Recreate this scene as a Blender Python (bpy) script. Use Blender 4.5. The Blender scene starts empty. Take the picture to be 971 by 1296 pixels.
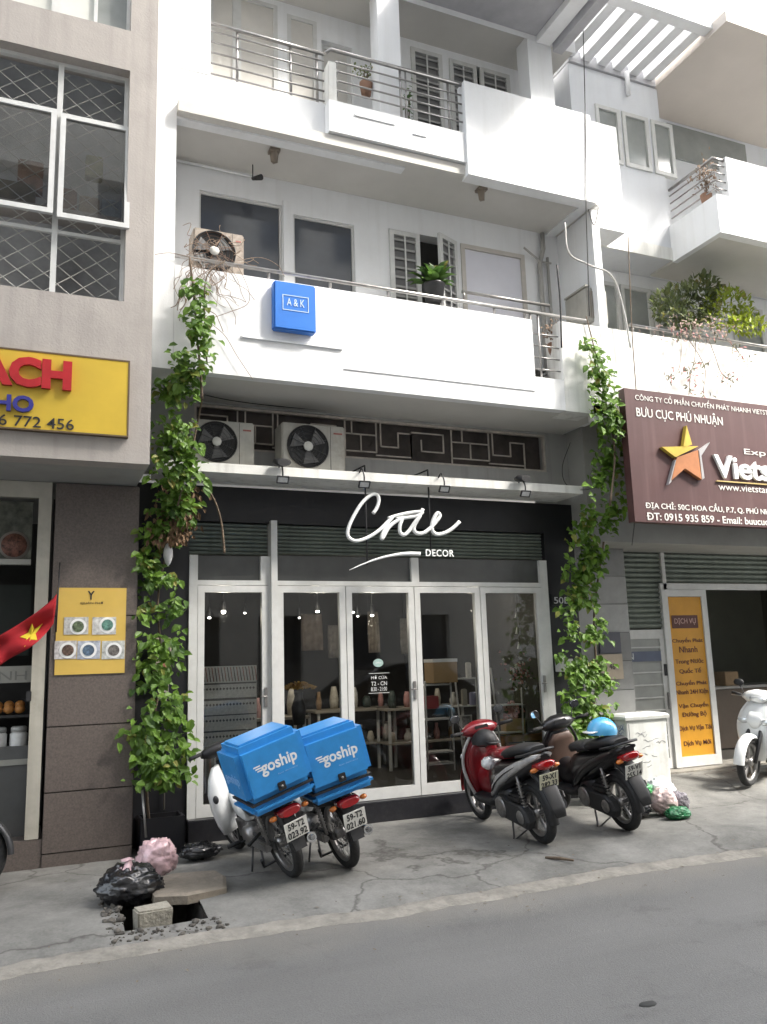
import bpy, bmesh, math, random
from mathutils import Vector, Matrix, Euler, noise
random.seed(7)
SC = bpy.context.scene
COL = SC.collection
PI = math.pi
rad = math.radians

# ------------------------------------------------------------------ camera
IMW, IMH = 971.0, 1296.0
PPX, PPY = IMW / 2, IMH / 2
VH, VV = (2950.0, 757.0), (305.0, -5250.0)      # vanishing points of the facade's horizontals and of the verticals
CAM = Vector((0, -7.7, 1.54))
_a = (VH[0] - PPX, VH[1] - PPY); _b = (VV[0] - PPX, VV[1] - PPY)
FOC = math.sqrt(-(_a[0] * _b[0] + _a[1] * _b[1]))
_X = Vector((_a[0], -_a[1], -FOC)).normalized()
_Z = Vector((_b[0], -_b[1], -FOC)).normalized()
_Y = _Z.cross(_X)
ROT = Matrix((_X, _Y, _Z))
cam = bpy.data.objects.new('camera', bpy.data.cameras.new('camera'))
COL.objects.link(cam)
cam.matrix_world = Matrix.Translation(CAM) @ ROT.to_4x4()
cam.data.sensor_fit = 'VERTICAL'
cam.data.sensor_height = 24.0
cam.data.lens = FOC / IMH * 24.0
cam.data.clip_start = 0.05
cam.data.clip_end = 600
SC.camera = cam

def P(px, py, Y):
    """point on the vertical plane y = Y seen at a pixel of the photograph"""
    d = ROT @ Vector((px - PPX, -(py - PPY), -FOC))
    t = (Y - CAM.y) / d.y
    return CAM + d * t
def G(px, py, z=0.0):
    d = ROT @ Vector((px - PPX, -(py - PPY), -FOC))
    t = (z - CAM.z) / d.z
    return CAM + d * t
def PX(px, py, Y): return P(px, py, Y).x
def PZ(px, py, Y): return P(px, py, Y).z
def RR(x0, y0, x1, y1, Y):
    my = (y0 + y1) / 2; mx = (x0 + x1) / 2
    return PX(x0, my, Y), PX(x1, my, Y), PZ(mx, y1, Y), PZ(mx, y0, Y)

# ------------------------------------------------------------------ light
SUN = Vector((0.50, -0.45, 0.74)).normalized()     # towards the sun
w = bpy.data.worlds.new('World'); SC.world = w; w.use_nodes = True
nt = w.node_tree; nt.nodes.clear()
sky = nt.nodes.new('ShaderNodeTexSky'); sky.sky_type = 'NISHITA'; sky.sun_disc = False
sky.sun_elevation = math.asin(SUN.z); sky.sun_rotation = math.atan2(SUN.x, SUN.y)
sky.air_density = 1.3; sky.dust_density = 4.0; sky.ozone_density = 1.0
bg = nt.nodes.new('ShaderNodeBackground'); bg.inputs[1].default_value = 0.15
out = nt.nodes.new('ShaderNodeOutputWorld')
hs_ = nt.nodes.new('ShaderNodeHueSaturation'); hs_.inputs['Saturation'].default_value = 0.42      # milky haze
nt.links.new(sky.outputs[0], hs_.inputs['Color']); nt.links.new(hs_.outputs[0], bg.inputs[0]); nt.links.new(bg.outputs[0], out.inputs[0])
sl = bpy.data.lights.new('sun', 'SUN'); sl.energy = 1.4; sl.angle = rad(10.0); sl.color = (1.0, 0.95, 0.87)
so = bpy.data.objects.new('sun', sl); COL.objects.link(so)
so.rotation_euler = (-SUN).to_track_quat('-Z', 'Y').to_euler(); so.location = (10, -10, 30)
SC.view_settings.view_transform = 'Standard'; SC.view_settings.look = 'None'
SC.view_settings.gamma = 1.0; SC.view_settings.exposure = 2.66
SC.render.engine = 'CYCLES'
SC.cycles.max_bounces = 7; SC.cycles.diffuse_bounces = 4; SC.cycles.glossy_bounces = 3
SC.cycles.transparent_max_bounces = 12; SC.cycles.transmission_bounces = 4
SC.cycles.use_denoising = True

# ------------------------------------------------------------------ materials
def _n(nt, t, **k):
    n = nt.nodes.new(t)
    for a, b in k.items(): setattr(n, a, b)
    return n
MATS = {}
def mat(name, col, rough=0.6, metal=0.0, var=0.12, scale=6.0, dirt=0.0, dirtcol=(0.12, 0.10, 0.08), streak=0.0,
        bump=0.0, bscale=60.0, spec=0.5, coat=0.0, world=False, detail=5.0):
    if name in MATS: return MATS[name]
    m = bpy.data.materials.new(name); m.use_nodes = True; nt = m.node_tree; L = nt.links
    bs = nt.nodes['Principled BSDF']
    tc = _n(nt, 'ShaderNodeTexCoord'); src = tc.outputs['Object']
    if world:
        g = _n(nt, 'ShaderNodeNewGeometry'); src = g.outputs['Position']
    nz = _n(nt, 'ShaderNodeTexNoise'); nz.inputs['Scale'].default_value = scale; nz.inputs['Detail'].default_value = detail
    nz.inputs['Roughness'].default_value = 0.62
    L.new(src, nz.inputs['Vector'])
    rp = _n(nt, 'ShaderNodeMapRange'); rp.inputs['From Min'].default_value = 0.3; rp.inputs['From Max'].default_value = 0.7
    rp.inputs['To Min'].default_value = 1 - var; rp.inputs['To Max'].default_value = 1 + var * 0.6
    L.new(nz.outputs['Fac'], rp.inputs['Value'])
    mx = _n(nt, 'ShaderNodeVectorMath', operation='SCALE'); mx.inputs[0].default_value = col[:3]
    L.new(rp.outputs[0], mx.inputs['Scale'])
    c = mx.outputs[0]
    def blend(c, fac_socket, colr):
        k = _n(nt, 'ShaderNodeMix', data_type='RGBA'); L.new(fac_socket, k.inputs[0]); L.new(c, k.inputs[6])
        k.inputs[7].default_value = (*colr, 1); return k.outputs[2]
    if dirt:
        d = _n(nt, 'ShaderNodeTexNoise'); d.inputs['Scale'].default_value = scale * 0.45; d.inputs['Detail'].default_value = 8
        d.inputs['Roughness'].default_value = 0.75; L.new(src, d.inputs['Vector'])
        r = _n(nt, 'ShaderNodeMapRange'); r.inputs['From Min'].default_value = 0.52; r.inputs['From Max'].default_value = 0.74
        r.inputs['To Max'].default_value = dirt; L.new(d.outputs['Fac'], r.inputs['Value']); c = blend(c, r.outputs[0], dirtcol)
    if streak:
        mp = _n(nt, 'ShaderNodeMapping'); mp.inputs['Scale'].default_value = (9, 9, 0.5); L.new(src, mp.inputs['Vector'])
        d = _n(nt, 'ShaderNodeTexNoise'); d.inputs['Scale'].default_value = 1.3; d.inputs['Detail'].default_value = 6
        L.new(mp.outputs[0], d.inputs['Vector'])
        r = _n(nt, 'ShaderNodeMapRange'); r.inputs['From Min'].default_value = 0.5; r.inputs['From Max'].default_value = 0.75
        r.inputs['To Max'].default_value = streak; L.new(d.outputs['Fac'], r.inputs['Value']); c = blend(c, r.outputs[0], dirtcol)
    L.new(c, bs.inputs['Base Color'])
    bs.inputs['Roughness'].default_value = rough; bs.inputs['Metallic'].default_value = metal
    bs.inputs['Specular IOR Level'].default_value = spec; bs.inputs['Coat Weight'].default_value = coat
    if bump:
        b = _n(nt, 'ShaderNodeTexNoise'); b.inputs['Scale'].default_value = bscale; b.inputs['Detail'].default_value = 6
        L.new(src, b.inputs['Vector'])
        bb = _n(nt, 'ShaderNodeBump'); bb.inputs['Strength'].default_value = bump; bb.inputs['Distance'].default_value = 0.02
        L.new(b.outputs['Fac'], bb.inputs['Height']); L.new(bb.outputs[0], bs.inputs['Normal'])
    MATS[name] = m
    return m

def leafmat(name, col, var=0.5, trans=0.35):
    if name in MATS: return MATS[name]
    m = bpy.data.materials.new(name); m.use_nodes = True; nt = m.node_tree; L = nt.links
    bs = nt.nodes['Principled BSDF']; o = nt.nodes['Material Output']
    g = _n(nt, 'ShaderNodeNewGeometry'); nz = _n(nt, 'ShaderNodeTexNoise'); nz.inputs['Scale'].default_value = 5
    nz.inputs['Detail'].default_value = 3
    L.new(g.outputs['Position'], nz.inputs['Vector'])
    ad = _n(nt, 'ShaderNodeMath', operation='ADD'); L.new(nz.outputs['Fac'], ad.inputs[0])
    ml = _n(nt, 'ShaderNodeMath', operation='MULTIPLY'); L.new(g.outputs['Random Per Island'], ml.inputs[0]); ml.inputs[1].default_value = 0.6
    oi = _n(nt, 'ShaderNodeObjectInfo'); m2 = _n(nt, 'ShaderNodeMath', operation='MULTIPLY'); L.new(oi.outputs['Random'], m2.inputs[0]); m2.inputs[1].default_value = 0.4
    L.new(ml.outputs[0], ad.inputs[1]); a2 = _n(nt, 'ShaderNodeMath', operation='ADD'); L.new(ad.outputs[0], a2.inputs[0]); L.new(m2.outputs[0], a2.inputs[1])
    rp = _n(nt, 'ShaderNodeMapRange'); rp.inputs['From Min'].default_value = 0.4; rp.inputs['From Max'].default_value = 1.4
    L.new(a2.outputs[0], rp.inputs['Value'])
    k = _n(nt, 'ShaderNodeMix', data_type='RGBA'); L.new(rp.outputs[0], k.inputs[0])
    k.inputs[6].default_value = (col[0] * (1 - var), col[1] * (1 - var), col[2] * (1 - var), 1)
    k.inputs[7].default_value = (col[0] * (1.6 + var), col[1] * (1.25 + var * .6), col[2] * 1.1, 1)
    wn = _n(nt, 'ShaderNodeMath', operation='ADD'); L.new(g.outputs['Random Per Island'], wn.inputs[0]); L.new(oi.outputs['Random'], wn.inputs[1])
    fr2 = _n(nt, 'ShaderNodeMath', operation='FRACT'); L.new(wn.outputs[0], fr2.inputs[0])
    yr = _n(nt, 'ShaderNodeMapRange'); yr.inputs['From Min'].default_value = .91; yr.inputs['From Max'].default_value = 1.0; yr.inputs['To Max'].default_value = .75; L.new(fr2.outputs[0], yr.inputs['Value'])
    k2 = _n(nt, 'ShaderNodeMix', data_type='RGBA'); L.new(yr.outputs[0], k2.inputs[0]); L.new(k.outputs[2], k2.inputs[6]); k2.inputs[7].default_value = (.30, .24, .06, 1)
    k = k2
    L.new(k.outputs[2], bs.inputs['Base Color']); bs.inputs['Roughness'].default_value = 0.5
    tr = _n(nt, 'ShaderNodeBsdfTranslucent'); L.new(k.outputs[2], tr.inputs[0])
    ms = _n(nt, 'ShaderNodeMixShader'); ms.inputs[0].default_value = trans
    L.new(bs.outputs[0], ms.inputs[1]); L.new(tr.outputs[0], ms.inputs[2]); L.new(ms.outputs[0], o.inputs[0])
    MATS[name] = m; return m

def glassmat(name, tint=(0.8, 0.82, 0.8), refl=0.06):
    if name in MATS: return MATS[name]
    m = bpy.data.materials.new(name); m.use_nodes = True; nt = m.node_tree; L = nt.links
    nt.nodes.remove(nt.nodes['Principled BSDF']); o = nt.nodes['Material Output']
    t = _n(nt, 'ShaderNodeBsdfTransparent'); t.inputs[0].default_value = (*tint, 1)
    gl = _n(nt, 'ShaderNodeBsdfGlossy'); gl.inputs['Roughness'].default_value = 0.02
    nz = _n(nt, 'ShaderNodeTexNoise'); nz.inputs['Scale'].default_value = 1.2; bp = _n(nt, 'ShaderNodeBump'); bp.inputs['Strength'].default_value = 0.05
    L.new(nz.outputs['Fac'], bp.inputs['Height']); L.new(bp.outputs[0], gl.inputs['Normal'])
    fr = _n(nt, 'ShaderNodeFresnel'); fr.inputs[0].default_value = 1.5
    ad = _n(nt, 'ShaderNodeMath', operation='ADD'); ad.inputs[1].default_value = refl; L.new(fr.outputs[0], ad.inputs[0])
    ms = _n(nt, 'ShaderNodeMixShader'); L.new(ad.outputs[0], ms.inputs[0]); L.new(t.outputs[0], ms.inputs[1]); L.new(gl.outputs[0], ms.inputs[2])
    L.new(ms.outputs[0], o.inputs[0]); MATS[name] = m; return m

def emat(name, col, s):
    if name in MATS: return MATS[name]
    m = bpy.data.materials.new(name); m.use_nodes = True; bs = m.node_tree.nodes['Principled BSDF']
    bs.inputs['Base Color'].default_value = (*col, 1); bs.inputs['Emission Color'].default_value = (*col, 1)
    bs.inputs['Emission Strength'].default_value = s; MATS[name] = m; return m

def asphalt():
    m = bpy.data.materials.new('asphalt'); m.use_nodes = True; nt = m.node_tree; L = nt.links; bs = nt.nodes['Principled BSDF']
    g = _n(nt, 'ShaderNodeNewGeometry')
    a = _n(nt, 'ShaderNodeTexNoise'); a.inputs['Scale'].default_value = 0.6; a.inputs['Detail'].default_value = 7; L.new(g.outputs['Position'], a.inputs['Vector'])
    b = _n(nt, 'ShaderNodeTexNoise'); b.inputs['Scale'].default_value = 95; b.inputs['Detail'].default_value = 2; L.new(g.outputs['Position'], b.inputs['Vector'])
    v = _n(nt, 'ShaderNodeTexVoronoi'); v.inputs['Scale'].default_value = 130; L.new(g.outputs['Position'], v.inputs['Vector'])
    mp = _n(nt, 'ShaderNodeMapping'); mp.inputs['Scale'].default_value = (0.25, 2.2, 1); L.new(g.outputs['Position'], mp.inputs['Vector'])
    s = _n(nt, 'ShaderNodeTexNoise'); s.inputs['Scale'].default_value = 1.0; s.inputs['Detail'].default_value = 5; L.new(mp.outputs[0], s.inputs['Vector'])
    def m_(op, x, y):
        n = _n(nt, 'ShaderNodeMath', operation=op)
        for i, q in enumerate((x, y)):
            if isinstance(q, (int, float)): n.inputs[i].default_value = q
            else: L.new(q, n.inputs[i])
        return n.outputs[0]
    t = m_('ADD', m_('MULTIPLY', a.outputs['Fac'], 0.5), m_('MULTIPLY', b.outputs['Fac'], 0.55))
    t = m_('ADD', t, m_('MULTIPLY', s.outputs['Fac'], 0.5))
    rp = _n(nt, 'ShaderNodeValToRGB'); L.new(m_('MULTIPLY', t, 0.65), rp.inputs[0])
    rp.color_ramp.elements[0].position = 0.36; rp.color_ramp.elements[0].color = (0.098, 0.097, 0.092, 1)
    rp.color_ramp.elements[1].position = 0.66; rp.color_ramp.elements[1].color = (0.17, 0.168, 0.16, 1)
    pn = _n(nt, 'ShaderNodeTexNoise'); pn.inputs['Scale'].default_value = .9; pn.inputs['Detail'].default_value = 9; pn.inputs['Roughness'].default_value = .8; L.new(g.outputs['Position'], pn.inputs['Vector'])
    pr = _n(nt, 'ShaderNodeMapRange'); pr.inputs['From Min'].default_value = .56; pr.inputs['From Max'].default_value = .63; pr.inputs['To Max'].default_value = .45; L.new(pn.outputs['Fac'], pr.inputs['Value'])
    pk = _n(nt, 'ShaderNodeMix', data_type='RGBA'); L.new(pr.outputs[0], pk.inputs[0]); L.new(rp.outputs[0], pk.inputs[6]); pk.inputs[7].default_value = (.075, .073, .068, 1)
    sx = _n(nt, 'ShaderNodeSeparateXYZ'); L.new(g.outputs['Position'], sx.inputs[0])
    dn = _n(nt, 'ShaderNodeTexNoise'); dn.inputs['Scale'].default_value = 2.2; dn.inputs['Detail'].default_value = 8; L.new(g.outputs['Position'], dn.inputs['Vector'])
    yy = m_('ADD', sx.outputs[1], m_('MULTIPLY', dn.outputs['Fac'], .7))
    dr = _n(nt, 'ShaderNodeMapRange'); dr.inputs['From Min'].default_value = -2.62; dr.inputs['From Max'].default_value = -1.95; dr.inputs['To Max'].default_value = .75; L.new(yy, dr.inputs['Value'])
    dk = _n(nt, 'ShaderNodeMix', data_type='RGBA'); L.new(dr.outputs[0], dk.inputs[0]); L.new(pk.outputs[2], dk.inputs[6]); dk.inputs[7].default_value = (.20, .185, .155, 1)
    dv = _n(nt, 'ShaderNodeTexNoise'); dv.inputs['Scale'].default_value = 1.5; dv.inputs['Detail'].default_value = 5; L.new(g.outputs['Position'], dv.inputs['Vector'])
    mv = _n(nt, 'ShaderNodeMix', data_type='VECTOR'); mv.inputs[0].default_value = .35; L.new(g.outputs['Position'], mv.inputs[4]); L.new(dv.outputs['Color'], mv.inputs[5])
    cv = _n(nt, 'ShaderNodeTexVoronoi'); cv.feature = 'DISTANCE_TO_EDGE'; cv.inputs['Scale'].default_value = .55; L.new(mv.outputs[1], cv.inputs['Vector'])
    cr = _n(nt, 'ShaderNodeMapRange'); cr.inputs['From Max'].default_value = .006; cr.inputs['To Min'].default_value = .10; cr.inputs['To Max'].default_value = 0; L.new(cv.outputs['Distance'], cr.inputs['Value'])
    ck = _n(nt, 'ShaderNodeMix', data_type='RGBA'); L.new(cr.outputs[0], ck.inputs[0]); L.new(dk.outputs[2], ck.inputs[6]); ck.inputs[7].default_value = (.05, .05, .048, 1)
    L.new(ck.outputs[2], bs.inputs['Base Color']); bs.inputs['Roughness'].default_value = 0.85
    bp = _n(nt, 'ShaderNodeBump'); bp.inputs['Strength'].default_value = 0.5; bp.inputs['Distance'].default_value = 0.006
    L.new(v.outputs['Distance'], bp.inputs['Height']); L.new(bp.outputs[0], bs.inputs['Normal'])
    return m

def concrete():
    m = bpy.data.materials.new('pavement_concrete'); m.use_nodes = True; nt = m.node_tree; L = nt.links; bs = nt.nodes['Principled BSDF']
    g = _n(nt, 'ShaderNodeNewGeometry'); pos = g.outputs['Position']
    def nz(s, d, r=0.6, v=pos):
        a = _n(nt, 'ShaderNodeTexNoise'); a.inputs['Scale'].default_value = s; a.inputs['Detail'].default_value = d
        a.inputs['Roughness'].default_value = r; L.new(v, a.inputs['Vector']); return a
    a = nz(1.1, 8, 0.7); b = nz(55, 3); c = nz(2.6, 9, 0.8)
    def m_(op, x, y):
        n = _n(nt, 'ShaderNodeMath', operation=op)
        for i, q in enumerate((x, y)):
            if isinstance(q, (int, float)): n.inputs[i].default_value = q
            else: L.new(q, n.inputs[i])
        return n.outputs[0]
    t = m_('ADD', m_('MULTIPLY', a.outputs['Fac'], 0.6), m_('MULTIPLY', c.outputs['Fac'], 0.35))
    t = m_('ADD', t, m_('MULTIPLY', b.outputs['Fac'], 0.12))
    rp = _n(nt, 'ShaderNodeValToRGB'); L.new(t, rp.inputs[0]); e = rp.color_ramp.elements
    e[0].position = 0.38; e[0].color = (0.075, 0.074, 0.068, 1); e[1].position = 0.68; e[1].color = (0.245, 0.24, 0.222, 1)
    x = e.new(0.5); x.color = (0.140, 0.138, 0.127, 1)
    # cracks
    dv = nz(1.7, 5); mxv = _n(nt, 'ShaderNodeMix', data_type='VECTOR'); mxv.inputs[0].default_value = 0.32
    L.new(pos, mxv.inputs[4]); L.new(dv.outputs['Color'], mxv.inputs[5])
    v = _n(nt, 'ShaderNodeTexVoronoi'); v.feature = 'DISTANCE_TO_EDGE'; v.inputs['Scale'].default_value = 0.95; L.new(mxv.outputs[1], v.inputs['Vector'])
    r = _n(nt, 'ShaderNodeMapRange'); r.inputs['From Max'].default_value = 0.012; r.inputs['To Min'].default_value = 0.75; r.inputs['To Max'].default_value = 0
    L.new(v.outputs['Distance'], r.inputs['Value'])
    k = _n(nt, 'ShaderNodeMix', data_type='RGBA'); L.new(r.outputs[0], k.inputs[0]); L.new(rp.outputs[0], k.inputs[6]); k.inputs[7].default_value = (0.05, 0.045, 0.04, 1)
    sn = nz(0.75, 6, 0.75); sr = _n(nt, 'ShaderNodeMapRange'); sr.inputs['From Min'].default_value = .54; sr.inputs['From Max'].default_value = .68; sr.inputs['To Max'].default_value = .55
    L.new(sn.outputs['Fac'], sr.inputs['Value']); k3 = _n(nt, 'ShaderNodeMix', data_type='RGBA'); L.new(sr.outputs[0], k3.inputs[0]); L.new(k.outputs[2], k3.inputs[6]); k3.inputs[7].default_value = (.085, .082, .07, 1); k = k3
    L.new(k.outputs[2], bs.inputs['Base Color']); bs.inputs['Roughness'].default_value = 0.9
    bp = _n(nt, 'ShaderNodeBump'); bp.inputs['Strength'].default_value = 0.6; bp.inputs['Distance'].default_value = 0.02
    L.new(t, bp.inputs['Height']); L.new(bp.outputs[0], bs.inputs['Normal'])
    return m

M_ASPHALT = asphalt(); M_CONC = concrete()
M_WHITE = mat('white_painted_wall', (0.78, 0.79, 0.80), 0.75, var=0.05, scale=1.6, dirt=0.16, streak=0.14, dirtcol=(0.40, 0.38, 0.33), world=True, bump=0.05)
M_WHITE2 = mat('worn_white_wall', (0.76, 0.76, 0.73), 0.8, var=0.08, scale=2.2, dirt=0.45, streak=0.42, dirtcol=(0.32, 0.30, 0.27), world=True, bump=0.08)
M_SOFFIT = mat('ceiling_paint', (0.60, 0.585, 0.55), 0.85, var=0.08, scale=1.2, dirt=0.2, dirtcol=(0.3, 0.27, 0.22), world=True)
M_TAUPE = mat('taupe_render', (0.42, 0.385, 0.355), 0.85, var=0.10, scale=1.8, dirt=0.35, streak=0.3, dirtcol=(0.22, 0.20, 0.185), world=True, bump=0.12)
M_GREYWALL = mat('grey_wall', (0.36, 0.36, 0.35), 0.85, var=0.1, scale=2, dirt=0.35, streak=0.3, dirtcol=(0.14, 0.13, 0.12), world=True)
M_GRANITE = mat('brown_granite', (0.135, 0.112, 0.10), 0.38, var=0.3, scale=70, world=True, dirt=0.15, dirtcol=(0.08, 0.065, 0.055))
M_BLACK = mat('black_cladding', (0.0075, 0.0075, 0.010), 0.45, var=0.2, scale=5, dirt=0.2, dirtcol=(0.03, 0.03, 0.03), world=True)
M_FRAME = mat('white_window_frame', (0.60, 0.605, 0.59), 0.4, var=0.07, scale=9, dirt=0.22, streak=0.15, dirtcol=(0.36, 0.34, 0.30), world=True)
M_GLASS = glassmat('shop_glass', (0.93, 0.94, 0.93), 0.0)
M_DGLASS = mat('dark_window_glass', (0.055, 0.062, 0.075), 0.08, var=0.35, scale=1.1, spec=0.9, world=True)
M_GGLASS = mat('pale_window_glass', (0.30, 0.32, 0.31), 0.12, var=0.25, scale=1.5, spec=0.8, world=True)
M_SHUT = mat('green_grey_shutter', (0.20, 0.23, 0.20), 0.5, metal=0.3, var=0.15, scale=5, dirt=0.4, streak=0.3, dirtcol=(0.05, 0.05, 0.045), world=True)
M_STEEL = mat('stainless_rail', (0.36, 0.35, 0.34), 0.35, metal=0.75, var=0.2, scale=12, dirt=0.4, dirtcol=(0.18, 0.12, 0.08), world=True)
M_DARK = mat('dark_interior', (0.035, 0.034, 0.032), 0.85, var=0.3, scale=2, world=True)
M_DARKGREY = mat('dark_grey_metal', (0.05, 0.05, 0.052), 0.45, metal=0.5, var=0.2, scale=20)
M_PLASTICBLK = mat('black_plastic', (0.014, 0.014, 0.015), 0.5, var=0.2, scale=20, dirt=0.25, dirtcol=(0.06, 0.055, 0.05))
M_RUBBER = mat('tyre_rubber', (0.018, 0.018, 0.018), 0.8, var=0.3, scale=30, dirt=0.5, dirtcol=(0.07, 0.065, 0.06), bump=0.3, bscale=70)
M_ALLOY = mat('dull_alloy', (0.32, 0.31, 0.30), 0.38, metal=0.8, var=0.25, scale=18, dirt=0.55, dirtcol=(0.09, 0.08, 0.07))
M_CHROME = mat('chrome', (0.7, 0.7, 0.7), 0.12, metal=1.0, var=0.1, scale=10)
M_MIRROR = mat('mirror_glass', (0.85, 0.87, 0.9), 0.03, metal=1.0, var=0.02, scale=4)
M_RED = mat('dark_red_paint', (0.19, 0.007, 0.012), 0.28, var=0.15, scale=10, coat=0.6, dirt=0.2, dirtcol=(0.2, 0.03, 0.03))
M_WPAINT = mat('white_bike_paint', (0.70, 0.71, 0.70), 0.3, var=0.06, scale=14, coat=0.4, dirt=0.25, dirtcol=(0.3, 0.28, 0.25))
M_SILVER = mat('silver_paint', (0.52, 0.51, 0.50), 0.35, metal=0.3, var=0.2, scale=22, dirt=0.4, dirtcol=(0.12, 0.1, 0.1))
M_BPAINT = mat('black_bike_paint', (0.012, 0.011, 0.012), 0.3, var=0.2, scale=14, coat=0.4, dirt=0.15, dirtcol=(0.05, 0.045, 0.04))
M_BROWN = mat('brown_bike_plastic', (0.11, 0.065, 0.048), 0.5, var=0.15, scale=10, dirt=0.2, dirtcol=(0.05, 0.03, 0.02))
M_SEAT = mat('black_vinyl', (0.016, 0.016, 0.017), 0.55, var=0.2, scale=30, bump=0.1, bscale=120)
M_TAIL = mat('red_lens', (0.32, 0.008, 0.01), 0.15, var=0.1, scale=20, coat=0.8)
M_AMBER = mat('amber_lens', (0.6, 0.17, 0.02), 0.15, var=0.1, coat=0.8)
M_CLEAR = mat('clear_lens', (0.65, 0.67, 0.68), 0.1, metal=0.4, var=0.2, scale=40, coat=1.0)
M_BOX = mat('bright_blue_box', (0.030, 0.25, 0.60), 0.42, var=0.12, scale=9, dirt=0.12, dirtcol=(0.05, 0.17, 0.40), bump=0.06, bscale=14)
M_PLATE = mat('plate_white', (0.72, 0.71, 0.66), 0.45, var=0.1, scale=25, dirt=0.3, dirtcol=(0.4, 0.37, 0.32))
M_PLATE2 = mat('plate_cream', (0.66, 0.64, 0.48), 0.45, var=0.1, scale=25, dirt=0.3, dirtcol=(0.4, 0.37, 0.3))
M_INK = mat('black_ink', (0.02, 0.02, 0.022), 0.5, var=0.1)
M_PRINTW = mat('white_print', (0.78, 0.79, 0.78), 0.5, var=0.1, scale=20)
M_LOGOW = mat('white_sign_letter', (0.85, 0.86, 0.85), 0.4, var=0.05)
M_YELLOW = mat('yellow_sign', (0.60, 0.41, 0.035), 0.5, var=0.08, scale=3, dirt=0.15, dirtcol=(0.5, 0.32, 0.03))
M_REDL = mat('red_letter', (0.42, 0.012, 0.018), 0.4, var=0.15, scale=8)
M_BLUEL = mat('navy_letter', (0.03, 0.03, 0.22), 0.4, var=0.1)
M_BLUES = mat('blue_sign', (0.02, 0.16, 0.56), 0.4, var=0.08, scale=5)
M_MAROON = mat('maroon_sign', (0.080, 0.034, 0.033), 0.45, var=0.15, scale=2.5, dirt=0.35, streak=0.45, dirtcol=(0.14, 0.08, 0.075))
M_ORANGE = mat('ochre_banner', (0.60, 0.29, 0.022), 0.5, var=0.12, scale=4, dirt=0.1, dirtcol=(0.4, 0.2, 0.03))
M_AC = mat('aged_white_metal', (0.42, 0.41, 0.37), 0.5, var=0.15, scale=9, dirt=0.7, streak=0.5, dirtcol=(0.26, 0.22, 0.17), world=True)
M_STEM = mat('woody_stem', (0.13, 0.095, 0.065), 0.85, var=0.35, scale=30)
M_DRY = mat('dry_brown_leaf', (0.20, 0.125, 0.07), 0.8, var=0.5, scale=14, world=True)
M_LEAF = leafmat('vine_leaf', (0.085, 0.205, 0.034), 0.5)
M_LEAFD = leafmat('dark_leaf', (0.045, 0.12, 0.03), 0.45)
M_LEAFY = leafmat('lime_leaf', (0.21, 0.33, 0.04), 0.3)
M_PINK = mat('pink_flower', (0.55, 0.25, 0.24), 0.7, var=0.3, scale=20)
M_CARD = mat('cardboard', (0.36, 0.24, 0.12), 0.8, var=0.1, scale=6)
M_WOOD = mat('crate_wood', (0.26, 0.13, 0.055), 0.7, var=0.35, scale=9, world=True)
M_CLOTH = mat('woven_cotton', (0.72, 0.70, 0.66), 0.9, var=0.2, scale=40, bump=0.3, bscale=90)
M_CLOTHD = mat('woven_grey_yarn', (0.16, 0.15, 0.14), 0.9, var=0.3, scale=40)
M_CLOTHR = mat('woven_rose_yarn', (0.42, 0.22, 0.18), 0.9, var=0.3, scale=40)
M_OLDCONC = mat('old_concrete', (0.24, 0.225, 0.195), 0.9, var=0.3, scale=9, dirt=0.5, dirtcol=(0.08, 0.075, 0.06), bump=0.5, bscale=30)
M_TILEG = mat('grey_wall_tile', (0.30, 0.30, 0.29), 0.4, var=0.12, scale=4, dirt=0.3, dirtcol=(0.15, 0.14, 0.13), world=True)

# ------------------------------------------------------------------ mesh helpers
def smooth_path(pts, n=6):
    pts = [Vector(p) for p in pts]
    if len(pts) < 3: return pts
    q = [pts[0] * 2 - pts[1]] + pts + [pts[-1] * 2 - pts[-2]]
    o = []
    for i in range(1, len(q) - 2):
        for k in range(n):
            t = k / n
            o.append(0.5 * ((2 * q[i]) + (q[i + 1] - q[i - 1]) * t + (2 * q[i - 1] - 5 * q[i] + 4 * q[i + 1] - q[i + 2]) * t * t
                            + (3 * q[i] - q[i - 1] - 3 * q[i + 1] + q[i + 2]) * t * t * t))
    o.append(pts[-1]); return o

def wm(o):
    m = o.matrix_basis.copy()
    return wm(o.parent) @ m if o.parent else m

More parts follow.
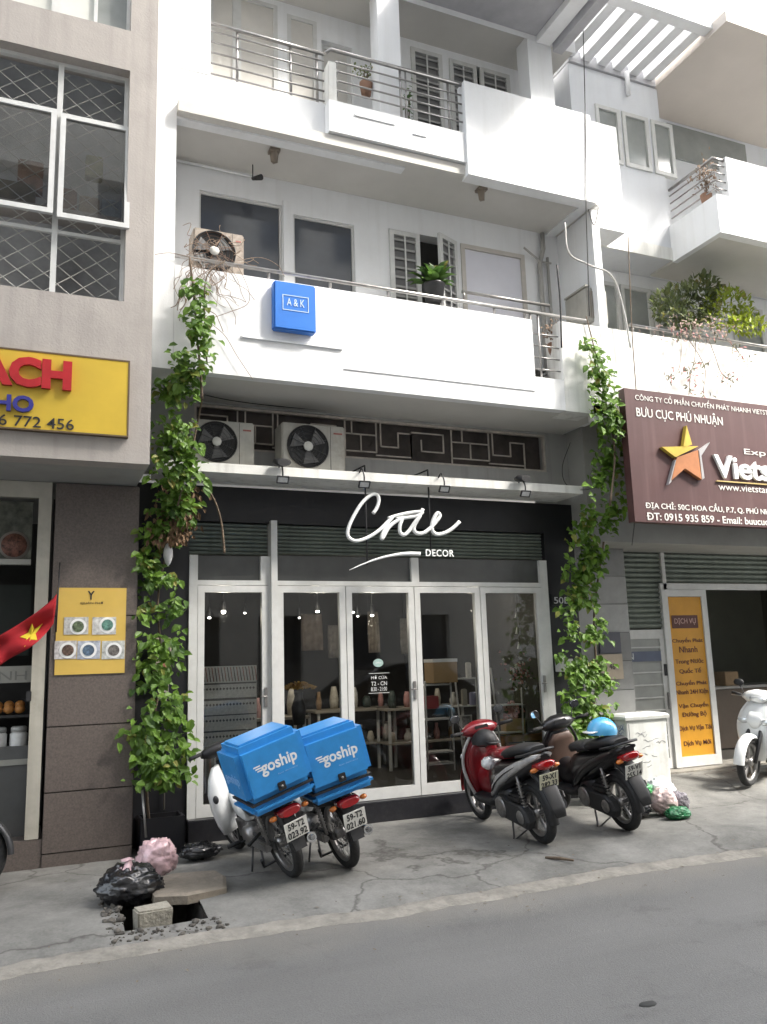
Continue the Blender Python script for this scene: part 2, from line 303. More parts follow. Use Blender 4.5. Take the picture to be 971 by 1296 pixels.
class MB:
    def __init__(s): s.v = []; s.f = []; s.sm = []
    def add(s, vs, fs, smooth=False):
        b = len(s.v); s.v += [Vector(v) for v in vs]
        for f in fs: s.f.append([b + i for i in f]); s.sm.append(smooth)
        return s
    def box(s, x0, x1, y0, y1, z0, z1, ch=0.0):
        if x0 > x1: x0, x1 = x1, x0
        if y0 > y1: y0, y1 = y1, y0
        if z0 > z1: z0, z1 = z1, z0
        if ch <= 0:
            vs = [(x, y, z) for z in (z0, z1) for y in (y0, y1) for x in (x0, x1)]
            return s.add(vs, [(0, 2, 3, 1), (4, 5, 7, 6), (0, 1, 5, 4), (2, 6, 7, 3), (0, 4, 6, 2), (1, 3, 7, 5)])
        b = bmesh.new(); bmesh.ops.create_cube(b, size=1)
        for v in b.verts: v.co = Vector(((x0 + x1) / 2 + v.co.x * (x1 - x0), (y0 + y1) / 2 + v.co.y * (y1 - y0), (z0 + z1) / 2 + v.co.z * (z1 - z0)))
        bmesh.ops.bevel(b, geom=list(b.edges), offset=ch, segments=2, affect='EDGES')
        b.verts.index_update()
        s.add([v.co.copy() for v in b.verts], [[v.index for v in f.verts] for f in b.faces], False); b.free(); return s
    def tube(s, pts, r, n=8, cap=True, sm=True):
        pts = [Vector(p) for p in pts]; N = len(pts)
        rs = r if isinstance(r, (list, tuple)) else [r] * N
        if len(rs) != N: rs = [rs[0] + (rs[-1] - rs[0]) * i / (N - 1) for i in range(N)]
        T = []
        for i in range(N):
            d = pts[min(i + 1, N - 1)] - pts[max(i - 1, 0)]
            T.append(d.normalized() if d.length > 1e-9 else Vector((0, 0, 1)))
        up = Vector((0, 0, 1)) if abs(T[0].z) < 0.9 else Vector((1, 0, 0))
        u = T[0].cross(up).normalized(); vs = []
        for i in range(N):
            u = (u - T[i] * u.dot(T[i])); u = u.normalized() if u.length > 1e-6 else T[i].orthogonal().normalized()
            v = T[i].cross(u)
            for k in range(n):
                a = 2 * PI * k / n; vs.append(pts[i] + (u * math.cos(a) + v * math.sin(a)) * rs[i])
        fs = [(i * n + k, i * n + (k + 1) % n, (i + 1) * n + (k + 1) % n, (i + 1) * n + k) for i in range(N - 1) for k in range(n)]
        s.add(vs, fs, sm)
        if cap: b = len(s.v) - N * n; s.f.append([b + k for k in range(n)][::-1]); s.f.append([b + (N - 1) * n + k for k in range(n)]); s.sm += [False, False]
        return s
    def loft(s, rings, closed_ends=True, sm=True, wrap=True):
        n = len(rings[0]); vs = [p for r in rings for p in r]; K = n if wrap else n - 1
        fs = [(i * n + k, i * n + (k + 1) % n, (i + 1) * n + (k + 1) % n, (i + 1) * n + k) for i in range(len(rings) - 1) for k in range(K)]
        s.add(vs, fs, sm)
        if closed_ends:
            b = len(s.v) - len(vs); s.f.append([b + k for k in range(n)][::-1]); s.f.append([b + (len(rings) - 1) * n + k for k in range(n)]); s.sm += [False, False]
        return s
    def lathe(s, prof, c, axis='x', n=24, a0=0, a1=2 * PI, sm=True):
        """prof: (offset along axis, radius)"""
        full = abs(a1 - a0 - 2 * PI) < 1e-6; c = Vector(c); N = n if full else n + 1; vs = []
        for (h, r) in prof:
            for k in range(N):
                a = a0 + (a1 - a0) * k / n; p, q = r * math.cos(a), r * math.sin(a)
                vs.append(c + (Vector((h, p, q)) if axis == 'x' else Vector((p, h, q)) if axis == 'y' else Vector((p, q, h))))
        fs = [(i * N + k, i * N + (k + 1) % N, (i + 1) * N + (k + 1) % N, (i + 1) * N + k) for i in range(len(prof) - 1) for k in range(n)]
        return s.add(vs, fs, sm)
    def prism(s, poly, x0, x1, axis='x', ch=0.0):
        n = len(poly); cx = sum(p[0] for p in poly) / n; cy = sum(p[1] for p in poly) / n
        def ring(x, k):
            o = []
            for (a, b) in poly:
                a2, b2 = a + (cx - a) * k, b + (cy - b) * k
                o.append((x, a2, b2) if axis == 'x' else (a2, x, b2) if axis == 'y' else (a2, b2, x))
            return o
        if ch: rr = [ring(x0, 0.10), ring(x0 + ch, 0), ring(x1 - ch, 0), ring(x1, 0.10)]
        else: rr = [ring(x0, 0), ring(x1, 0)]
        return s.loft(rr, sm=False)
    def ball(s, c, r, n=12, m=8, sc=(1, 1, 1), f=None):
        c = Vector(c); rings = []
        for i in range(m + 1):
            t = PI * i / m; ring = []
            for k in range(n):
                a = 2 * PI * k / n; d = Vector((math.sin(t) * math.cos(a), math.sin(t) * math.sin(a), math.cos(t)))
                q = f(d) if f else 1.0
                ring.append(c + Vector((d.x * sc[0], d.y * sc[1], d.z * sc[2])) * r * q)
            rings.append(ring)
        return s.loft(rings, False)
    def quad(s, a, b, c, d): return s.add([a, b, c, d], [(0, 1, 2, 3)])
    def xf(s, M, start=0):
        for i in range(start, len(s.v)): s.v[i] = M @ s.v[i]
        return s
    def mesh(s, name, m, inv=None):
        me = bpy.data.meshes.new(name)
        vs = [inv @ v for v in s.v] if inv else s.v
        me.from_pydata([tuple(v) for v in vs], [], s.f); me.validate()
        if len(me.polygons) == len(s.sm): me.polygons.foreach_set('use_smooth', s.sm)
        b = bmesh.new(); b.from_mesh(me); bmesh.ops.recalc_face_normals(b, faces=b.faces); b.to_mesh(me); b.free()
        me.materials.append(m); me.update(); return me
    def build(s, name, m, parent=None, loc=None):
        if parent:
            inv = wm(parent).inverted()
        else:
            if loc is None:
                xs = [v.x for v in s.v]; ys = [v.y for v in s.v]; zs = [v.z for v in s.v]
                loc = ((min(xs) + max(xs)) / 2, (min(ys) + max(ys)) / 2, min(zs))
            inv = Matrix.Translation(-Vector(loc))
        o = bpy.data.objects.new(name, s.mesh(name, m, inv)); COL.objects.link(o)
        if parent: o.parent = parent
        else: o.location = loc
        return o

def sec(cx, cy, cz, rx, rz, n=16, e=2.6, tilt=0.0, plane='xz'):
    o = []
    for k in range(n):
        a = 2 * PI * k / n; ca, sa = math.cos(a), math.sin(a)
        x = rx * math.copysign(abs(ca) ** (2 / e), ca); z = rz * math.copysign(abs(sa) ** (2 / e), sa)
        if plane == 'xz': o.append(Vector((cx + x, cy - z * math.sin(tilt), cz + z * math.cos(tilt))))
        elif plane == 'xy': o.append(Vector((cx + x, cy + z * math.cos(tilt), cz + z * math.sin(tilt))))
        else: o.append(Vector((cx, cy + x, cz + z)))
    return o

def tag(o, label=None, cat=None, group=None, kind=None):
    if label: o['label'] = label
    if cat: o['category'] = cat
    if group: o['group'] = group
    if kind: o['kind'] = kind
    return o
def thing(name, loc, label, cat, group=None):
    o = bpy.data.objects.new(name, None); o.empty_display_size = 0.1; COL.objects.link(o); o.location = loc
    return tag(o, label, cat, group)
def pieces(name, boxes, m, parent, label=None):
    """alike pieces as separate part objects"""
    for b in boxes:
        MB().box(*b).build(name, m, parent)
def kids(o): return [c for c in bpy.data.objects if c.parent == o]
def copy_tree(o, parent=None, table=None):
    if table is None:
        table = {}
        for c in bpy.data.objects:
            if c.parent: table.setdefault(c.parent.name, []).append(c)
    c = o.copy(); COL.objects.link(c); c.parent = parent
    for ch in table.get(o.name, []): copy_tree(ch, c, table)
    return c

def _tw(s):
    cu = bpy.data.curves.new('m', 'FONT'); cu.body = s; t = bpy.data.objects.new('m', cu); COL.objects.link(t)
    me = bpy.data.meshes.new_from_object(t.evaluated_get(bpy.context.evaluated_depsgraph_get())); v = [q.co.copy() for q in me.vertices]
    bpy.data.objects.remove(t); bpy.data.curves.remove(cu); bpy.data.meshes.remove(me)
    return (min(q.x for q in v), max(q.x for q in v)) if v else (0, 0)
def text(name, s, x0, x1, z0, z1, Y, m, parent=None, ex=0.004, off=0.0, shear=0.0, M=None, loc=None, sp=1.0):
    """lettering in the plane y = Y, facing -y, fitted to a rectangle"""
    bars = []
    if 'Đ' in s:
        q = s.replace('Đ', 'D')
        for i, ch in enumerate(s):
            if ch == 'Đ':
                e_ = _tw(q[:i + 1])[1]; w_ = _tw('D'); bars.append(e_ - (w_[1] - w_[0]))
        s = q
    cu = bpy.data.curves.new('lettering', 'FONT'); cu.body = s; cu.size = 1; cu.extrude = 0.0; cu.offset = off; cu.shear = shear
    cu.resolution_u = 3; cu.align_x = 'LEFT'; cu.space_character = sp
    t = bpy.data.objects.new('lettering', cu); COL.objects.link(t)
    dg = bpy.context.evaluated_depsgraph_get(); me = bpy.data.meshes.new_from_object(t.evaluated_get(dg))
    vs = [v.co.copy() for v in me.vertices]; fs = [list(p.vertices) for p in me.polygons]
    bpy.data.objects.remove(t); bpy.data.curves.remove(cu); bpy.data.meshes.remove(me)
    if not vs: return None
    ax, bx = min(v.x for v in vs), max(v.x for v in vs); az, bz = min(v.y for v in vs), max(v.y for v in vs)
    b = MB(); n = len(vs)
    def pos(v, y): return Vector((x0 + (v.x - ax) / (bx - ax) * (x1 - x0), y, z0 + (v.y - az) / (bz - az) * (z1 - z0)))
    if ex <= 0: b.add([pos(v, Y) for v in vs], fs)
    else:
        ed = {}
        for f in fs:
            for i in range(len(f)):
                e = (f[i], f[(i + 1) % len(f)]); ed[e] = 1
        side = [(a, c) for (a, c) in ed if (c, a) not in ed]
        b.add([pos(v, Y) for v in vs] + [pos(v, Y + ex) for v in vs],
              fs + [[i + n for i in f][::-1] for f in fs] + [(a, a + n, c + n, c) for a, c in side])
    for bx_ in bars:
        l_, h_ = pos(Vector((bx_ - .09, .31, 0)), 0), pos(Vector((bx_ + .30, .39, 0)), 0)
        b.box(l_.x, h_.x, Y - .0006, Y + max(ex, .0005), l_.z, h_.z)
    if M is not None: b.xf(M)
    return b.build(name, m, parent, loc)

# ================================================================== SETTING
def structure(name, b, m):
    o = b.build(name, m, None, (0, 0, 0)); o['kind'] = 'structure'; return o
structure('ground', MB().box(-150, 150, -150, 150, -0.6, -0.42), M_OLDCONC)
structure('road', MB().box(-150, 150, -7.2, -2.2, -0.3, -0.075), M_ASPHALT)
structure('pavement_opposite', MB().box(-150, 150, -9.7, -7.205, -0.3, 0.02, 0.01), M_CONC)

# drain pit limits
PX0, PX1, PY0, PY1 = 0.60, 1.10, -2.17, -1.45
def kerb_y(x): return -2.40 + 0.035 * math.sin(x * 1.9) + 0.05 * noise.noise(Vector((x * 2.1, 0, 3))) + 0.03 * noise.noise(Vector((x * 9, 2, 3)))
def pav_z(x, y):
    ky = kerb_y(x); t = (y - ky)
    z = 0.012 * noise.noise(Vector((x * 1.3, y * 1.3, 0))) + 0.006 * noise.noise(Vector((x * 6, y * 6, 5)))
    edge = max(0.0, 1 - t / 0.42)
    z -= 0.062 * edge ** 1.2
    if y > -0.6: z *= max(0.15, 1 - (y + 0.6) * 1.5)
    if x > 5.6 and y > -0.9: z += 0.10 * min(1, (x - 5.6) * 1.5) * min(1, (y + 0.9) / 0.9)
    return z
pb = MB(); xs = [-14 + 0.5 * i for i in range(27)] + [-0.5 + 0.06 * i for i in range(146)] + [8.3 + 0.45 * i for i in range(60)]
xs = sorted(set([round(x, 3) for x in xs] + [PX0, PX1])); NR = 30
ys0 = sorted([0, 0.02, 0.05, 0.09] + [0.14 + 0.08 * i for i in range(NR)])
grid = {}
TH = []
for i, x in enumerate(xs):
    ky = kerb_y(x)
    col = []
    for j in range(44):
        t = j / 43; y = ky + (1.3 - ky) * (t ** 1.25)
        col.append((x, y, pav_z(x, y) if j > 0 else -0.11))
    TH.append(col)
vs = [p for c in TH for p in c]; fs = []
for i in range(len(xs) - 1):
    for j in range(43):
        cx = (TH[i][j][0] + TH[i + 1][j][0]) / 2; cy = (TH[i][j][1] + TH[i][j + 1][1]) / 2
        if PX0 < cx < PX1 and PY0 < cy < PY1: continue
        fs.append((i * 44 + j, (i + 1) * 44 + j, (i + 1) * 44 + j + 1, i * 44 + j + 1))
pb.add(vs, fs, True)
structure('pavement', pb, M_CONC)
# concrete patch bands raised on the pavement (kerb strip)
kb = MB(); rings = []
for i in range(0, 240):
    x = -2.4 + i * 0.05; ky = kerb_y(x)
    if x > 9.4: break
    y0 = ky - 0.05 - 0.02 * noise.noise(Vector((x * 5, 1, 1)))
    rings.append([(x, y0 - 0.10, -0.074), (x, y0 - 0.02, -0.062), (x, y0 + 0.06, -0.052 + 0.006 * noise.noise(Vector((x * 8, 0, 0)))), (x, y0 + 0.12, -0.09)])
kb.loft([[Vector(p) for p in r] for r in rings], False, True, False)
structure('gutter_strip', kb, M_OLDCONC)
# drain pit
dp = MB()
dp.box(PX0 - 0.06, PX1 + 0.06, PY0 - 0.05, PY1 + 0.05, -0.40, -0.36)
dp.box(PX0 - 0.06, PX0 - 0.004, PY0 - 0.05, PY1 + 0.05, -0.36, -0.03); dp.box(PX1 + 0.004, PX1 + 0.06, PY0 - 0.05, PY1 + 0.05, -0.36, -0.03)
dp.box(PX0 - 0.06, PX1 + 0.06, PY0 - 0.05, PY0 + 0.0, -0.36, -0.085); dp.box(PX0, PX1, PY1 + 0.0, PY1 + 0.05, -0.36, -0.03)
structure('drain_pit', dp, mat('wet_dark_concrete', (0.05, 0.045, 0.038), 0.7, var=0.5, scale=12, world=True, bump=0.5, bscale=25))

# ================================================================== BUILDINGS
def wall_holes(b, x0, x1, z0, z1, y0, y1, holes):
    xs = sorted(set([x0, x1] + [min(max(h[i], x0), x1) for h in holes for i in (0, 1)]))
    for i in range(len(xs) - 1):
        a, c = xs[i], xs[i + 1]; m = (a + c) / 2; z = z0
        for h in sorted([h for h in holes if h[0] < m < h[1]], key=lambda h: h[2]):
            if h[2] > z: b.box(a, c, y0, y1, z, h[2])
            z = h[3]
        if z < z1: b.box(a, c, y0, y1, z, z1)
    return b
def frame(b, x0, x1, z0, z1, y0, y1, t, bt=None):
    bt = bt or t
    b.box(x0, x0 + t, y0, y1, z0, z1); b.box(x1 - t, x1, y0, y1, z0, z1)
    b.box(x0 + t, x1 - t, y0, y1, z1 - t, z1); b.box(x0 + t, x1 - t, y0, y1, z0, z0 + bt); return b
def rail(parent, x0, x1, Y, ztop, zbot, n, posts, r=0.009, name='railing'):
    R_ = MB().tube([(x0, Y, ztop), (x1, Y, ztop)], r * 2.1).build(name, M_STEEL, parent)
    for i in range(n):
        z = zbot + (ztop - zbot) * (i + 0.45) / (n + 0.15)
        MB().tube([(x0, Y, z), (x1, Y, z)], r, 6).build('rail_bar', M_STEEL, R_)
    for x in posts: MB().tube([(x, Y + 0.012, zbot), (x, Y + 0.012, ztop)], r * 1.6, 6).build('post', M_STEEL, R_)
    return R_

# ------------------------------------------------------------- the shop house
house = thing('shophouse', (3.3, -0.2, 0), 'narrow white shophouse with black decor shop front and stacked balconies in the middle', 'shophouse')
F = -0.83
# black shop surround
b = MB(); b.box(0.86, 1.335, 0.0, 0.3, 0.0, 3.2); b.box(5.262, 5.66, 0.0, 0.3, 0.0, 3.2); b.box(1.335, 5.262, 0.0, 0.3, 2.86, 3.2)
b.build('black_surround', M_BLACK, house)
MB().box(1.335, 5.262, -0.10, 0.3, 0.0, 0.19, 0.006).build('black_plinth', mat('black_stone', (0.022, 0.022, 0.026), 0.3, var=0.3, scale=20, dirt=0.35, dirtcol=(0.08, 0.075, 0.07), world=True), house)
MB().box(0.90, 1.30, -0.16, -0.003, 0.0, 0.26, 0.008).build('black_step_block', M_BLACK, house)
MB().box(0.98, 5.46, -0.5, 0.0, 3.222, 3.308).build('canopy_slab', M_WHITE2, house)
b = MB(); lat = (1.37, 5.37, 3.57, 4.01)
wall_holes(b, 0.86, 5.66, 3.312, 4.03, 0.0, 0.14, [lat]); b.build('mezzanine_wall', M_GREYWALL, house)
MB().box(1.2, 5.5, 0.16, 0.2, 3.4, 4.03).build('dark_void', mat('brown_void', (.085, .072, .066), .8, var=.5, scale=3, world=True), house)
# geometric lattice, bar by bar (fret pattern)
lt = MB(); frame(lt, lat[0], lat[1], lat[2], lat[3], 0.02, 0.06, 0.025); LT = lt.build('lattice_frame', mat('rusty_cream_bar', (0.50, 0.45, 0.40), 0.6, var=0.3, scale=10, world=True), house)
M_BAR = MATS['rusty_cream_bar']
def bar(x0, z0, x1, z1, t=0.013):
    MB().box(min(x0, x1) - t / 2, max(x0, x1) + t / 2, 0.03, 0.045, min(z0, z1) - t / 2, max(z0, z1) + t / 2).build('bar', M_BAR, LT)
X0, X1, Z0, Z1 = lat; H = Z1 - Z0
x = X0 + 0.05; rnd = random.Random(4); k = 0
while x < X1 - 0.3:
    wd = rnd.uniform(0.34, 0.5); a, c = x, min(x + wd, X1 - 0.03); m = (a + c) / 2
    if k % 3 == 0:
        bar(a, Z0 + .03, a, Z1 - .1); bar(a, Z1 - .1, c - .1, Z1 - .1); bar(c - .1, Z1 - .1, c - .1, Z0 + .14); bar(a + .12, Z0 + .14, c - .1, Z0 + .14); bar(a + .12, Z0 + .14, a + .12, Z0 + .26); bar(c, Z0, c, Z1 - .04)
    elif k % 3 == 1:
        bar(a, Z0 + H * .62, c, Z0 + H * .62); bar(a, Z0 + .09, c, Z0 + .09); bar(m, Z0 + .09, m, Z0 + H * .62); bar(m - .1, Z0 + H * .62, m - .1, Z1); bar(c, Z0 + .09, c, Z1)
    else:
        bar(a + .05, Z1 - .02, a + .05, Z0 + .16); bar(a + .05, Z0 + .16, m + .05, Z0 + .16); bar(m + .05, Z0 + .16, m + .05, Z1 - .12); bar(m + .05, Z1 - .12, c, Z1 - .12); bar(c, Z1 - .12, c, Z0); bar(a, Z0 + .06, c, Z0 + .06)
    x += wd; k += 1
# shop front frames
b = MB(); fz0, fz1 = 0.192, 2.27
def post(px0, px1, z0, z1, y0=-0.03, y1=0.05): b.box(px0, px1, y0, y1, z0, z1)
sf = MB()
for (a, c, z0, z1) in ((1.337, 1.415, fz0, 2.535), (5.165, 5.26, fz0, 2.55), (2.085, 2.105, fz0, 2.535)):
    sf.box(a, c, -0.02, 0.06, z0, z1)
sf.box(1.415, 2.085, -0.02, 0.06, 2.255, 2.30); sf.box(2.165, 5.165, -0.02, 0.06, 2.255, 2.30)
sf.box(3.60, 3.685, -0.018, 0.058, 2.30, 2.55); sf.box(2.01, 2.085, -0.018, 0.058, 2.30, 2.535)
sf.box(2.105, 2.165, -0.06, 0.07, fz0, 2.88)
SF = sf.build('shop_front_frame', M_FRAME, house)
MB().box(1.415, 2.01, 0.02, 0.026, 2.30, 2.535).build('transom_pane', mat('dusty_grey_glass', (0.07, 0.072, 0.07), 0.25, var=0.2, scale=3, world=True), SF)
MB().box(2.165, 3.60, 0.02, 0.026, 2.30, 2.55).build('transom_pane', MATS['dusty_grey_glass'], SF)
MB().box(3.685, 5.165, 0.02, 0.026, 2.30, 2.55).build('transom_pane', MATS['dusty_grey_glass'], SF)
leaves = [(1.415, 2.085, 'l'), (2.168, 2.868, 'r'), (2.872, 3.618, 'm'), (3.622, 4.392, 'r'), (4.396, 5.165, 'l')]
for (a, c, h) in leaves:
    d = frame(MB(), a + .002, c - .002, 0.195, 2.25, -0.022, 0.035, 0.062, 0.105).build('glass_door', M_FRAME, house)
    MB().box(a + .064, c - .064, 0.004, 0.010, 0.30, 2.188).build('pane', M_GLASS, d)
    hx = c - .032 if h == 'l' else (c - 0.03 if h == 'm' else a + .03)
    if h in 'lm': MB().box(hx - .014, hx + .014, -0.036, -0.022, 1.12, 1.30, 0.003).tube([(hx, -.036, 1.22), (hx, -.07, 1.22), (hx - .06, -.07, 1.22)], .007, 6).build('handle', M_STEEL, d)
# rolled shutter above the doors
for (a, c, z0) in ((1.345, 2.10, 2.545), (2.17, 5.255, 2.56)):
    s_ = MB().box(a, c, 0.075, 0.08, z0, 2.86).build('roller_shutter', M_DARK, house); n = 8; h = (2.86 - z0) / n
    for i in range(n):
        z = z0 + i * h
        MB().loft([[Vector((xx, yy, zz)) for (yy, zz) in ((.072, z + .002), (.052, z + h * .3), (.045, z + h * .6), (.06, z + h - .004), (.073, z + h - .002))] for xx in (a, c)], True, False).build('slat', M_SHUT, s_)
# shop interior room
rm = MB(); rm.box(1.0, 1.06, 0.3, 4.5, 0.1, 3.0); rm.box(5.54, 5.6, 0.3, 4.5, 0.1, 3.0); rm.box(1.0, 5.6, 4.5, 4.56, 0.1, 3.0); rm.box(1.06, 5.54, 0.31, 4.5, 2.94, 3.0)
rm.build('room_wall', mat('charcoal_room', (0.040, 0.038, 0.035), 0.8, var=0.3, scale=1.5, world=True), house)
MB().box(1.06, 5.54, 0.05, 4.5, 0.12, 0.2).build('shop_floor', mat('dark_shop_floor', (0.07, 0.065, 0.06), 0.4, world=True), house)
# floor slab + balcony 1
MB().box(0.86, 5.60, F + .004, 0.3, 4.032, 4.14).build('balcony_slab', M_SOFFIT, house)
b = MB()
b.box(1.04, 4.715, F - .003, F + .10, 4.026, 4.985)
b.box(4.716, 5.07, F - .003, F + .10, 4.028, 4.36)
b.build('balcony_parapet', M_WHITE, house)
MB().box(1.63, 2.585, F - .022, F - .004, 4.385, 4.405).build('parapet_ledge', M_WHITE, house)
MB().box(2.6, 4.7, F - .012, F - .004, 4.20, 4.215).build('parapet_ledge', M_WHITE, house)
MB().box(0.855, 1.037, F - .006, 0.2, 4.024, 11.0).build('side_pier', M_WHITE, house)
MB().box(1.038, 1.338, F - .004, F + .5, 6.923, 11.0).build('side_pier', M_WHITE, house)
MB().box(5.072, 5.42, F-.002, F + .28, 4.024, 5.02).build('end_pier', M_WHITE2, house)
R1 = rail(house, 1.02, 5.46, F + .04, 5.09, 5.02, 0, [1.3, 1.9, 2.5, 3.1, 3.7, 4.3, 4.69])
for z in (4.47, 4.60, 4.73, 4.86): MB().tube([(4.72, F + .05, z), (5.08, F + .05, z)], .008, 6).build('rail_bar', M_STEEL, R1)
for x in (4.735, 4.83): MB().tube([(x, F + .05, 4.36), (x, F + .05, 5.09)], .012, 6).build('post', M_STEEL, R1)
MB().tube([(4.10, F + .35, 5.36), (5.2, F + .35, 5.36)], .018).tube([(4.12, F + .35, 5.36), (4.12, F + .35, 5.28)], .012).build('inner_rail', M_STEEL, house)
# second floor back wall
Yb = -0.17
w1 = RR(252, 240, 357, 350, Yb); w2 = RR(372, 281, 449, 350, Yb)
h1 = (w1[0], w1[1], 4.95, 6.15); h2 = (w2[0], w2[1], 4.95, 6.08)
hs = (PX(493, 330, Yb), PX(577, 330, Yb), 4.9, 6.12); hd = (PX(584, 340, Yb), PX(664, 340, Yb), 4.14, 6.10)
b = MB(); wall_holes(b, 1.04, 5.60, 4.14, 6.43, Yb, 0.1, [h1, h2, hs, hd]); b.build('upper_wall', M_WHITE, house)
for hh in (h1, h2):
    f_ = frame(MB(), *hh, Yb + .03, Yb + .07, 0.02).build('window', M_FRAME, house)
    MB().box(hh[0] + .02, hh[1] - .02, Yb + .05, Yb + .056, hh[2] + .02, hh[3] - .02).build('pane', M_DGLASS, f_)
MB().box(h1[1] + .01, h2[0] - .01, Yb - .02, Yb - .002, 4.2, 6.2).build('pilaster', M_WHITE, house)
def louvre(parent, x0, x1, z0, z1, Y, n=9, M=None, t=0.05, mm=None):
    fr = frame(MB(), x0, x1, z0, z1, Y, Y + .035, t)
    if M is not None: fr.xf(M)
    f_ = fr.build('shutter_leaf', M_FRAME, parent)
    bk = MB().box(x0 + t, x1 - t, Y + .030, Y + .034, z0 + t, z1 - t)
    if M is not None: bk.xf(M)
    bk.build('dark_backing', mat('louvre_gap', (.17, .17, .17), .8), f_)
    for i in range(n):
        z = z0 + t + (z1 - z0 - 2 * t) * (i + 0.5) / n
        q = MB().box(x0 + t, x1 - t, Y + .006, Y + .018, z - .012, z + .012)
        if M is not None: q.xf(M)
        q.build('louvre', mm or mat('grey_louvre', (0.33, 0.33, 0.32), 0.6, world=True), f_)
    vb = MB().box((x0 + x1) / 2 - .008, (x0 + x1) / 2 + .008, Y - .004, Y + .005, z0 + t, z1 - t)
    if M is not None: vb.xf(M)
    vb.build('louvre_rod', M_FRAME, f_)
    return f_
xm = PX(531, 330, Yb)
louvre(house, hs[0], xm, 4.92, 6.10, Yb - .03, 10)
hinge = hs[1]; Mo = Matrix.Translation((hinge, Yb, 0)) @ Matrix.Rotation(rad(24), 4, 'Z') @ Matrix.Translation((-hinge, -Yb, 0))
louvre(house, hinge - .31, hinge, 4.92, 6.10, Yb - .03, 10, Mo)
MB().box(hs[0], hs[1], Yb + .15, Yb + .16, 4.8, 6.2).build('dark_opening', M_DARK, house)
frame(MB(), hd[0], hd[1], 4.14, hd[3], Yb - .015, Yb + .05, .05).build('door_frame', mat('beige_door_frame', (0.50, 0.47, 0.43), 0.6, world=True), house)
MB().box(hd[0] + .05, hd[1] - .05, Yb + .01, Yb + .04, 4.16, hd[3] - .05).build('door_panel', mat('lilac_white_panel', (0.66, 0.66, 0.72), 0.4, var=0.05, scale=3, world=True), house)
# pipes by the door
MB().tube([(5.30, Yb - .05, 4.2), (5.30, Yb - .05, 6.0), (5.36, Yb - .05, 6.2), (5.36, Yb - .05, 6.4)], .028).tube([(5.41, Yb - .05, 4.2), (5.41, Yb - .05, 6.1)], .018).tube([(5.06, Yb - .10, 6.14), (5.30, Yb - .06, 6.03), (5.45, Yb - .06, 6.03)], .012).build('drain_pipe', mat('grey_pvc_pipe', (0.36, 0.35, 0.33), 0.5, world=True), house)
# second floor side wall + ceiling
MB().box(5.60, 5.70, F, 0.1, 4.05, 6.42).build('side_wall', M_WHITE, house)
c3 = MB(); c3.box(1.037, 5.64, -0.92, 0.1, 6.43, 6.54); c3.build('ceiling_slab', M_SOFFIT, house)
MB().box(1.037, 3.31, F - .002, F + .10, 6.41, 6.92).build('balcony_parapet', M_WHITE, house)
MB().tube([(1.1, Yb - .04, 6.39), (1.9, Yb - .06, 6.37)], .012, 6).build('conduit', M_WHITE, house)
# middle projecting box, third floor
Y3 = -0.96
b = MB(); b.box(2.46, 3.955, Y3, F - .005, 6.55, 6.885); b.build('middle_balcony_box', M_WHITE, house)
MB().box(2.72, 3.15, Y3 - .012, Y3 - .002, 6.77, 6.79).box(3.35, 3.5, Y3 - .012, Y3 - .002, 6.72, 6.735).build('box_moulding', M_WHITE, house)
b = MB(); b.box(3.957, 5.56, Y3 - .03, Y3 + .12, 6.40, 7.475)
b.box(5.44, 5.56, Y3 + .12, 0.0, 6.41, 7.40); b.build('right_balcony_parapet', M_WHITE, house)
MB().box(2.47, 2.55, Y3 + .02, F + .08, 6.886, 7.32).build('parapet_post', M_WHITE2, house)
R2 = rail(house, 1.34, 2.47, F + .03, 7.50, 6.92, 5, [1.60, 2.13, 2.40])
# rounded bar bundle on the middle box
R3 = MB().tube([(2.44, Y3 + .03, 7.40), (2.50, Y3 + .03, 7.46), (3.95, Y3 + .03, 7.46)], .019).build('railing', M_STEEL, house)
for i in range(4):
    z = 7.34 - i * .105
    MB().tube(smooth_path([(2.56, Y3 + .05, z - .05), (2.565, Y3 + .03, z - .01), (2.60, Y3 + .03, z), (3.25, Y3 + .03, z)], 4) + [(3.95, Y3 + .03, z)], .0095, 6).build('rail_bar', M_STEEL, R3)
MB().tube([(3.25, Y3 + .04, 6.886), (3.25, Y3 + .04, 7.46)], .014, 6).tube([(3.31, Y3 + .04, 6.886), (3.31, Y3 + .04, 7.46)], .010, 6).build('post', M_STEEL, R3)
MB().tube([(3.80, Y3 + .04, 6.886), (3.80, Y3 + .04, 7.46)], .014, 6).build('post', M_STEEL, R3)
# third floor back wall
Yc = -0.30; ZC = 8.42
d1 = (1.36, 2.00, 6.55, 8.2); d2 = (2.13, 2.55, 6.55, 8.25)
v = [PX(p, 90, Yc) for p in (264, 300, 352, 364, 402, 430, 447)]
lw = [PX(p, 80, Yc) for p in (520, 559, 568, 602, 606, 643)]
holes = [(v[0], v[2], 6.55, 8.36), (v[3], v[4], 6.55, 8.30), (v[4] + .05, v[6], 6.55, 8.10), (lw[0], lw[1], 6.55, 8.33), (lw[2], lw[5], 7.3, 8.32)]
b = MB(); wall_holes(b, 1.04, 5.56, 6.54, ZC, Yc, 0.0, holes); b.build('third_floor_wall', M_WHITE, house)
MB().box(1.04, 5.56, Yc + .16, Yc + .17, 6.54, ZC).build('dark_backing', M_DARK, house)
M_CREAM = mat('cream_door_panel', (0.60, 0.58, 0.54), 0.6, var=0.08, scale=4, world=True)
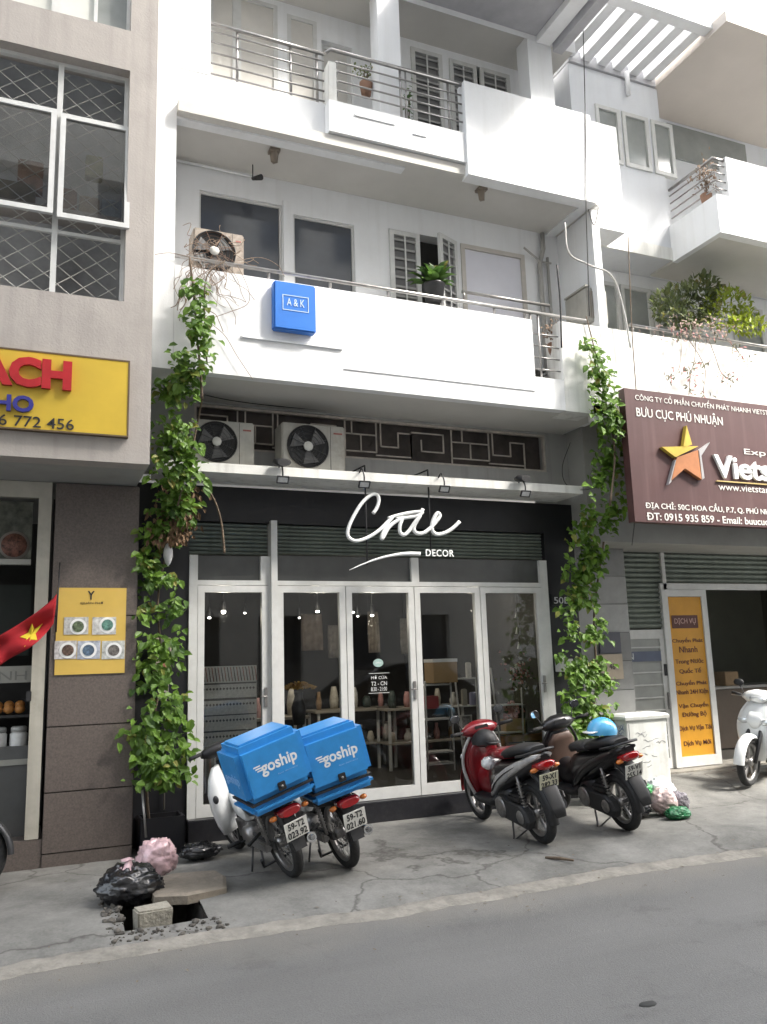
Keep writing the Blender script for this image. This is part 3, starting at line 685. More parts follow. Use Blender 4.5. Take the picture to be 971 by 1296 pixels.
def panel_door(x0, x1, z0, z1, Y, m):
    d = frame(MB(), x0, x1, z0, z1, Y, Y + .04, .045).build('panel_door', M_FRAME, house)
    MB().box(x0 + .045, x1 - .045, Y + .014, Y + .03, z0 + .045, z1 - .045).build('door_panel', m, d)
    return d
panel_door(v[0], v[1], 6.55, 8.36, Yc + .0, M_CREAM); panel_door(v[1], v[2], 6.55, 8.36, Yc + .0, M_CREAM)
panel_door(v[3], v[4], 6.55, 8.30, Yc + .0, M_CREAM); panel_door(v[4] + .05, v[6], 6.55, 8.10, Yc + .06, M_CREAM)
louvre(house, lw[0], lw[1], 6.56, 8.32, Yc - .02, 17)
louvre(house, lw[2], lw[3], 7.3, 8.31, Yc - .02, 10); louvre(house, lw[4], lw[5], 7.3, 8.31, Yc - .02, 10)
# ceiling, piers
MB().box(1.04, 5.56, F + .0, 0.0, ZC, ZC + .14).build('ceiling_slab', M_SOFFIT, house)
MB().box(1.04, 5.56, F - .004, F - .0005, 8.375, 8.60).build('slab_edge', M_WHITE, house)
MB().box(3.06, 3.31, F, F + .2, 6.56, ZC - .001).build('balcony_pier', M_WHITE, house)
MB().box(4.90, 5.22, F, F + .22, 6.56, ZC - .001).build('balcony_pier', M_WHITE, house)
# fourth floor overhang (mostly above the frame)
b = MB(); b.box(3.35, 5.02, -1.9, F - .006, 8.44, 8.56); b.box(3.35, 5.24, -1.95, -1.902, 8.40, 9.5); b.build('top_balcony', mat('painted_shade_grey', (0.42, 0.42, 0.44), 0.85, world=True), house)  # shade on overhang, gutter beam and coping is put into this grey
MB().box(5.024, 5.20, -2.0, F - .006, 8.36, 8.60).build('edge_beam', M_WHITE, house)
b = MB(); b.box(5.24, 5.36, -2.0, F - .006, 8.30, 8.58); b.build('gutter_beam', mat('painted_shade_grey', (0.42, 0.42, 0.44)), house)
MB().box(1.04, 5.56, -0.6, 0.0, 8.62, 12.0).build('upper_storey_wall', M_WHITE, house)
MB().box(0.86, 5.66, 0.6, 9.0, 4.1, 12.0).build('rear_volume', M_WHITE, house)

# ------------------------------------------------------------- left building
lb = thing('neighbour_building', (-2, -0.5, 0), 'taupe rendered building at the left with barred window over a noodle shop', 'building')
LY = -1.19; LX = 0.815
wo = (-3.2, PX(160, 240, LY), PZ(80, 375, LY), PZ(80, 74, LY))
wo = (-3.2, PX(161, 240, LY), 4.42, 6.50)
uw = (-3.2, PX(166, 30, LY), 6.88, 8.6)
b = MB(); wall_holes(b, -8, LX, 3.09, 12, LY, LY + .2, [wo, uw]); b.build('wall', M_TAUPE, lb)
b = MB(); b.box(-8, LX - .001, LY + .2, 2.2, 3.09, 3.3); b.box(LX - .14, LX, LY + .2, 4.0, 3.3, 12); b.build('floor_slab', mat('grey_soffit', (0.34, 0.34, 0.32), 0.9, var=0.15, scale=2, dirt=0.2, world=True), lb)
MB().box(-6, LX - .15, -0.1, -0.05, 3.3, 9).build('dark_room_back', mat('dim_room', (0.42, 0.42, 0.42), 0.8, var=0.5, scale=1.3, world=True), lb)
MB().box(-6, LX - .15, -0.96, -0.9, 6.55, 6.85).build('inner_floor', M_TAUPE, lb)
# window: fixed frame, sashes propped open, diamond mesh behind
yf = LY + .10
fr = MB(); xm = PX(72, 230, yf); 
frame(fr, wo[0], wo[1], wo[2], wo[3], yf, yf + .04, .03)
fr.box(xm - .022, xm + .022, yf - .01, yf + .03, wo[2] + .03, wo[3] - .03)
z1_, z2_ = PZ(120, 155, yf), PZ(120, 301, yf)
fr.box(wo[0] + .03, wo[1] - .03, yf - .004, yf + .026, z1_ - .02, z1_ + .02); fr.box(wo[0] + .03, wo[1] - .03, yf - .004, yf + .026, z2_ - .014, z2_ + .014)
W1 = fr.build('window_frame', M_FRAME, lb)
for (a, c_, z0, z1, Y_, mm_) in ((.28, .42, 5.66, 5.86, -.86, (.36, .34, .22)), (.06, .22, 5.30, 5.50, -.88, (.22, .14, .10)), (.24, .40, 5.28, 5.46, -.88, (.30, .24, .18)), (.42, .58, 5.30, 5.47, -.88, (.34, .38, .42)), (-.4, -.1, 5.28, 5.48, -.88, (.20, .17, .12)), (-.25, -.05, 5.52, 5.8, -.7, (.25, .17, .13))):
    MB().box(a, c_, Y_, Y_ + .1, z0, z1, .01).build('stored_box', mat('stored_%d' % int(a * 100 + 100), mm_, .7, var=.4, scale=9), lb)
MB().box(-3, LX - .16, -.95, -.70, 5.24, 5.27).build('inner_shelf', M_TAUPE, lb)
g = MB(); sp = 0.155; ym = yf + .09
def clipseg(x0, z0, x1, z1, bx):
    o = []; N = 60
    ins = [(x0 + (x1 - x0) * i / N, z0 + (z1 - z0) * i / N) for i in range(N + 1)]
    ins = [p for p in ins if bx[0] <= p[0] <= bx[1] and bx[2] <= p[1] <= bx[3]]
    return (ins[0], ins[-1]) if len(ins) > 1 else None
bx = (-1.5, wo[1] - .03, wo[2] + .03, wo[3] - .03)
for s_ in (1, -1):
    for i in range(-30, 40):
        c0 = i * sp; xa, xb = -1.5, 1.0; za = wo[2] + c0; k_ = 0.78 * s_
        r_ = clipseg(xa, za + (0 if s_ > 0 else 0), xb, za + k_ * (xb - xa), bx)
        if r_: g.tube([(r_[0][0], ym, r_[0][1]), (r_[1][0], ym, r_[1][1])], .0045, 4, False)
tag(g.build('diamond_grille', mat('pale_wire', (.50, .49, .46), .6), lb), kind='stuff')
def sash(px0, px1, zt, zb, tilt):
    x0, x1 = PX(px0, 220, yf - .02), PX(px1, 220, yf - .02)
    M = Matrix.Translation((0, yf - .02, zt)) @ Matrix.Rotation(rad(-tilt), 4, 'X') @ Matrix.Translation((0, -(yf - .02), -zt))
    s_ = frame(MB(), x0, x1, zb, zt, yf - .05, yf - .015, .042).xf(M).build('sash', M_FRAME, lb)
    MB().box(x0 + .042, x1 - .042, yf - .035, yf - .03, zb + .042, zt - .042).xf(M).build('pane', glassmat('smoked_pane', (0.80, 0.80, 0.79), 0.0), s_)
sash(-70, 69, PZ(100, 149, yf), PZ(100, 282, yf) - .02, 4); sash(74, 164, PZ(100, 152, yf), PZ(100, 285, yf) - .02, 4)
# things seen in the window: boxes on the sill
# upper window
yf2 = LY + .1
u = MB(); xa = PX(72, 10, yf2); xb = PX(119, 20, yf2); u.box(xa - .04, xa + .04, yf2, yf2 + .05, 6.88, 8.6); u.box(xb, xb + .03, yf2, yf2 + .05, 6.88, 8.6); u.box(wo[1] - .03, wo[1] + .02, yf2, yf2 + .05, 6.88, 8.6)
U = u.build('upper_window_frame', M_FRAME, lb)
MB().box(-3.2, xb, yf2 + .03, yf2 + .034, 6.88, 8.6).build('pale_pane', mat('pale_blind', (0.62, 0.63, 0.58), 0.4, var=0.1, scale=3, world=True), U)
MB().box(xb + .03, wo[1], yf2 + .03, yf2 + .034, 6.88, 8.6).build('grey_pane', M_GGLASS, U)
# ground floor: granite pillar of slabs
pilx0 = PX(60, 900, -.35); zs = [-0.01, 0.10, 0.56, 1.07, 1.96, 3.085]
core = MB().box(pilx0 + .01, 0.83, -.335, 0.4, 0, 3.085).build('pillar', mat('pillar_core', (0.04, 0.035, 0.03), 0.9), lb)
for i in range(len(zs) - 1):
    MB().box(pilx0, 0.835, -.352, -.336, zs[i] + .004, zs[i + 1] - .004, .0025).build('granite_slab', M_GRANITE, core)
    MB().box(0.8305, 0.842, -.336, 0.1, zs[i] + .004, zs[i + 1] - .004, .0025).build('granite_slab', M_GRANITE, core)
px_ = MB(); px_.box(PX(40, 850, -.30), PX(57, 850, -.30), -.34, -.26, .22, 2.95); px_.box(-4, PX(57, 850, -.30), -.33, -.27, 2.95, 3.085)
LP_ = px_.build('door_post', mat('dirty_cream_post', (0.44, 0.42, 0.36), 0.6, dirt=0.4, dirtcol=(0.2, 0.18, 0.14), streak=.3, world=True), lb)
MB().box(-.005, .035, -.352, -.342, 1.28, 1.36, .003).build('lock', M_DARKGREY, LP_)
MB().box(-6, pilx0 - .002, -.34, 0.3, 0.0, .215).build('threshold', M_GRANITE, lb)
rr = MB(); rr.box(-8, 0.8, 1.9, 1.95, 0, 3.085); rr.box(-8, pilx0, .3, 1.9, .05, .21); rr.box(pilx0, 0.8, .4, 1.9, 0, 3.08); rr.build('shop_back_wall', M_DARK, lb)

# ------------------------------------------------------------- right building
rb = thing('neighbour_house', (9, -0.2, 0), 'white terraced house at the right above the maroon courier sign', 'house')
b = MB(); b.box(5.425, 13, F + .004, F + .10, 3.95, 5.03); b.build('balcony_parapet', M_WHITE2, rb)
MB().box(5.66, 13, F + .10, 0.4, 4.2, 4.3).build('balcony_slab', M_SOFFIT, rb)
R4 = rail(rb, 6.05, 13, F + .05, 5.13, 5.04, 0, [6.1, 7.2, 8.3, 9.4])
# wall with windows behind the balcony
Yd = -0.02
whs = []
wp = [(755, 781), (787, 821), (826, 868), (925, 960)]
for (a, c) in wp: whs.append((PX(a, 380, Yd), PX(c, 380, Yd), 4.9, 6.02))
b = MB(); wall_holes(b, 5.705, 13, 4.3, 6.215, Yd, .15, whs); b.build('back_wall', M_WHITE, rb)
for hh in whs:
    f_ = frame(MB(), hh[0] - .02, hh[1] + .02, hh[2], hh[3] + .02, Yd - .03, Yd + .02, .05).build('window', M_FRAME, rb)
    MB().box(hh[0] + .03, hh[1] - .03, Yd - .005, Yd + .001, hh[2] + .05, hh[3] - .03).build('pane', M_GGLASS, f_)
# third floor wall with windows; bluish shade is mixed into its colour
Ye = -0.5
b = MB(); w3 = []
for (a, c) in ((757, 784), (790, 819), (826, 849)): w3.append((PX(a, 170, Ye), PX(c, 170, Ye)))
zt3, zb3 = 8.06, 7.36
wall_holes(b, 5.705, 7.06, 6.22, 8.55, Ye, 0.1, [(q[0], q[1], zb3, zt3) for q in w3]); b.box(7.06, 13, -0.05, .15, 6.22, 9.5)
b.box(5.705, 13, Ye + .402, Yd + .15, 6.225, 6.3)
b.build('third_floor_wall', mat('shade_tinted_wall', (0.70, 0.72, 0.75), 0.8, var=0.05, scale=1.5, dirt=0.12, streak=.1, dirtcol=(0.4, 0.4, 0.38), world=True), rb)
MB().box(5.70, 7.07, Ye - .02, Ye - .002, 6.20, 6.36).build('band_course', M_WHITE2, rb)
for i, q in enumerate(w3):
    f_ = frame(MB(), q[0] - .02, q[1] + .02, zb3 - .02, zt3 + .02, Ye - .02, Ye + .03, .05).build('window', M_FRAME, rb)
    MB().box(q[0] + .03, q[1] - .03, Ye + .004, Ye + .01, zb3 + .03, zt3 - .03).build('pane', M_GGLASS, f_)
MB().box(5.705, 6.06, F - .0, Ye - .003, 6.22, 7.55).build('corner_pier', M_WHITE, rb)
# right projecting balcony
BY = -1.27
b = MB(); b.box(7.05, 13, BY, Ye + .4, 6.19, 6.30); b.build('upper_balcony_slab', M_SOFFIT, rb)
b = MB(); b.box(7.04, 7.12, BY - .005, Ye - .002, 6.185, 6.66); b.box(7.12, 7.24, BY - .005, BY + .1, 6.187, 6.66); b.box(7.24, 13, BY - .008, BY + .1, 6.185, 7.17); b.build('upper_balcony_parapet', M_WHITE, rb)
R5 = MB().tube([(7.08, Ye - .02, 7.14), (7.08, BY + .03, 7.14), (7.26, BY + .03, 7.14)], .02).build('railing', M_STEEL, rb)
for i in range(4): MB().tube([(7.08, Ye - .02, 6.76 + i * .1), (7.08, BY + .03, 6.76 + i * .1), (7.26, BY + .03, 6.76 + i * .1)], .009, 6).build('rail_bar', M_STEEL, R5)
# ceiling over the third floor, pergola
MB().box(7.02, 13, -1.7, .15, 8.56, 8.7).build('ceiling_slab', mat('warm_soffit', (0.60, 0.55, 0.50), 0.85, var=0.08, scale=1, world=True), rb)
MB().box(7.6, 9.0, -.075, -.052, 8.0, 8.50).build('dark_fanlight', M_GGLASS, rb)
MB().box(5.70, 7.02, Ye - .03, Ye + .4, 8.555, 8.72).build('wall_coping', mat('painted_shade_grey', (0.42, 0.42, 0.44)), rb)
pg = MB().box(5.40, 13, -1.50, -1.36, 8.62, 8.78).build('pergola_beam', M_WHITE, rb)
for x in (5.46, 5.70, 5.94, 6.18, 6.42, 6.66, 6.90): MB().box(x - .065, x + .065, -1.358, Ye - .031, 8.62, 8.80).build('pergola_rafter', M_WHITE, rb)
MB().tube([(6.55, Ye - .05, 8.3), (6.55, Ye - .05, 8.62)], .03).build('pipe', M_WHITE, rb)
MB().box(5.72, 13, .1, 9, 4.2, 12).build('rear_volume', M_WHITE, rb)
# ground floor
GY = 0.42; FZ = 0.12
MB().box(5.66, 13, 0.2, 4, -0.05, FZ).build('raised_floor', M_OLDCONC, rb)
MB().box(5.66, 13, -.3, GY + .3, 2.74, 4.2).build('lintel', mat('grey_soffit', (0.34, 0.34, 0.32)), rb)
# tiled pier between the two shops
pr = MB().box(5.665, 6.52, 0.215, 1.0, 0, 3.2).build('tiled_pier', mat('pier_core', (0.08, 0.08, 0.075), 0.9), rb)
zt = 0.1
cols = [(0.30, 0.30, 0.29), (0.22, 0.22, 0.215), (0.36, 0.36, 0.35)]
for i in range(9):
    h = 0.33; MB().box(5.667, 6.518, .200, .214, zt + .003, zt + h - .003, .002).build('wall_tile', mat('grey_tile_%s' % 'abc'[i % 3], cols[i % 3], 0.4, dirt=.3, dirtcol=(0.15, 0.14, 0.13), world=True), pr); zt += h
sx0, sx1 = PX(776, 740, GY), PX(838, 740, GY)
S1 = MB().box(sx0, sx1, GY + .03, GY + .04, 1.80, 2.80).build('roller_shutter', M_DARK, rb)
def slats(a, c, z0, z1, h, parent, y=None):
    y = GY if y is None else y; n = int(round((z1 - z0) / h)); h = (z1 - z0) / n
    for i in range(n):
        z = z0 + i * h
        MB().loft([[Vector((xx, yy, zz)) for (yy, zz) in ((y + .028, z + .001), (y + .008, z + h * .3), (y, z + h * .6), (y + .012, z + h - .006), (y + .028, z + h - .002))] for xx in (a, c)], True, False).build('slat', M_SHUT, parent)
slats(sx0, sx1, 1.80, 2.80, .062, S1)
fx0 = PX(841, 800, GY)
b = MB(); b.box(sx1 + .003, sx1 + .055, GY - .02, GY + .05, FZ, 2.80); b.build('door_post', M_FRAME, rb)
S2 = MB().box(sx1 + .06, 12, GY + .03, GY + .04, 2.36, 2.80).build('roller_shutter', M_DARK, rb); slats(sx1 + .06, 12, 2.36, 2.80, .062, S2)
# slatted white door
dx0, dx1 = sx0 + .01, sx1 - .002
D1 = frame(MB(), dx0, dx1, FZ + .01, 1.78, GY + .0, GY + .05, .11, .12).build('white_door', M_FRAME, rb)
MB().box(dx0 + .11, dx1 - .11, GY + .02, GY + .03, FZ + .1, 1.7).build('frosted_pane', mat('frosted_pane', (0.34, 0.35, 0.33), 0.3, world=True), D1)
for i in range(9): MB().box(dx0 + .11, dx1 - .11, GY + .0, GY + .014, .36 + i * .15, .375 + i * .15).build('door_bar', M_FRAME, D1)
MB().box(dx1 - .085, dx1 - .03, GY - .012, GY - .001, 1.22, 1.36, .002).build('lock', M_DARKGREY, D1)
MB().box(dx1 - .075, dx1 - .055, GY - .04, GY - .001, .82, 1.02, .004).build('handle', M_STEEL, D1)
bl = MB().box(dx0 + .02, dx1 - .12, GY - .012, GY - .003, 1.40, 1.52).build('door_plate', mat('slate_blue_plate', (0.10, 0.12, 0.18), 0.4), D1)
text('plate_lettering', 'VN', dx0 + .05, dx0 + .20, 1.425, 1.50, GY - .016, M_PRINTW, D1, .003)
# banner door
bx0, bx1 = PX(844, 850, GY), PX(901, 850, GY)
B1 = frame(MB(), bx0, bx1, FZ + .01, 2.27, GY - .03, GY + .03, .085, .12).build('banner_frame', M_FRAME, rb)
MB().box(bx0, 12, GY - .02, GY + .02, 2.272, 2.35).build('lintel_rail', M_FRAME, rb)
bn = MB().box(bx0 + .085, bx1 - .085, GY - .012, GY - .002, FZ + .13, 2.18).build('banner', M_ORANGE, B1)
cx0, cx1 = bx0 + .115, bx1 - .115; M_BT = mat('brown_ink', (0.10, 0.03, 0.02), 0.5)
MB().box(cx0 + .02, cx1 - .05, GY - .018, GY - .013, 1.79, 1.95, .004).build('banner_badge', M_BT, B1)
text('banner_lettering', 'DỊCH VỤ', cx0 + .06, cx1 - .09, 1.83, 1.915, GY - .021, mat('pale_rose_ink', (0.6, 0.4, 0.35), 0.5), B1, .002)
for (s_, a, c, z) in (('Chuyển Phát', .0, .0, 1.60), ('Nhanh', .10, -.10, 1.49), ('Trong Nước', .02, -.02, 1.34), ('Quốc Tế', .07, -.07, 1.23), ('Chuyển Phát', .0, .0, 1.08), ('Nhanh 24H Kiện', -.01, .01, .97),
                      ('Vận Chuyển', .01, -.01, .81), ('Đường Bộ', .06, -.05, .70), ('Dịch Vụ Vận Tải', -.01, .01, .54), ('Dịch Vụ Mới', .04, -.02, .36)):
    text('banner_lettering', s_, cx0 + a, cx1 + c, z, z + .075, GY - .016, M_BT, B1, .002, .012)
# interior right
b = MB(); b.box(bx1, 12, 3.2, 3.25, FZ, 2.8); b.box(6.53, 12, GY + .3, 3.2, 2.62, 2.7); b.build('interior_wall', mat('olive_interior', (0.13, 0.135, 0.11), 0.8, var=.15, scale=1, world=True), rb)
MB().box(6.6, 12, GY + .3, 3.2, FZ - .02, FZ + .002).build('interior_floor', mat('dark_tile_floor', (.09, .088, .08), .3, world=True), rb)
MB().box(11.95, 12, GY + .1, 3.2, FZ, 2.8).build('interior_side_wall', MATS['olive_interior'], rb)
MB().box(bx1 + .05, 11, GY + .5, GY + .9, 2.42, 2.46).build('ceiling_cove', M_FRAME, rb)
MB().lathe([(0, .001), (0, .06), (.01, .06)], (8.95, 1.0, 2.6), 'z', 12).build('downlight', emat('downlight_glow', (1, .95, .85), 2.5), rb)

# ------------------------------------------------------------- opposite row, unseen behind the camera; heights stepped to shade road and doors
def opposite(x0, x1, h, m, label):
    o = thing('unseen_row_house', ((x0 + x1) / 2, -12, 0), label, 'house')
    hs_ = []
    for i in range(int((x1 - x0) / 1.8)):
        for j in range(int(h / 3.3)): hs_.append((x0 + .5 + i * 1.8, x0 + 1.5 + i * 1.8, .9 + j * 3.3, 2.5 + j * 3.3))
    b = MB(); wall_holes(b, x0, x1, 0, h, -9.95, -9.7, hs_); b.build('wall', m, o)
    MB().box(x0, x1, -16, -9.96, 0, h - .1).build('rear_volume', m, o)
    for q in hs_: MB().box(*q[:2], -9.955, -9.90, *q[2:]).build('window', M_DGLASS, o)
opposite(-14, 10.9, 23.5, mat('ochre_render', (0.60, 0.57, 0.52), 0.9, var=.1, world=True), 'unseen tall ochre row house across the street, height set to shade the left')
opposite(10.92, 15.7, 18.3, mat('grey_render', (0.56, 0.56, 0.54), 0.9, var=.1, world=True), 'unseen grey five storey row house across the street, height set to shade the doors')
opposite(15.72, 42, 12.8, mat('cream_render', (0.58, 0.56, 0.52), 0.9, var=.1, world=True), 'unseen lowest cream row house across the street, kept low to let sun past')

# ================================================================== MOTORBIKES
# local frame: rear tyre touches the ground at the origin, +y ahead, +z up
def wheel(root, y, R, w, kind, name='wheel'):
    prof = []
    for k in range(9):
        a = -PI / 2 + PI * k / 8; prof.append((w * math.sin(a), R - w * 0.95 + w * 0.95 * math.cos(a)))
    rim = MB()
    ri = R - w * 1.7
    rim.lathe([(-w * .62, ri + .012), (-w * .62, ri - .004), (-w * .3, ri - .016), (w * .3, ri - .016), (w * .62, ri - .004), (w * .62, ri + .012)], (0, y, R), 'x', 28)
    rim.lathe([(-.05, .001), (-.05, .022), (-.038, .045), (.038, .045), (.05, .022), (.05, .001)], (0, y, R), 'x', 14)
    if kind == 'spoke':
        for k in range(24):
            a = 2 * PI * k / 24; s_ = 1 if k % 2 else -1; a2 = a + (0.35 if (k // 2) % 2 else -0.35)
            rim.tube([(s_ * .034, y + .04 * math.cos(a2), R + .04 * math.sin(a2)), (0, y + ri * math.cos(a), R + ri * math.sin(a))], .0022, 4, False)
    else:
        for k in range(5):
            a = 2 * PI * k / 5 + .3
            for d in (-.16, .16):
                rim.tube([(0, y + .03 * math.cos(a + d), R + .03 * math.sin(a + d)), (0, y + ri * math.cos(a + d * .5), R + ri * math.sin(a + d * .5))], [.013, .010], 6, False)
    o = rim.build(name, M_ALLOY, root)
    MB().lathe([(-w * .55, ri + .006)] + prof + [(w * .55, ri + .006)], (0, y, R), 'x', 32).build('tyre', M_RUBBER, o)
    MB().lathe([(w * .75, .05), (w * .75 + .004, .05), (w * .75 + .004, .10), (w * .75, .10)], (0, y, R), 'x', 24).build('brake_disc', M_CHROME, o)
    return o
def fender(root, y, R, w, a0, a1, m, name='mudguard', th=.012):
    b = MB(); prof = [(-w, R - .03), (-w * .85, R - .004), (-w * .4, R + .012), (w * .4, R + .012), (w * .85, R - .004), (w, R - .03), (w - th, R - .03), (w * .7, R - .012), (-w * .7, R - .012), (-w + th, R - .03), (-w, R - .03)]
    b.lathe(prof, (0, y, 0), 'x', 14, a0, a1); return b
def number_plate(root, y, z, tilt, l1, l2, m=None, w=.19, h=.14, label=None):
    M = Matrix.Translation((0, y, z)) @ Matrix.Rotation(tilt, 4, 'X')
    o = MB().box(-w / 2, w / 2, -.003, .003, -h / 2, h / 2).xf(M).build('number_plate', m or M_PLATE, root)
    text('plate_lettering', l1, -w * .36, w * .36, .008, h * .43, -.006, M_INK, o, .002, .02, M=M)
    text('plate_lettering', l2, -w * .43, w * .43, -h * .42, -.006, -.006, M_INK, o, .002, .02, M=M)
    if label: o['label'] = label
    return o
def mirror(root, x, y, z0, z1, dx, m=None, face=-1, w=.055):
    s_ = MB().tube(smooth_path([(x, y, z0), (x + dx * .4, y + .01, z0 + (z1 - z0) * .5), (x + dx, y - .01, z1 - .03)], 4), .005, 6).build('mirror_stalk', M_DARKGREY, root)
    MB().loft([sec(x + dx, y + .014, z1, w * .5, .02, 14, 2.2), sec(x + dx, y + .008, z1, w, .038, 14, 2.4), sec(x + dx, y - .012, z1, w, .040, 14, 2.4)]).build('mirror', m or M_PLASTICBLK, s_)
    MB().loft([sec(x + dx, y - .0125, z1, w * .9, .035, 14, 2.4), sec(x + dx, y - .0145, z1, w * .88, .034, 14, 2.4)]).build('mirror_glass', M_MIRROR, s_)

def place(root, x, y, heading, lean, z=0.0, pitch=0):
    """stand a bike at (x, y); heading 0 = towards the building; lean > 0 tips it to its left"""
    root.location = (x, y, z)
    root.rotation_mode = 'XYZ'
    m = Matrix.Rotation(heading, 4, 'Z') @ Matrix.Rotation(-lean, 4, 'Y') @ Matrix.Rotation(pitch, 4, 'X')
    root.rotation_euler = m.to_euler('XYZ')

def underbone(label, group, l1, l2):
    r = thing('delivery_motorbike', (0, 0, 0), label, 'motorbike', group)
    R, Y2 = .29, 1.22
    wheel(r, 0, R, .042, 'spoke', 'rear_wheel'); wheel(r, Y2, R, .036, 'spoke', 'front_wheel')
    # frame
    MB().tube(smooth_path([(0, 1.02, .86), (0, .92, .62), (0, .72, .42), (0, .50, .38), (0, .25, .52), (0, -.12, .60)], 5), .026).tube([(0, .45, .36), (0, .40, .25)], .02).build('frame', M_PLASTICBLK, r)
    for s_ in (-1, 1):
        MB().tube([(s_ * .075, .42, .32), (s_ * .075, 0, R)], .017, 8).box(s_ * .075 - .008, s_ * .075 + .008, -.05, .03, R - .03, R + .03).build('swingarm', M_DARKGREY, r)
        sh = MB().tube([(s_ * .11, .0, R + .02), (s_ * .11, .10, .62)], .014)
        for k in range(9):
            t = .25 + k * .075; sh.lathe([(-.006, .024), (.006, .024)], (s_ * .11, .10 * t, R + .02 + .31 * t), 'z', 10)
        sh.build('shock_absorber', M_ALLOY, r)
        MB().tube([(s_ * .06, Y2, R), (s_ * .06, 1.12, .60), (s_ * .045, 1.05, .78)], [.018, .024, .022]).build('fork', M_ALLOY, r)
        MB().tube([(s_ * .04, .50, .26), (s_ * .26, .52, .27)], .008).tube([(s_ * .17, .52, .27), (s_ * .28, .53, .275)], .018).build('footpeg', M_RUBBER, r)
        MB().tube([(s_ * .09, .20, .36), (s_ * .23, .12, .34)], .014).build('rear_footpeg', M_RUBBER, r)
    # engine
    e = MB(); e.lathe([(-.13, .001), (-.13, .075), (-.115, .092), (-.05, .10), (.06, .10), (.12, .088), (.13, .07), (.13, .001)], (0, .48, .29), 'x', 20)
    e.loft([sec(0, .50, .30, .085, .085, 14, 4), sec(0, .62, .32, .08, .075, 14, 4)])
    for k in range(5): e.box(-.09, .09, .60 + k * .032, .612 + k * .032, .25, .40)
    e.box(-.07, .07, .76, .80, .27, .38, .01); e.box(-.12, -.06, .10, .46, .22, .30, .012)
    e.build('engine', M_ALLOY, r)
    MB().tube(smooth_path([(.03, .74, .27), (.06, .80, .20), (.10, .66, .15), (.12, .40, .17), (.13, .22, .20)], 4), .015).tube([(.135, .26, .205), (.14, .14, .23), (.145, -.26, .30)], [.022, .042, .040], 14).tube([(.145, -.26, .30), (.145, -.285, .304)], [.024, .020]).build('exhaust', M_CHROME, r)
    MB().tube([(-.10, .42, .24), (-.22, .34, .012)], .009).tube([(-.22, .34, .012), (-.25, .31, .01)], .014).build('side_stand', M_DARKGREY, r)
    MB().tube(smooth_path([(-.04, .44, .22), (-.11, .28, .08), (-.15, .18, .17)], 3), .010).tube(smooth_path([(.04, .44, .22), (.11, .28, .08), (.15, .18, .17)], 3), .010).tube([(-.12, .27, .08), (.12, .27, .08)], .010).build('centre_stand', M_DARKGREY, r)
    # leg shield with its wings
    ls = MB()
    for s_ in (-1, 1):
        rings = []
        for (z, y0, y1, xo) in ((.27, .86, .95, .17), (.36, .83, .97, .20), (.50, .82, 1.00, .215), (.64, .83, 1.00, .205), (.76, .86, .99, .16), (.84, .90, .98, .10)):
            rings.append([Vector((s_ * .03, y0 + .05, z)), Vector((s_ * xo * .7, y0 + .01, z)), Vector((s_ * xo, y0, z)), Vector((s_ * (xo + .012), (y0 + y1) / 2 - .02, z)), Vector((s_ * xo * .8, y1 - .04, z)), Vector((s_ * .04, y1 + .02, z))])
        ls.loft(rings)
    L_ = ls.build('leg_shield', M_WPAINT, r)
    for s_ in (-1, 1): MB().ball((s_ * .185, .80, .60), .026, 10, 6, (1, .5, 1.4)).build('vent_hole', M_INK, L_)
    MB().loft([sec(0, .93, .58, .055, .10), sec(0, .80, .46, .06, .08), sec(0, .60, .43, .07, .06), sec(0, .48, .50, .08, .10)]).build('centre_cover', M_WPAINT, r)
    # rear side covers, seat, tail
    MB().loft([sec(0, .50, .56, .09, .10), sec(0, .30, .58, .13, .11), sec(0, .05, .58, .13, .07), sec(0, -.18, .60, .11, .045), sec(0, -.32, .605, .08, .035)]).build('side_cover', M_PLASTICBLK, r)
    MB().loft([sec(0, .58, .67, .07, .025), sec(0, .48, .70, .11, .04), sec(0, .25, .67, .12, .03), sec(0, .12, .645, .11, .02), sec(0, .08, .64, .10, .015)]).build('seat', M_SEAT, r)
    tl = MB().loft([sec(0, -.30, .60, .10, .04), sec(0, -.38, .595, .09, .036), sec(0, -.395, .59, .07, .026)]).build('tail_light', M_TAIL, r)
    for s_ in (-1, 1):
        MB().ball((s_ * .135, -.35, .585), .026, 10, 6, (1.25, .9, .8)).build('indicator', M_AMBER, r)
    fender(r, 0, R + .05, .055, rad(25), rad(165), None).xf(Matrix.Translation((0, 0, R))).build('rear_mudguard', M_PLASTICBLK, r)
    MB().prism([(-.25, .58), (-.29, .58), (-.38, .30), (-.34, .29)], -.05, .05, 'x').build('mud_flap', M_PLASTICBLK, r)
    number_plate(r, -.40, .46, rad(12), l1, l2)
    fender(r, Y2, R + .045, .05, rad(10), rad(150), None).xf(Matrix.Translation((0, 0, R))).build('front_mudguard', mat('blue_bike_paint', (0.03, 0.08, 0.30), .3, coat=.5), r)
    # steering
    MB().loft([[Vector((x, .93 + dy, .97 + dz)) for (dy, dz) in ((-.06 * k, .0), (-.03 * k, .045 * k), (.05 * k, .05 * k), (.10 * k, .0), (.06 * k, -.06 * k), (-.03 * k, -.05 * k))] for x, k in ((-.16, .45), (-.10, .9), (0, 1.15), (.10, .9), (.16, .45))]).build('handlebar_cover', M_PLASTICBLK, r)
    MB().tube([(-.27, .86, 1.0), (-.15, .93, .985), (.15, .93, .985), (.27, .86, 1.0)], .011).build('handlebar', M_DARKGREY, r)
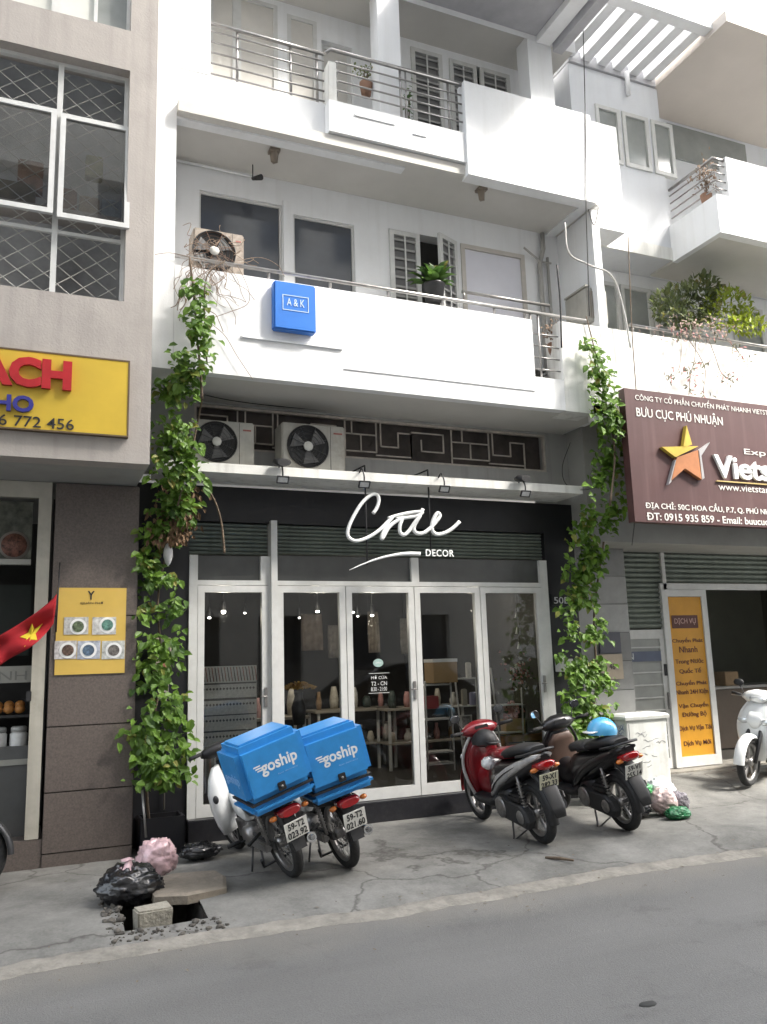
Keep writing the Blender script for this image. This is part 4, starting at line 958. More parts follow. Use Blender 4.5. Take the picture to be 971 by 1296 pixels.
    for s_ in (-1, 1):
        MB().tube([(s_ * .17, .905, .992), (s_ * .28, .855, 1.0)], .017, 10).build('grip', M_RUBBER, r)
        MB().tube([(s_ * .15, .96, .985), (s_ * .27, .91, .975)], .005, 6).build('brake_lever', M_ALLOY, r)
    MB().ball((0, 1.03, .95), .07, 12, 8, (1.1, .5, .9)).build('headlight', M_CLEAR, r)
    # rack
    rk = MB()
    for s_ in (-1, 1): rk.tube([(s_ * .12, .16, .60), (s_ * .15, .14, .658), (s_ * .15, -.38, .658)], .008, 6).tube([(s_ * .15, -.2, .658), (s_ * .12, -.14, .60)], .008, 6)
    for y in (.12, -.02, -.16, -.30): rk.tube([(-.15, y, .656), (.15, y, .656)], .007, 6)
    rk.build('luggage_rack', M_DARKGREY, r)
    return r

def cargo_box(label, group, wd=.50, dp=.49, ht=.475):
    """insulated delivery box; origin = centre of its base"""
    r = thing('delivery_box', (0, 0, 0), label, 'delivery box', group)
    h1 = .075
    MB().box(-wd / 2 + .012, wd / 2 - .012, -dp / 2 + .012, dp / 2 - .012, 0, h1, .03).build('base_tray', M_BOX, r)
    MB().box(-wd / 2, wd / 2, -dp / 2, dp / 2, h1 + .006, ht, .045).build('cover', M_BOX, r)
    MB().box(-wd / 2 + .02, wd / 2 - .02, -dp / 2 + .02, dp / 2 - .02, h1 - .004, h1 + .012).build('seam', M_INK, r)
    MB().box(-wd / 2 + .06, wd / 2 - .06, -dp / 2 + .08, dp / 2 - .08, ht - .004, ht + .012, .006).build('top_panel', M_BOX, r)
    y = -dp / 2
    MB().box(-.028, .028, y - .010, y + .001, h1 + .03, h1 + .09, .004).build('latch', M_PLASTICBLK, r)
    MB().lathe([(-.014, .001), (-.014, .008), (-.009, .009)], (0, y, h1 + .06), 'y', 10).build('lock_barrel', M_ALLOY, r)
    lg = text('box_lettering', 'goship', -.105, .165, .235, .34, y - .0012, M_PRINTW, r, .0025, .022)
    # three speed strokes of the emblem and the small line of print
    for i, (a, z) in enumerate(((-.155, .316), (-.145, .30), (-.135, .284))):
        MB().prism([(a, z), (a + .045, z), (a + .055, z + .009), (a + .004, z + .009)], y - .0014, y + .001, 'y').build('emblem_stroke', M_PRINTW, lg)
    text('small_print', 'fast delivery', .0, .15, .212, .224, y - .0012, mat('pale_blue_print', (.25, .45, .75), .5), r, .002)
    for s_ in (-1, 1):
        text('side_print', 'goship', -.16, .16, .20, .29, 0, mat('pale_blue_print', (.25, .45, .75), .5), r, .0025, .01,
             M=Matrix.Translation((s_ * (wd / 2 + .0015), 0, 0)) @ Matrix.Rotation(s_ * PI / 2, 4, 'Z'))
    return r

def scooter(name, label, group, body, trim, inner, seatm, plate, l1, l2, cat='scooter', rear=None):
    r = thing(name, (0, 0, 0), label, cat, group)
    R, Y2 = .265, 1.25
    wheel(r, 0, R, .048, 'alloy', 'rear_wheel'); wheel(r, Y2, R, .042, 'alloy', 'front_wheel')
    # rear body
    MB().loft([sec(0, .66, .47, .11, .12), sec(0, .56, .52, .150, .17), sec(0, .38, .57, .165, .155), sec(0, .15, .63, .160, .115), sec(0, -.06, .695, .135, .085), sec(0, -.24, .755, .10, .06), sec(0, -.34, .79, .055, .035)]).build('rear_body', rear or inner, r)
    for s_ in (-1, 1):   # raised sweeping side panel
        rings = []
        for (y, z, x, h) in ((.62, .38, .130, .035), (.52, .44, .163, .055), (.36, .545, .178, .065), (.16, .635, .172, .06), (-.06, .72, .146, .05), (-.24, .785, .108, .035), (-.34, .815, .07, .018)):
            rings.append([Vector((s_ * (x - .03), y, z - h)), Vector((s_ * (x + .004), y, z - h * .6)), Vector((s_ * (x + .010), y, z)), Vector((s_ * (x), y, z + h * .7)), Vector((s_ * (x - .04), y, z + h))])
        b = MB().loft(rings).build('side_panel', trim, r)
        MB().tube(smooth_path([(s_ * .180, .50, .44), (s_ * .190, .34, .55), (s_ * .180, .12, .655), (s_ * .13, -.16, .76)], 4), [.010, .003], 6).build('panel_stripe', M_DARKGREY, b)
    MB().loft([sec(0, .66, .72, .06, .04), sec(0, .56, .755, .12, .045), sec(0, .36, .775, .145, .05), sec(0, .20, .785, .140, .045)]).build('seat_front', body if seatm is None else seatm, r)
    MB().loft([sec(0, .22, .792, .142, .05), sec(0, .08, .83, .14, .048), sec(0, -.14, .855, .12, .04), sec(0, -.24, .86, .08, .025)]).build('seat', M_SEAT, r)
    MB().tube(smooth_path([(-.13, -.05, .80), (-.14, -.26, .84), (-.06, -.36, .865), (.06, -.36, .865), (.14, -.26, .84), (.13, -.05, .80)], 5), .012).build('grab_rail', M_DARKGREY, r)
    # floor board and tunnel
    MB().loft([sec(0, 1.02, .33, .16, .045), sec(0, .88, .30, .18, .05), sec(0, .64, .30, .165, .055), sec(0, .50, .36, .13, .09)]).build('floorboard', M_PLASTICBLK, r)
    MB().loft([sec(0, .99, .50, .12, .16), sec(0, .90, .46, .10, .14), sec(0, .78, .45, .085, .12), sec(0, .66, .50, .10, .14), sec(0, .58, .56, .13, .12)]).build('centre_tunnel', body, r)
    # leg shield / front apron: horizontal rings
    ap = MB(); ap.loft([sec(0, 1.00, .26, .08, .05, plane='xy'), sec(0, 1.00, .34, .15, .065, plane='xy'), sec(0, 1.015, .48, .195, .075, plane='xy'), sec(0, 1.01, .62, .215, .08, plane='xy'), sec(0, .975, .76, .195, .085, plane='xy'), sec(0, .935, .86, .14, .08, plane='xy'), sec(0, .915, .93, .08, .06, plane='xy')]).build('front_apron', body, r)
    MB().loft([sec(0, .955, .36, .13, .03, plane='xy'), sec(0, .950, .50, .165, .035, plane='xy'), sec(0, .935, .64, .18, .04, plane='xy'), sec(0, .895, .78, .155, .04, plane='xy'), sec(0, .865, .86, .10, .04, plane='xy')]).build('inner_shield', inner if body is not M_RED else body, r)
    for s_ in (-1, 1):
        MB().tube(smooth_path([(s_ * .13, .98, .30), (s_ * .195, .97, .46), (s_ * .222, .965, .62), (s_ * .205, .93, .76), (s_ * .15, .89, .87), (s_ * .10, .87, .93)], 4), .017, 8).build('shield_trim', trim, r)
        MB().ball((s_ * .12, 1.085, .70), .05, 12, 8, (1.3, .45, .7)).build('indicator', M_CLEAR, r)
    MB().loft([sec(0, 1.085, .62, .03, .012, plane='xy'), sec(0, 1.098, .70, .09, .014, plane='xy'), sec(0, 1.07, .80, .06, .014, plane='xy')]).build('front_badge_panel', trim, r)
    # fork, front guard
    for s_ in (-1, 1): MB().tube([(s_ * .07, Y2, R), (s_ * .07, 1.10, .55), (s_ * .04, 1.0, .70)], [.02, .024, .02]).build('fork', M_DARKGREY, r)
    fender(r, Y2, R + .035, .06, rad(0), rad(135), None).xf(Matrix.Translation((0, 0, R))).build('front_mudguard', body, r)
    # engine and transmission on the left, silencer on the right
    e = MB(); e.prism([(-.10, R + .06), (-.13, R - .02), (-.08, R - .09), (.12, R - .07), (.36, R - .05), (.47, R + .0), (.50, R + .09), (.40, R + .15), (.20, R + .12), (0, R + .11)], -.185, -.085, 'x', .02)
    e.build('transmission_case', M_DARKGREY, r)
    MB().lathe([(-.012, .001), (-.012, .07), (-.006, .092), (.012, .098)], (-.188, .36, R + .045), 'x', 24).build('transmission_cover', M_ALLOY, r)
    MB().lathe([(-.012, .001), (-.010, .05), (.01, .066)], (-.188, .0, R + .01), 'x', 20).build('hub_cover', M_ALLOY, r)
    MB().loft([sec(-.02, .22, R + .13, .10, .08, 14, 4), sec(-.02, .45, R + .10, .12, .10, 14, 4), sec(0, .62, R + .05, .09, .07, 14, 4)]).build('engine', M_DARKGREY, r)
    MB().box(-.17, -.09, -.02, .22, R + .12, R + .19, .02).build('air_filter_box', M_PLASTICBLK, r)
    MB().tube(smooth_path([(.03, .5, .24), (.10, .42, .16), (.13, .28, .19)], 3), .014).tube([(.14, .30, .20), (.15, .20, .24), (.155, -.20, .34)], [.03, .052, .050], 14).build('exhaust', M_DARKGREY, r)
    MB().prism([(.28, R + .13), (.20, R + .18), (-.16, R + .17), (-.18, R + .12)], .205, .213, 'x').build('heat_shield', M_ALLOY, r)
    for s_ in (-1,):
        sh = MB().tube([(s_ * .125, -.02, R + .02), (s_ * .125, .02, .62)], .014)
        for k in range(9): sh.lathe([(-.006, .026), (.006, .026)], (s_ * .125, -.02 + .0045 * k, R + .07 + .028 * k), 'z', 10)
        sh.build('shock_absorber', M_ALLOY, r)
    fender(r, 0, R + .035, .045, rad(60), rad(190), None).xf(Matrix.Translation((0, 0, R))).build('inner_mudguard', M_PLASTICBLK, r)
    MB().loft([sec(0, -.18, .66, .10, .03), sec(0, -.27, .60, .085, .035), sec(0, -.34, .48, .075, .02, tilt=.9), sec(0, -.395, .38, .07, .012, tilt=1.0), sec(0, -.42, .30, .05, .008, tilt=1.0)]).build('rear_mudguard', M_PLASTICBLK, r)
    number_plate(r, -.335, .60, rad(20), l1, l2, plate)
    MB().loft([sec(0, -.28, .73, .115, .035), sec(0, -.355, .735, .09, .04), sec(0, -.385, .745, .05, .022)]).build('tail_light', M_TAIL, r)
    for s_ in (-1, 1): MB().ball((s_ * .11, -.31, .705), .03, 10, 6, (1.5, .8, .7)).build('indicator', M_AMBER, r)
    # stands
    MB().tube(smooth_path([(-.06, .42, .20), (-.12, .33, .06), (-.17, .27, .012)], 3), .010).tube([(-.17, .27, .012), (-.21, .25, .012)], .013).tube([(-.17, .27, .012), (.10, .30, .10)], .008).build('stand', M_DARKGREY, r)
    # steering
    SZ = .955
    MB().loft([[Vector((x, .88 + dy * k, SZ + dz * k)) for (dy, dz) in ((-.07, -.01), (-.05, .05), (.02, .085), (.10, .04), (.12, -.02), (.06, -.075), (-.04, -.06))] for x, k in ((-.20, .3), (-.14, .75), (-.05, 1.05), (.05, 1.05), (.14, .75), (.20, .3))]).build('handlebar_cover', body, r)
    MB().box(-.075, .075, .815, .83, SZ - .015, SZ + .045, .006).xf(Matrix.Identity(4)).build('dashboard', M_PLASTICBLK, r)
    MB().loft([sec(0, .975, SZ - .015, .10, .045), sec(0, 1.005, SZ - .02, .085, .035), sec(0, 1.015, SZ - .02, .05, .02)]).build('headlight', M_CLEAR, r)
    MB().tube([(-.34, .81, SZ + .015), (-.17, .88, SZ), (.17, .88, SZ), (.34, .81, SZ + .015)], .011).build('handlebar', M_DARKGREY, r)
    for s_ in (-1, 1):
        MB().tube([(s_ * .22, .86, SZ + .004), (s_ * .35, .805, SZ + .017)], .018, 10).build('grip', M_RUBBER, r)
        MB().tube([(s_ * .19, .92, SZ), (s_ * .34, .865, SZ - .005)], .005, 6).build('brake_lever', M_ALLOY, r)
    mirror(r, -.19, .885, SZ + .03, SZ + .15, -.06); mirror(r, .19, .885, SZ + .03, SZ + .15, .06)
    return r

G1 = 'delivery motorbikes leaning on their stands'
m1 = underbone('white delivery motorbike under the left blue box, whose plate ends in 92', G1, '59-T2', '023.92')
m1.scale = (.92,) * 3; place(m1, 1.83, -1.59, rad(7), rad(18))
m2 = underbone('white delivery motorbike under the right blue box, whose plate ends in 60', G1, '59-T2', '021.60')
m2.scale = (.92,) * 3; place(m2, 2.28, -1.54, rad(4), rad(15))
for (m_, lab, rz) in ((m1, 'left blue delivery box, the one overlapping the other', rad(-3)), (m2, 'right blue delivery box, partly behind the first', rad(-4))):
    bx_ = cargo_box(lab, 'blue delivery boxes on the motorbikes')
    W_ = wm(m_) @ Matrix.Translation((-.015, -.18, .665)) @ Matrix.Rotation(rz, 4, 'Z')
    bx_.location = W_.to_translation(); bx_.rotation_euler = W_.to_quaternion().to_euler('XYZ')
G2 = 'scooters parked in front of the shops'
s1 = scooter('parked_scooter', 'dark red scooter with silver side panels in front of the white glass doors', G2, M_RED, M_SILVER, M_BPAINT, M_RED, M_PLATE2, '59-X1', '282.33')
s1.scale = (.90, .92, .92); place(s1, 3.96, -1.63, rad(-4), rad(10))
s2 = scooter('parked_scooter', 'black and brown scooter with blue helmet on its seat, beside the red scooter', G2, M_BPAINT, M_BPAINT, M_BROWN, M_SEAT, M_PLATE, '59-V1', '255.14', rear=M_BPAINT)
s2.scale = (.90, .92, .92); place(s2, 4.86, -1.58, rad(-5), rad(11))
s3 = scooter('parked_scooter', 'cream white scooter at the right edge facing the street', G2, M_WPAINT, M_WPAINT, M_PLASTICBLK, M_SEAT, M_PLATE, '59-K1', '410.26')
s3.scale = (1.0, .96, .97); place(s3, 8.36, -.20, rad(112), rad(6), z=.05)
s4 = scooter('parked_scooter', 'dark scooter at the left edge of which only the wheel shows', G2, M_DARKGREY, M_SILVER, M_PLASTICBLK, M_SEAT, M_PLATE, '59-C1', '118.07')
s4.scale = (.95,) * 3; place(s4, -1.52, -.95, rad(-92), rad(6))
# helmets
def helmet(label, loc, r, mm, visor=M_PLASTICBLK, rot=0):
    h = thing('helmet', loc, label, 'helmet')
    rings = []
    for i in range(8):
        t = (PI / 2) * i / 7 * 1.18; rings.append([Vector((r * math.sin(t) * math.cos(a) * .92, r * math.sin(t) * math.sin(a) * 1.1, r * .95 * (math.cos(t) + .38))) for a in [2 * PI * k / 18 for k in range(18)]])
    TL = Matrix.Translation(loc)
    b = MB().loft(rings, False).xf(TL); o = b.build('shell', mm, h)
    MB().loft([[Vector((x_ * r, (y_ + dy) * r, z_ * r)) for (y_, z_) in ((-.98, .34), (-1.0, .40), (-1.42, .30), (-1.42, .26))] for x_, dy in ((-.7, .28), (-.35, .06), (0, 0), (.35, .06), (.7, .28))]).xf(TL).build('peak', visor, h)
    MB().tube(smooth_path([(-r * .9, 0, r * .1), (-r * .5, -r * .3, -r * .3 + .03), (r * .2, -r * .3, .012), (r * .88, 0, r * .1)], 4), .005, 5).xf(TL).build('strap', M_PLASTICBLK, h)
    h.rotation_euler = (0, 0, rot); return h
W_ = wm(s2) @ Matrix.Translation((0, .06, .885))
helmet('sky blue helmet lying on the seat of the black scooter', W_.to_translation(), .125, mat('sky_blue_shell', (0.10, 0.42, 0.72), .25, coat=.6), mat('white_shell', (.75, .76, .76), .3, coat=.5), rad(-100))
W_ = wm(s1) @ Matrix.Translation((-.02, .80, .80))
helmet('black helmet hanging below the handlebar of the red scooter', W_.to_translation(), .115, M_SEAT, rot=rad(20))
W_ = wm(s1) @ Matrix.Translation((-.03, .74, .56))
bg_ = MB().ball((0, 0, .07), .085, 16, 10, (1.1, .9, .75), lambda d: 1 + .18 * noise.noise(d * 2.4 + Vector((3, 1, 2)))).xf(Matrix.Translation(W_.to_translation())).build('plastic_bag', M_PRINTW)
tag(bg_, 'small white bag on the floorboard of the red scooter', 'bag')

# parked car on the far side of the street, out of the frame, seen mirrored in the shop glass
car = thing('parked_car', (5.9, -6.35, -.07), 'dark grey hatchback parked along the far kerb', 'car')
M_CAR = mat('graphite_car_paint', (.035, .037, .042), .25, var=.1, coat=1.0); M_CG = mat('car_glass', (.02, .022, .024), .04, spec=1.0, var=.1)
def cprof(L): return [(5.9 + x, -.07 + z) for x, z in L]
body = cprof([(-2.05, .28), (-2.08, .62), (-1.95, .80), (-1.0, .93), (1.55, .98), (1.95, .90), (2.02, .55), (1.98, .28), (1.66, .22), (-1.66, .22)])
MB().prism(body, -7.15, -5.52, 'y', .09).build('body', M_CAR, car)
cab = cprof([(-1.05, .93), (-.35, 1.42), (.1, 1.50), (.9, 1.46), (1.6, 1.02), (1.55, .97)])
MB().prism(cab, -7.03, -5.64, 'y', .12).build('window_band', M_CG, car)
MB().prism(cprof([(-.36, 1.42), (.1, 1.515), (.92, 1.475), (.86, 1.43), (.1, 1.46), (-.30, 1.39)]), -7.0, -5.67, 'y', .05).build('roof', M_CAR, car)
for x0, z0, x1, z1 in ((-1.02, .93, -.36, 1.42), (.22, .95, .22, 1.47), (.92, 1.46, 1.55, 1.0)):
    for y_ in (-7.02, -5.65): MB().tube([(5.9 + x0, y_, z0 - .07), (5.9 + x1, y_, z1 - .07)], .035, 6).build('pillar', M_CAR, car)
for x in (-1.28, 1.30):
    for y_, s_ in ((-7.08, -1), (-5.60, 1)):
        w_ = MB().lathe([(s_ * .02, .001), (s_ * .03, .10), (s_ * .05, .20), (0, .215)], (5.9 + x, y_, .245), 'y', 20).build('rim', M_ALLOY, car)
        MB().lathe([(-.1 * s_, .2), (-.1 * s_, .30), (-.05 * s_, .315), (.03 * s_, .315), (.07 * s_, .29), (.05 * s_, .205)], (5.9 + x, y_, .245), 'y', 26).build('tyre', M_RUBBER, w_)
for y_ in (-6.95, -5.72): MB().ball((5.9 - 1.98, y_, .60), .12, 12, 8, (.5, 1, .6)).build('headlight', M_CLEAR, car); MB().ball((5.9 + 1.95, y_, .72), .12, 12, 8, (.4, .8, .8)).build('tail_light', M_TAIL, car)
MB().box(5.9 - .3, 5.9 - .1, -5.53, -5.505, .74, .77).build('door_handle', M_CHROME, car); MB().ball((5.9 - .85, -5.46, .95), .09, 10, 7, (.6, .9, .7)).build('wing_mirror', M_CAR, car)

# ================================================================== SIGNS
def tube_path(pts, Y, r, n=5): return smooth_path([P(x, y, Y) for x, y in pts], n)
# handwritten shop name hanging below the canopy
LYY = -0.42
Z5 = lambda L: [(420 + a / 5.394, 600 + b / 5.394) for a, b in L]
lg = thing('shop_sign', tuple(P(510, 690, LYY)), 'white handwritten shop name with DECOR lettering hanging in front of the black fascia', 'shop sign')
def stroke(pts, r, n=5, name='script_stroke'):
    q = tube_path(Z5(pts), LYY, r, n)
    b = MB(); b.tube(q, r, 10).build(name, M_LOGOW, lg)
stroke([(283, 268), (305, 235), (320, 190), (316, 150), (290, 136), (250, 155), (200, 205), (148, 290), (113, 370), (110, 420), (145, 453), (195, 452), (262, 425), (330, 378), (378, 330), (410, 298)], .0175)
stroke([(412, 296), (378, 340), (352, 392), (340, 438), (352, 430), (385, 370), (430, 328), (478, 306), (465, 350), (466, 395), (490, 415), (520, 396), (560, 340), (600, 282), (622, 238)], .0185)
stroke([(385, 302), (440, 284), (520, 266), (605, 256), (618, 264), (585, 285), (520, 296), (440, 306)], .0165)
stroke([(604, 282), (572, 335), (560, 380), (585, 405), (625, 402), (665, 375), (708, 330), (738, 285), (722, 266), (698, 300), (682, 355), (694, 398), (728, 412), (775, 400), (825, 370), (872, 325)], .019)
q = tube_path(Z5([(120, 655), (230, 608), (340, 571), (450, 549), (530, 543), (602, 545)]), LYY, 6)
MB().tube(q, [.003 + .017 * min(1, i / (len(q) - 1) * 1.2) for i in range(len(q))], 8).build('swoosh_stroke', M_LOGOW, lg)
a_ = P(539, 704, LYY); b_ = P(574, 695, LYY)
text('decor_lettering', 'DECOR', a_.x, b_.x, a_.z, P(555, 695.5, LYY).z, LYY - .008, M_LOGOW, lg, .012, .012, sp=1.15)
for px_, y0, y1 in ((466.5, 600, 716), (547, 600, 697)):
    p0, p1 = P(px_, y0, LYY - .07), P(px_ + (3 if px_ > 500 else 1), y1, LYY + .025)
    MB().tube([(p0.x, LYY + .025, 3.40), (p0.x, LYY + .025, p1.z)], .008, 6).tube([(p0.x, LYY + .025, 3.40), (p0.x - .02, LYY + .30, 3.40)], .008, 6).build('hanging_rod', M_INK, lg)
# house number
nb = MB().box(5.30, 5.60, -.014, -.002, 2.05, 2.17).build('house_number', M_BLACK)
tag(nb, 'house number 50D in grey letters on the black panel beside the right vine', 'number sign')
text('number_lettering', '50D', 5.33, 5.55, 2.072, 2.145, -.022, mat('grey_letter', (.5, .5, .5), .4), nb, .006)
# blue square sign on the parapet
bs_ = thing('blue_sign', (2.12, F, 4.5), 'square blue lightbox sign with thin white frame on the white parapet', 'sign')
bl_ = RR(347, 358, 400, 418, F - .10)
MB().box(bl_[0], bl_[1], F - .10, F - .006, bl_[2], bl_[3], .012).build('box_panel', M_BLUES, bs_)
yb = F - .103; w_, h_ = bl_[1] - bl_[0], bl_[3] - bl_[2]; xa, xb, za, zb = bl_[0] + .20 * w_, bl_[0] + .82 * w_, bl_[2] + .40 * h_, bl_[2] + .72 * h_
M_PALE = mat('pale_blue_ink', (.55, .68, .85), .5)
for q in ((xa, xb, zb - .006, zb), (xa, xb, za, za + .006), (xa, xa + .006, za + .0065, zb - .0065), (xb - .006, xb, za + .0065, zb - .0065)): MB().box(q[0], q[1], yb - .001, yb + .001, q[2], q[3]).build('frame_line', M_PALE, bs_)
text('sign_lettering', 'A & K', xa + .04, xb - .04, za + .045, zb - .03, yb - .001, M_PALE, bs_, .002)
# yellow sign, left building
ys = thing('yellow_sign', (-1.5, LY, 3.4), 'yellow shop sign with raised red ACH letters on the taupe building', 'sign')
sy = LY - .05; sx1_ = PX(162, 505, sy); sz0, sz1 = 3.215, 3.865
sz0 = P(162, 552, sy).z; sz1 = P(162, 458, sy).z
MB().box(-2.6, sx1_, sy, LY - .003, sz0, sz1).build('sign_panel', M_YELLOW, ys)
frame(MB(), -2.61, sx1_ + .01, sz0 - .01, sz1 + .01, sy - .004, LY - .002, .012).build('sign_edge', mat('brown_edge', (.12, .08, .04), .6), ys)
def lt(s_, px0, px1, pyt, pyb, m_, ex=.012, off=.0, full=None, nm='raised_lettering', skew=0):
    x0, x1 = PX(px0, (pyt + pyb) / 2, sy), PX(px1, (pyt + pyb) / 2, sy); z0 = PZ((px0 + px1) / 2, pyb, sy); z1 = PZ((px0 + px1) / 2, pyt, sy)
    text(nm, s_, x0, x1, z0, z1, sy - ex - .004, m_, ys, ex, off)
lt('ACH', -32, 91, 453, 491, M_REDL, .035, .055)
lt('PHO', -26, 43, 500, 521, M_BLUEL, .025, .035)
lt('0976 772 456', -40, 94, 526, 540, M_INK, .002, .006, nm='phone_lettering')
# maroon courier sign, right building
ms_ = thing('courier_sign', (PX(803, 575, -1.0), -1.0, 2.80), 'large maroon courier sign with a gold star on the right house', 'sign')
TI = (wm(ms_)).inverted()
def S(px, py, dy=0.0):
    """pixel -> local x,z on the sign's own plane"""
    d = ROT @ Vector((px - PPX, -(py - PPY), -FOC)); M3 = TI.to_3x3(); o = TI @ CAM; dl = M3 @ d
    t = (dy - o.y) / dl.y; q = o + dl * t; return q.x, q.z
xL, zB = S(806, 660); _, zT = S(799, 492)
M_ = wm(ms_)
MB().box(xL - .02, 5.2, 0, .10, zB, zT).xf(M_).build('sign_panel', M_MAROON, ms_)
def st(s_, px0, px1, pyt, pyb, m_, ex=.004, off=0.0, nm='sign_lettering'):
    x0, _ = S(px0, pyb); x1, _ = S(px1, pyb); _, z0 = S(px0, pyb); _, z1 = S(px0, pyt)
    text(nm, s_, x0, x1, z0, z1, -ex - .002, m_, ms_, ex, off, M=M_)
M_SL = mat('cream_sign_letter', (.72, .70, .66), .5, var=.15, scale=8)
st('CÔNG TY CỔ PHẦN CHUYỂN PHÁT NHANH VIETSTAR', 804, 978, 496, 506, M_SL, .003)
st('BƯU CỤC PHÚ NHUẬN', 806, 914, 512, 530, M_SL, .003, .006)
st('ĐỊA CHỈ: 50C HOA CẦU, P.7, Q. PHÚ NHUẬN', 818, 990, 632, 645, M_SL, .003, .012)
st('ĐT: 0915 935 859 - Email: buucucphunhuan@gmail.com', 820, 1060, 648, 661, M_SL, .003, .012)
st('Vietstar', 904, 1012, 576, 605, M_LOGOW, .03, .02, 'raised_lettering')
st('Express', 942, 1000, 568, 577, M_SL, .004)
st('www.vietstarexpress.vn', 910, 1020, 612, 623, M_SL, .003)
x0, z0 = S(906, 609); MB().box(x0, x0 + .8, -.02, -.001, z0 - .006, z0 + .006).xf(M_).build('underline_bar', mat('gold_trim', (.62, .48, .2), .4, metal=.3), ms_)
def pt(px, py): x, z = S(px, py); return (x, z)
stl = lambda poly, m_, d, nm: MB().prism([pt(*p) for p in poly], -d, -.001, 'y').xf(M_).build(nm, m_, ms_)
gold = mat('gold_paint', (.55, .40, .06), .4, var=.2); cop = mat('copper_paint', (.42, .17, .07), .4, var=.2); slv = mat('silver_edge', (.45, .44, .44), .35, metal=.4)
stl([(861, 568), (865, 540), (872, 564)], gold, .05, 'star_piece'); stl([(834, 567), (880, 566), (851, 580)], gold, .05, 'star_piece')
stl([(853, 580), (879, 571), (884, 608), (863, 594), (846, 609)], cop, .05, 'star_piece')
stl([(881, 571), (895, 561), (884, 578), (888, 606), (885, 608)], slv, .045, 'star_edge'); stl([(846, 611), (843, 614), (851, 584), (853, 582)], slv, .045, 'star_edge')
# menu poster
po = thing('menu_poster', (.47, -.36, 1.5), 'yellow menu poster with five dish pictures on the granite pillar', 'poster')
py_ = -.362; pq = RR(71, 744, 159, 853, py_)
MB().box(pq[0], pq[1], py_, -.354, pq[2], pq[3]).build('poster_sheet', mat('pale_yellow_sheet', (.62, .42, .09), .55, var=.08, scale=3, dirt=.2, dirtcol=(.62, .5, .28)), po)
M_DISH = mat('dish_food', (.16, .17, .12), .6, var=.9, scale=55)
def dish(px, py, r, m2=M_DISH):
    c = P(px, py, py_ - .003)
    d = MB().lathe([(0, .0005), (0, r), (.0015, r)], (c.x, py_ - .006, c.z), 'y', 20, sm=False).build('dish_plate', M_PRINTW, po)
    MB().lathe([(0, .0005), (0, r * .7), (.0015, r * .7)], (c.x, py_ - .009, c.z), 'y', 16, sm=False).build('dish_food', m2, d)
for (a, b2, c, d2) in ((81, 781, 112, 803), (117, 781, 147, 803), (69, 811, 97, 834), (98, 811, 127, 834), (129, 811, 158, 834)):
    q = RR(a, b2, c, d2, py_ - .003); MB().box(q[0], q[1], py_ - .004, py_ - .001, q[2], q[3]).build('picture', mat('picture_%d' % a, [(.5, .5, .48), (.55, .55, .53), (.52, .5, .5), (.42, .45, .52), (.5, .52, .5)][[81, 117, 69, 98, 129].index(a)], .6, var=.5, scale=30), po)
for i, (a, b2) in enumerate(((99, 793), (136, 791), (86, 823), (112, 823), (144, 823))): dish(a, b2, .066, mat('food_%d' % i, [(.12, .16, .09), (.10, .22, .18), (.13, .08, .06), (.10, .16, .24), (.14, .13, .12)][i], .7, var=.9, scale=50))
text('poster_lettering', 'Y', *[PX(111, 752, py_), PX(120, 752, py_), PZ(115, 759, py_), PZ(115, 748, py_)], py_ - .004, M_INK, po, .002, .02)
text('poster_lettering', 'QUÁN PHỞ', *[PX(102, 762, py_), PX(131, 762, py_), PZ(115, 765, py_), PZ(115, 761, py_)], py_ - .004, M_INK, po, .001)
# flag
fl = thing('flag', tuple(P(75, 720, -.42)), 'red flag with a yellow star draped by the noodle shop doorway', 'flag')
pA, pB = P(76, 712, -.40), P(71, 800, -.44)
MB().tube([pA, pB], .006, 6).build('flag_pole', M_DARKGREY, fl)
tl_, bl2, tr_, br_ = (-14, 812), (6, 846), (72, 752), (68, 789)
def fl_pt(u, v_):
    top = (tr_[0] + (tl_[0] - tr_[0]) * u, tr_[1] + (tl_[1] - tr_[1]) * (u ** .8) + 0 * u); bot = (br_[0] + (bl2[0] - 6 - br_[0]) * u, br_[1] + (bl2[1] - br_[1]) * (u ** .9))
    x = top[0] + (bot[0] - top[0]) * v_; y = top[1] + (bot[1] - top[1]) * v_ + 4 * math.sin(u * 5) * v_
    return P(x, y, -.47 - .035 * math.sin(u * 9 + v_ * 4) - .03 * math.sin(v_ * 7 + u * 3))
b = MB(); nu, nv = 22, 12
b.add([fl_pt(i / nu, j / nv) for i in range(nu + 1) for j in range(nv + 1)], [(i * (nv + 1) + j, (i + 1) * (nv + 1) + j, (i + 1) * (nv + 1) + j + 1, i * (nv + 1) + j + 1) for i in range(nu) for j in range(nv)], True)
o = b.build('flag_cloth', mat('red_cloth', (.42, .012, .02), .8, var=.15, scale=10), fl); sd = o.modifiers.new('thickness', 'SOLIDIFY'); sd.thickness = .004
star = []
for k in range(10):
    a = PI / 2 + PI * k / 5 + .5; r_ = .36 if k % 2 == 0 else .15; star.append((.40 + r_ * .55 * math.cos(a), .62 + r_ * math.sin(a)))
b = MB(); b.add([fl_pt(min(max(u, 0), 1), min(max(v_, 0), 1)) + Vector((0, -.008, 0)) for u, v_ in star] + [fl_pt(.40, .62) + Vector((0, -.010, 0))], [(i, (i + 1) % 10, 10) for i in range(10)])
o = b.build('flag_star', mat('yellow_cloth', (.62, .48, .03), .8), fl); sd = o.modifiers.new('thickness', 'SOLIDIFY'); sd.thickness = .003

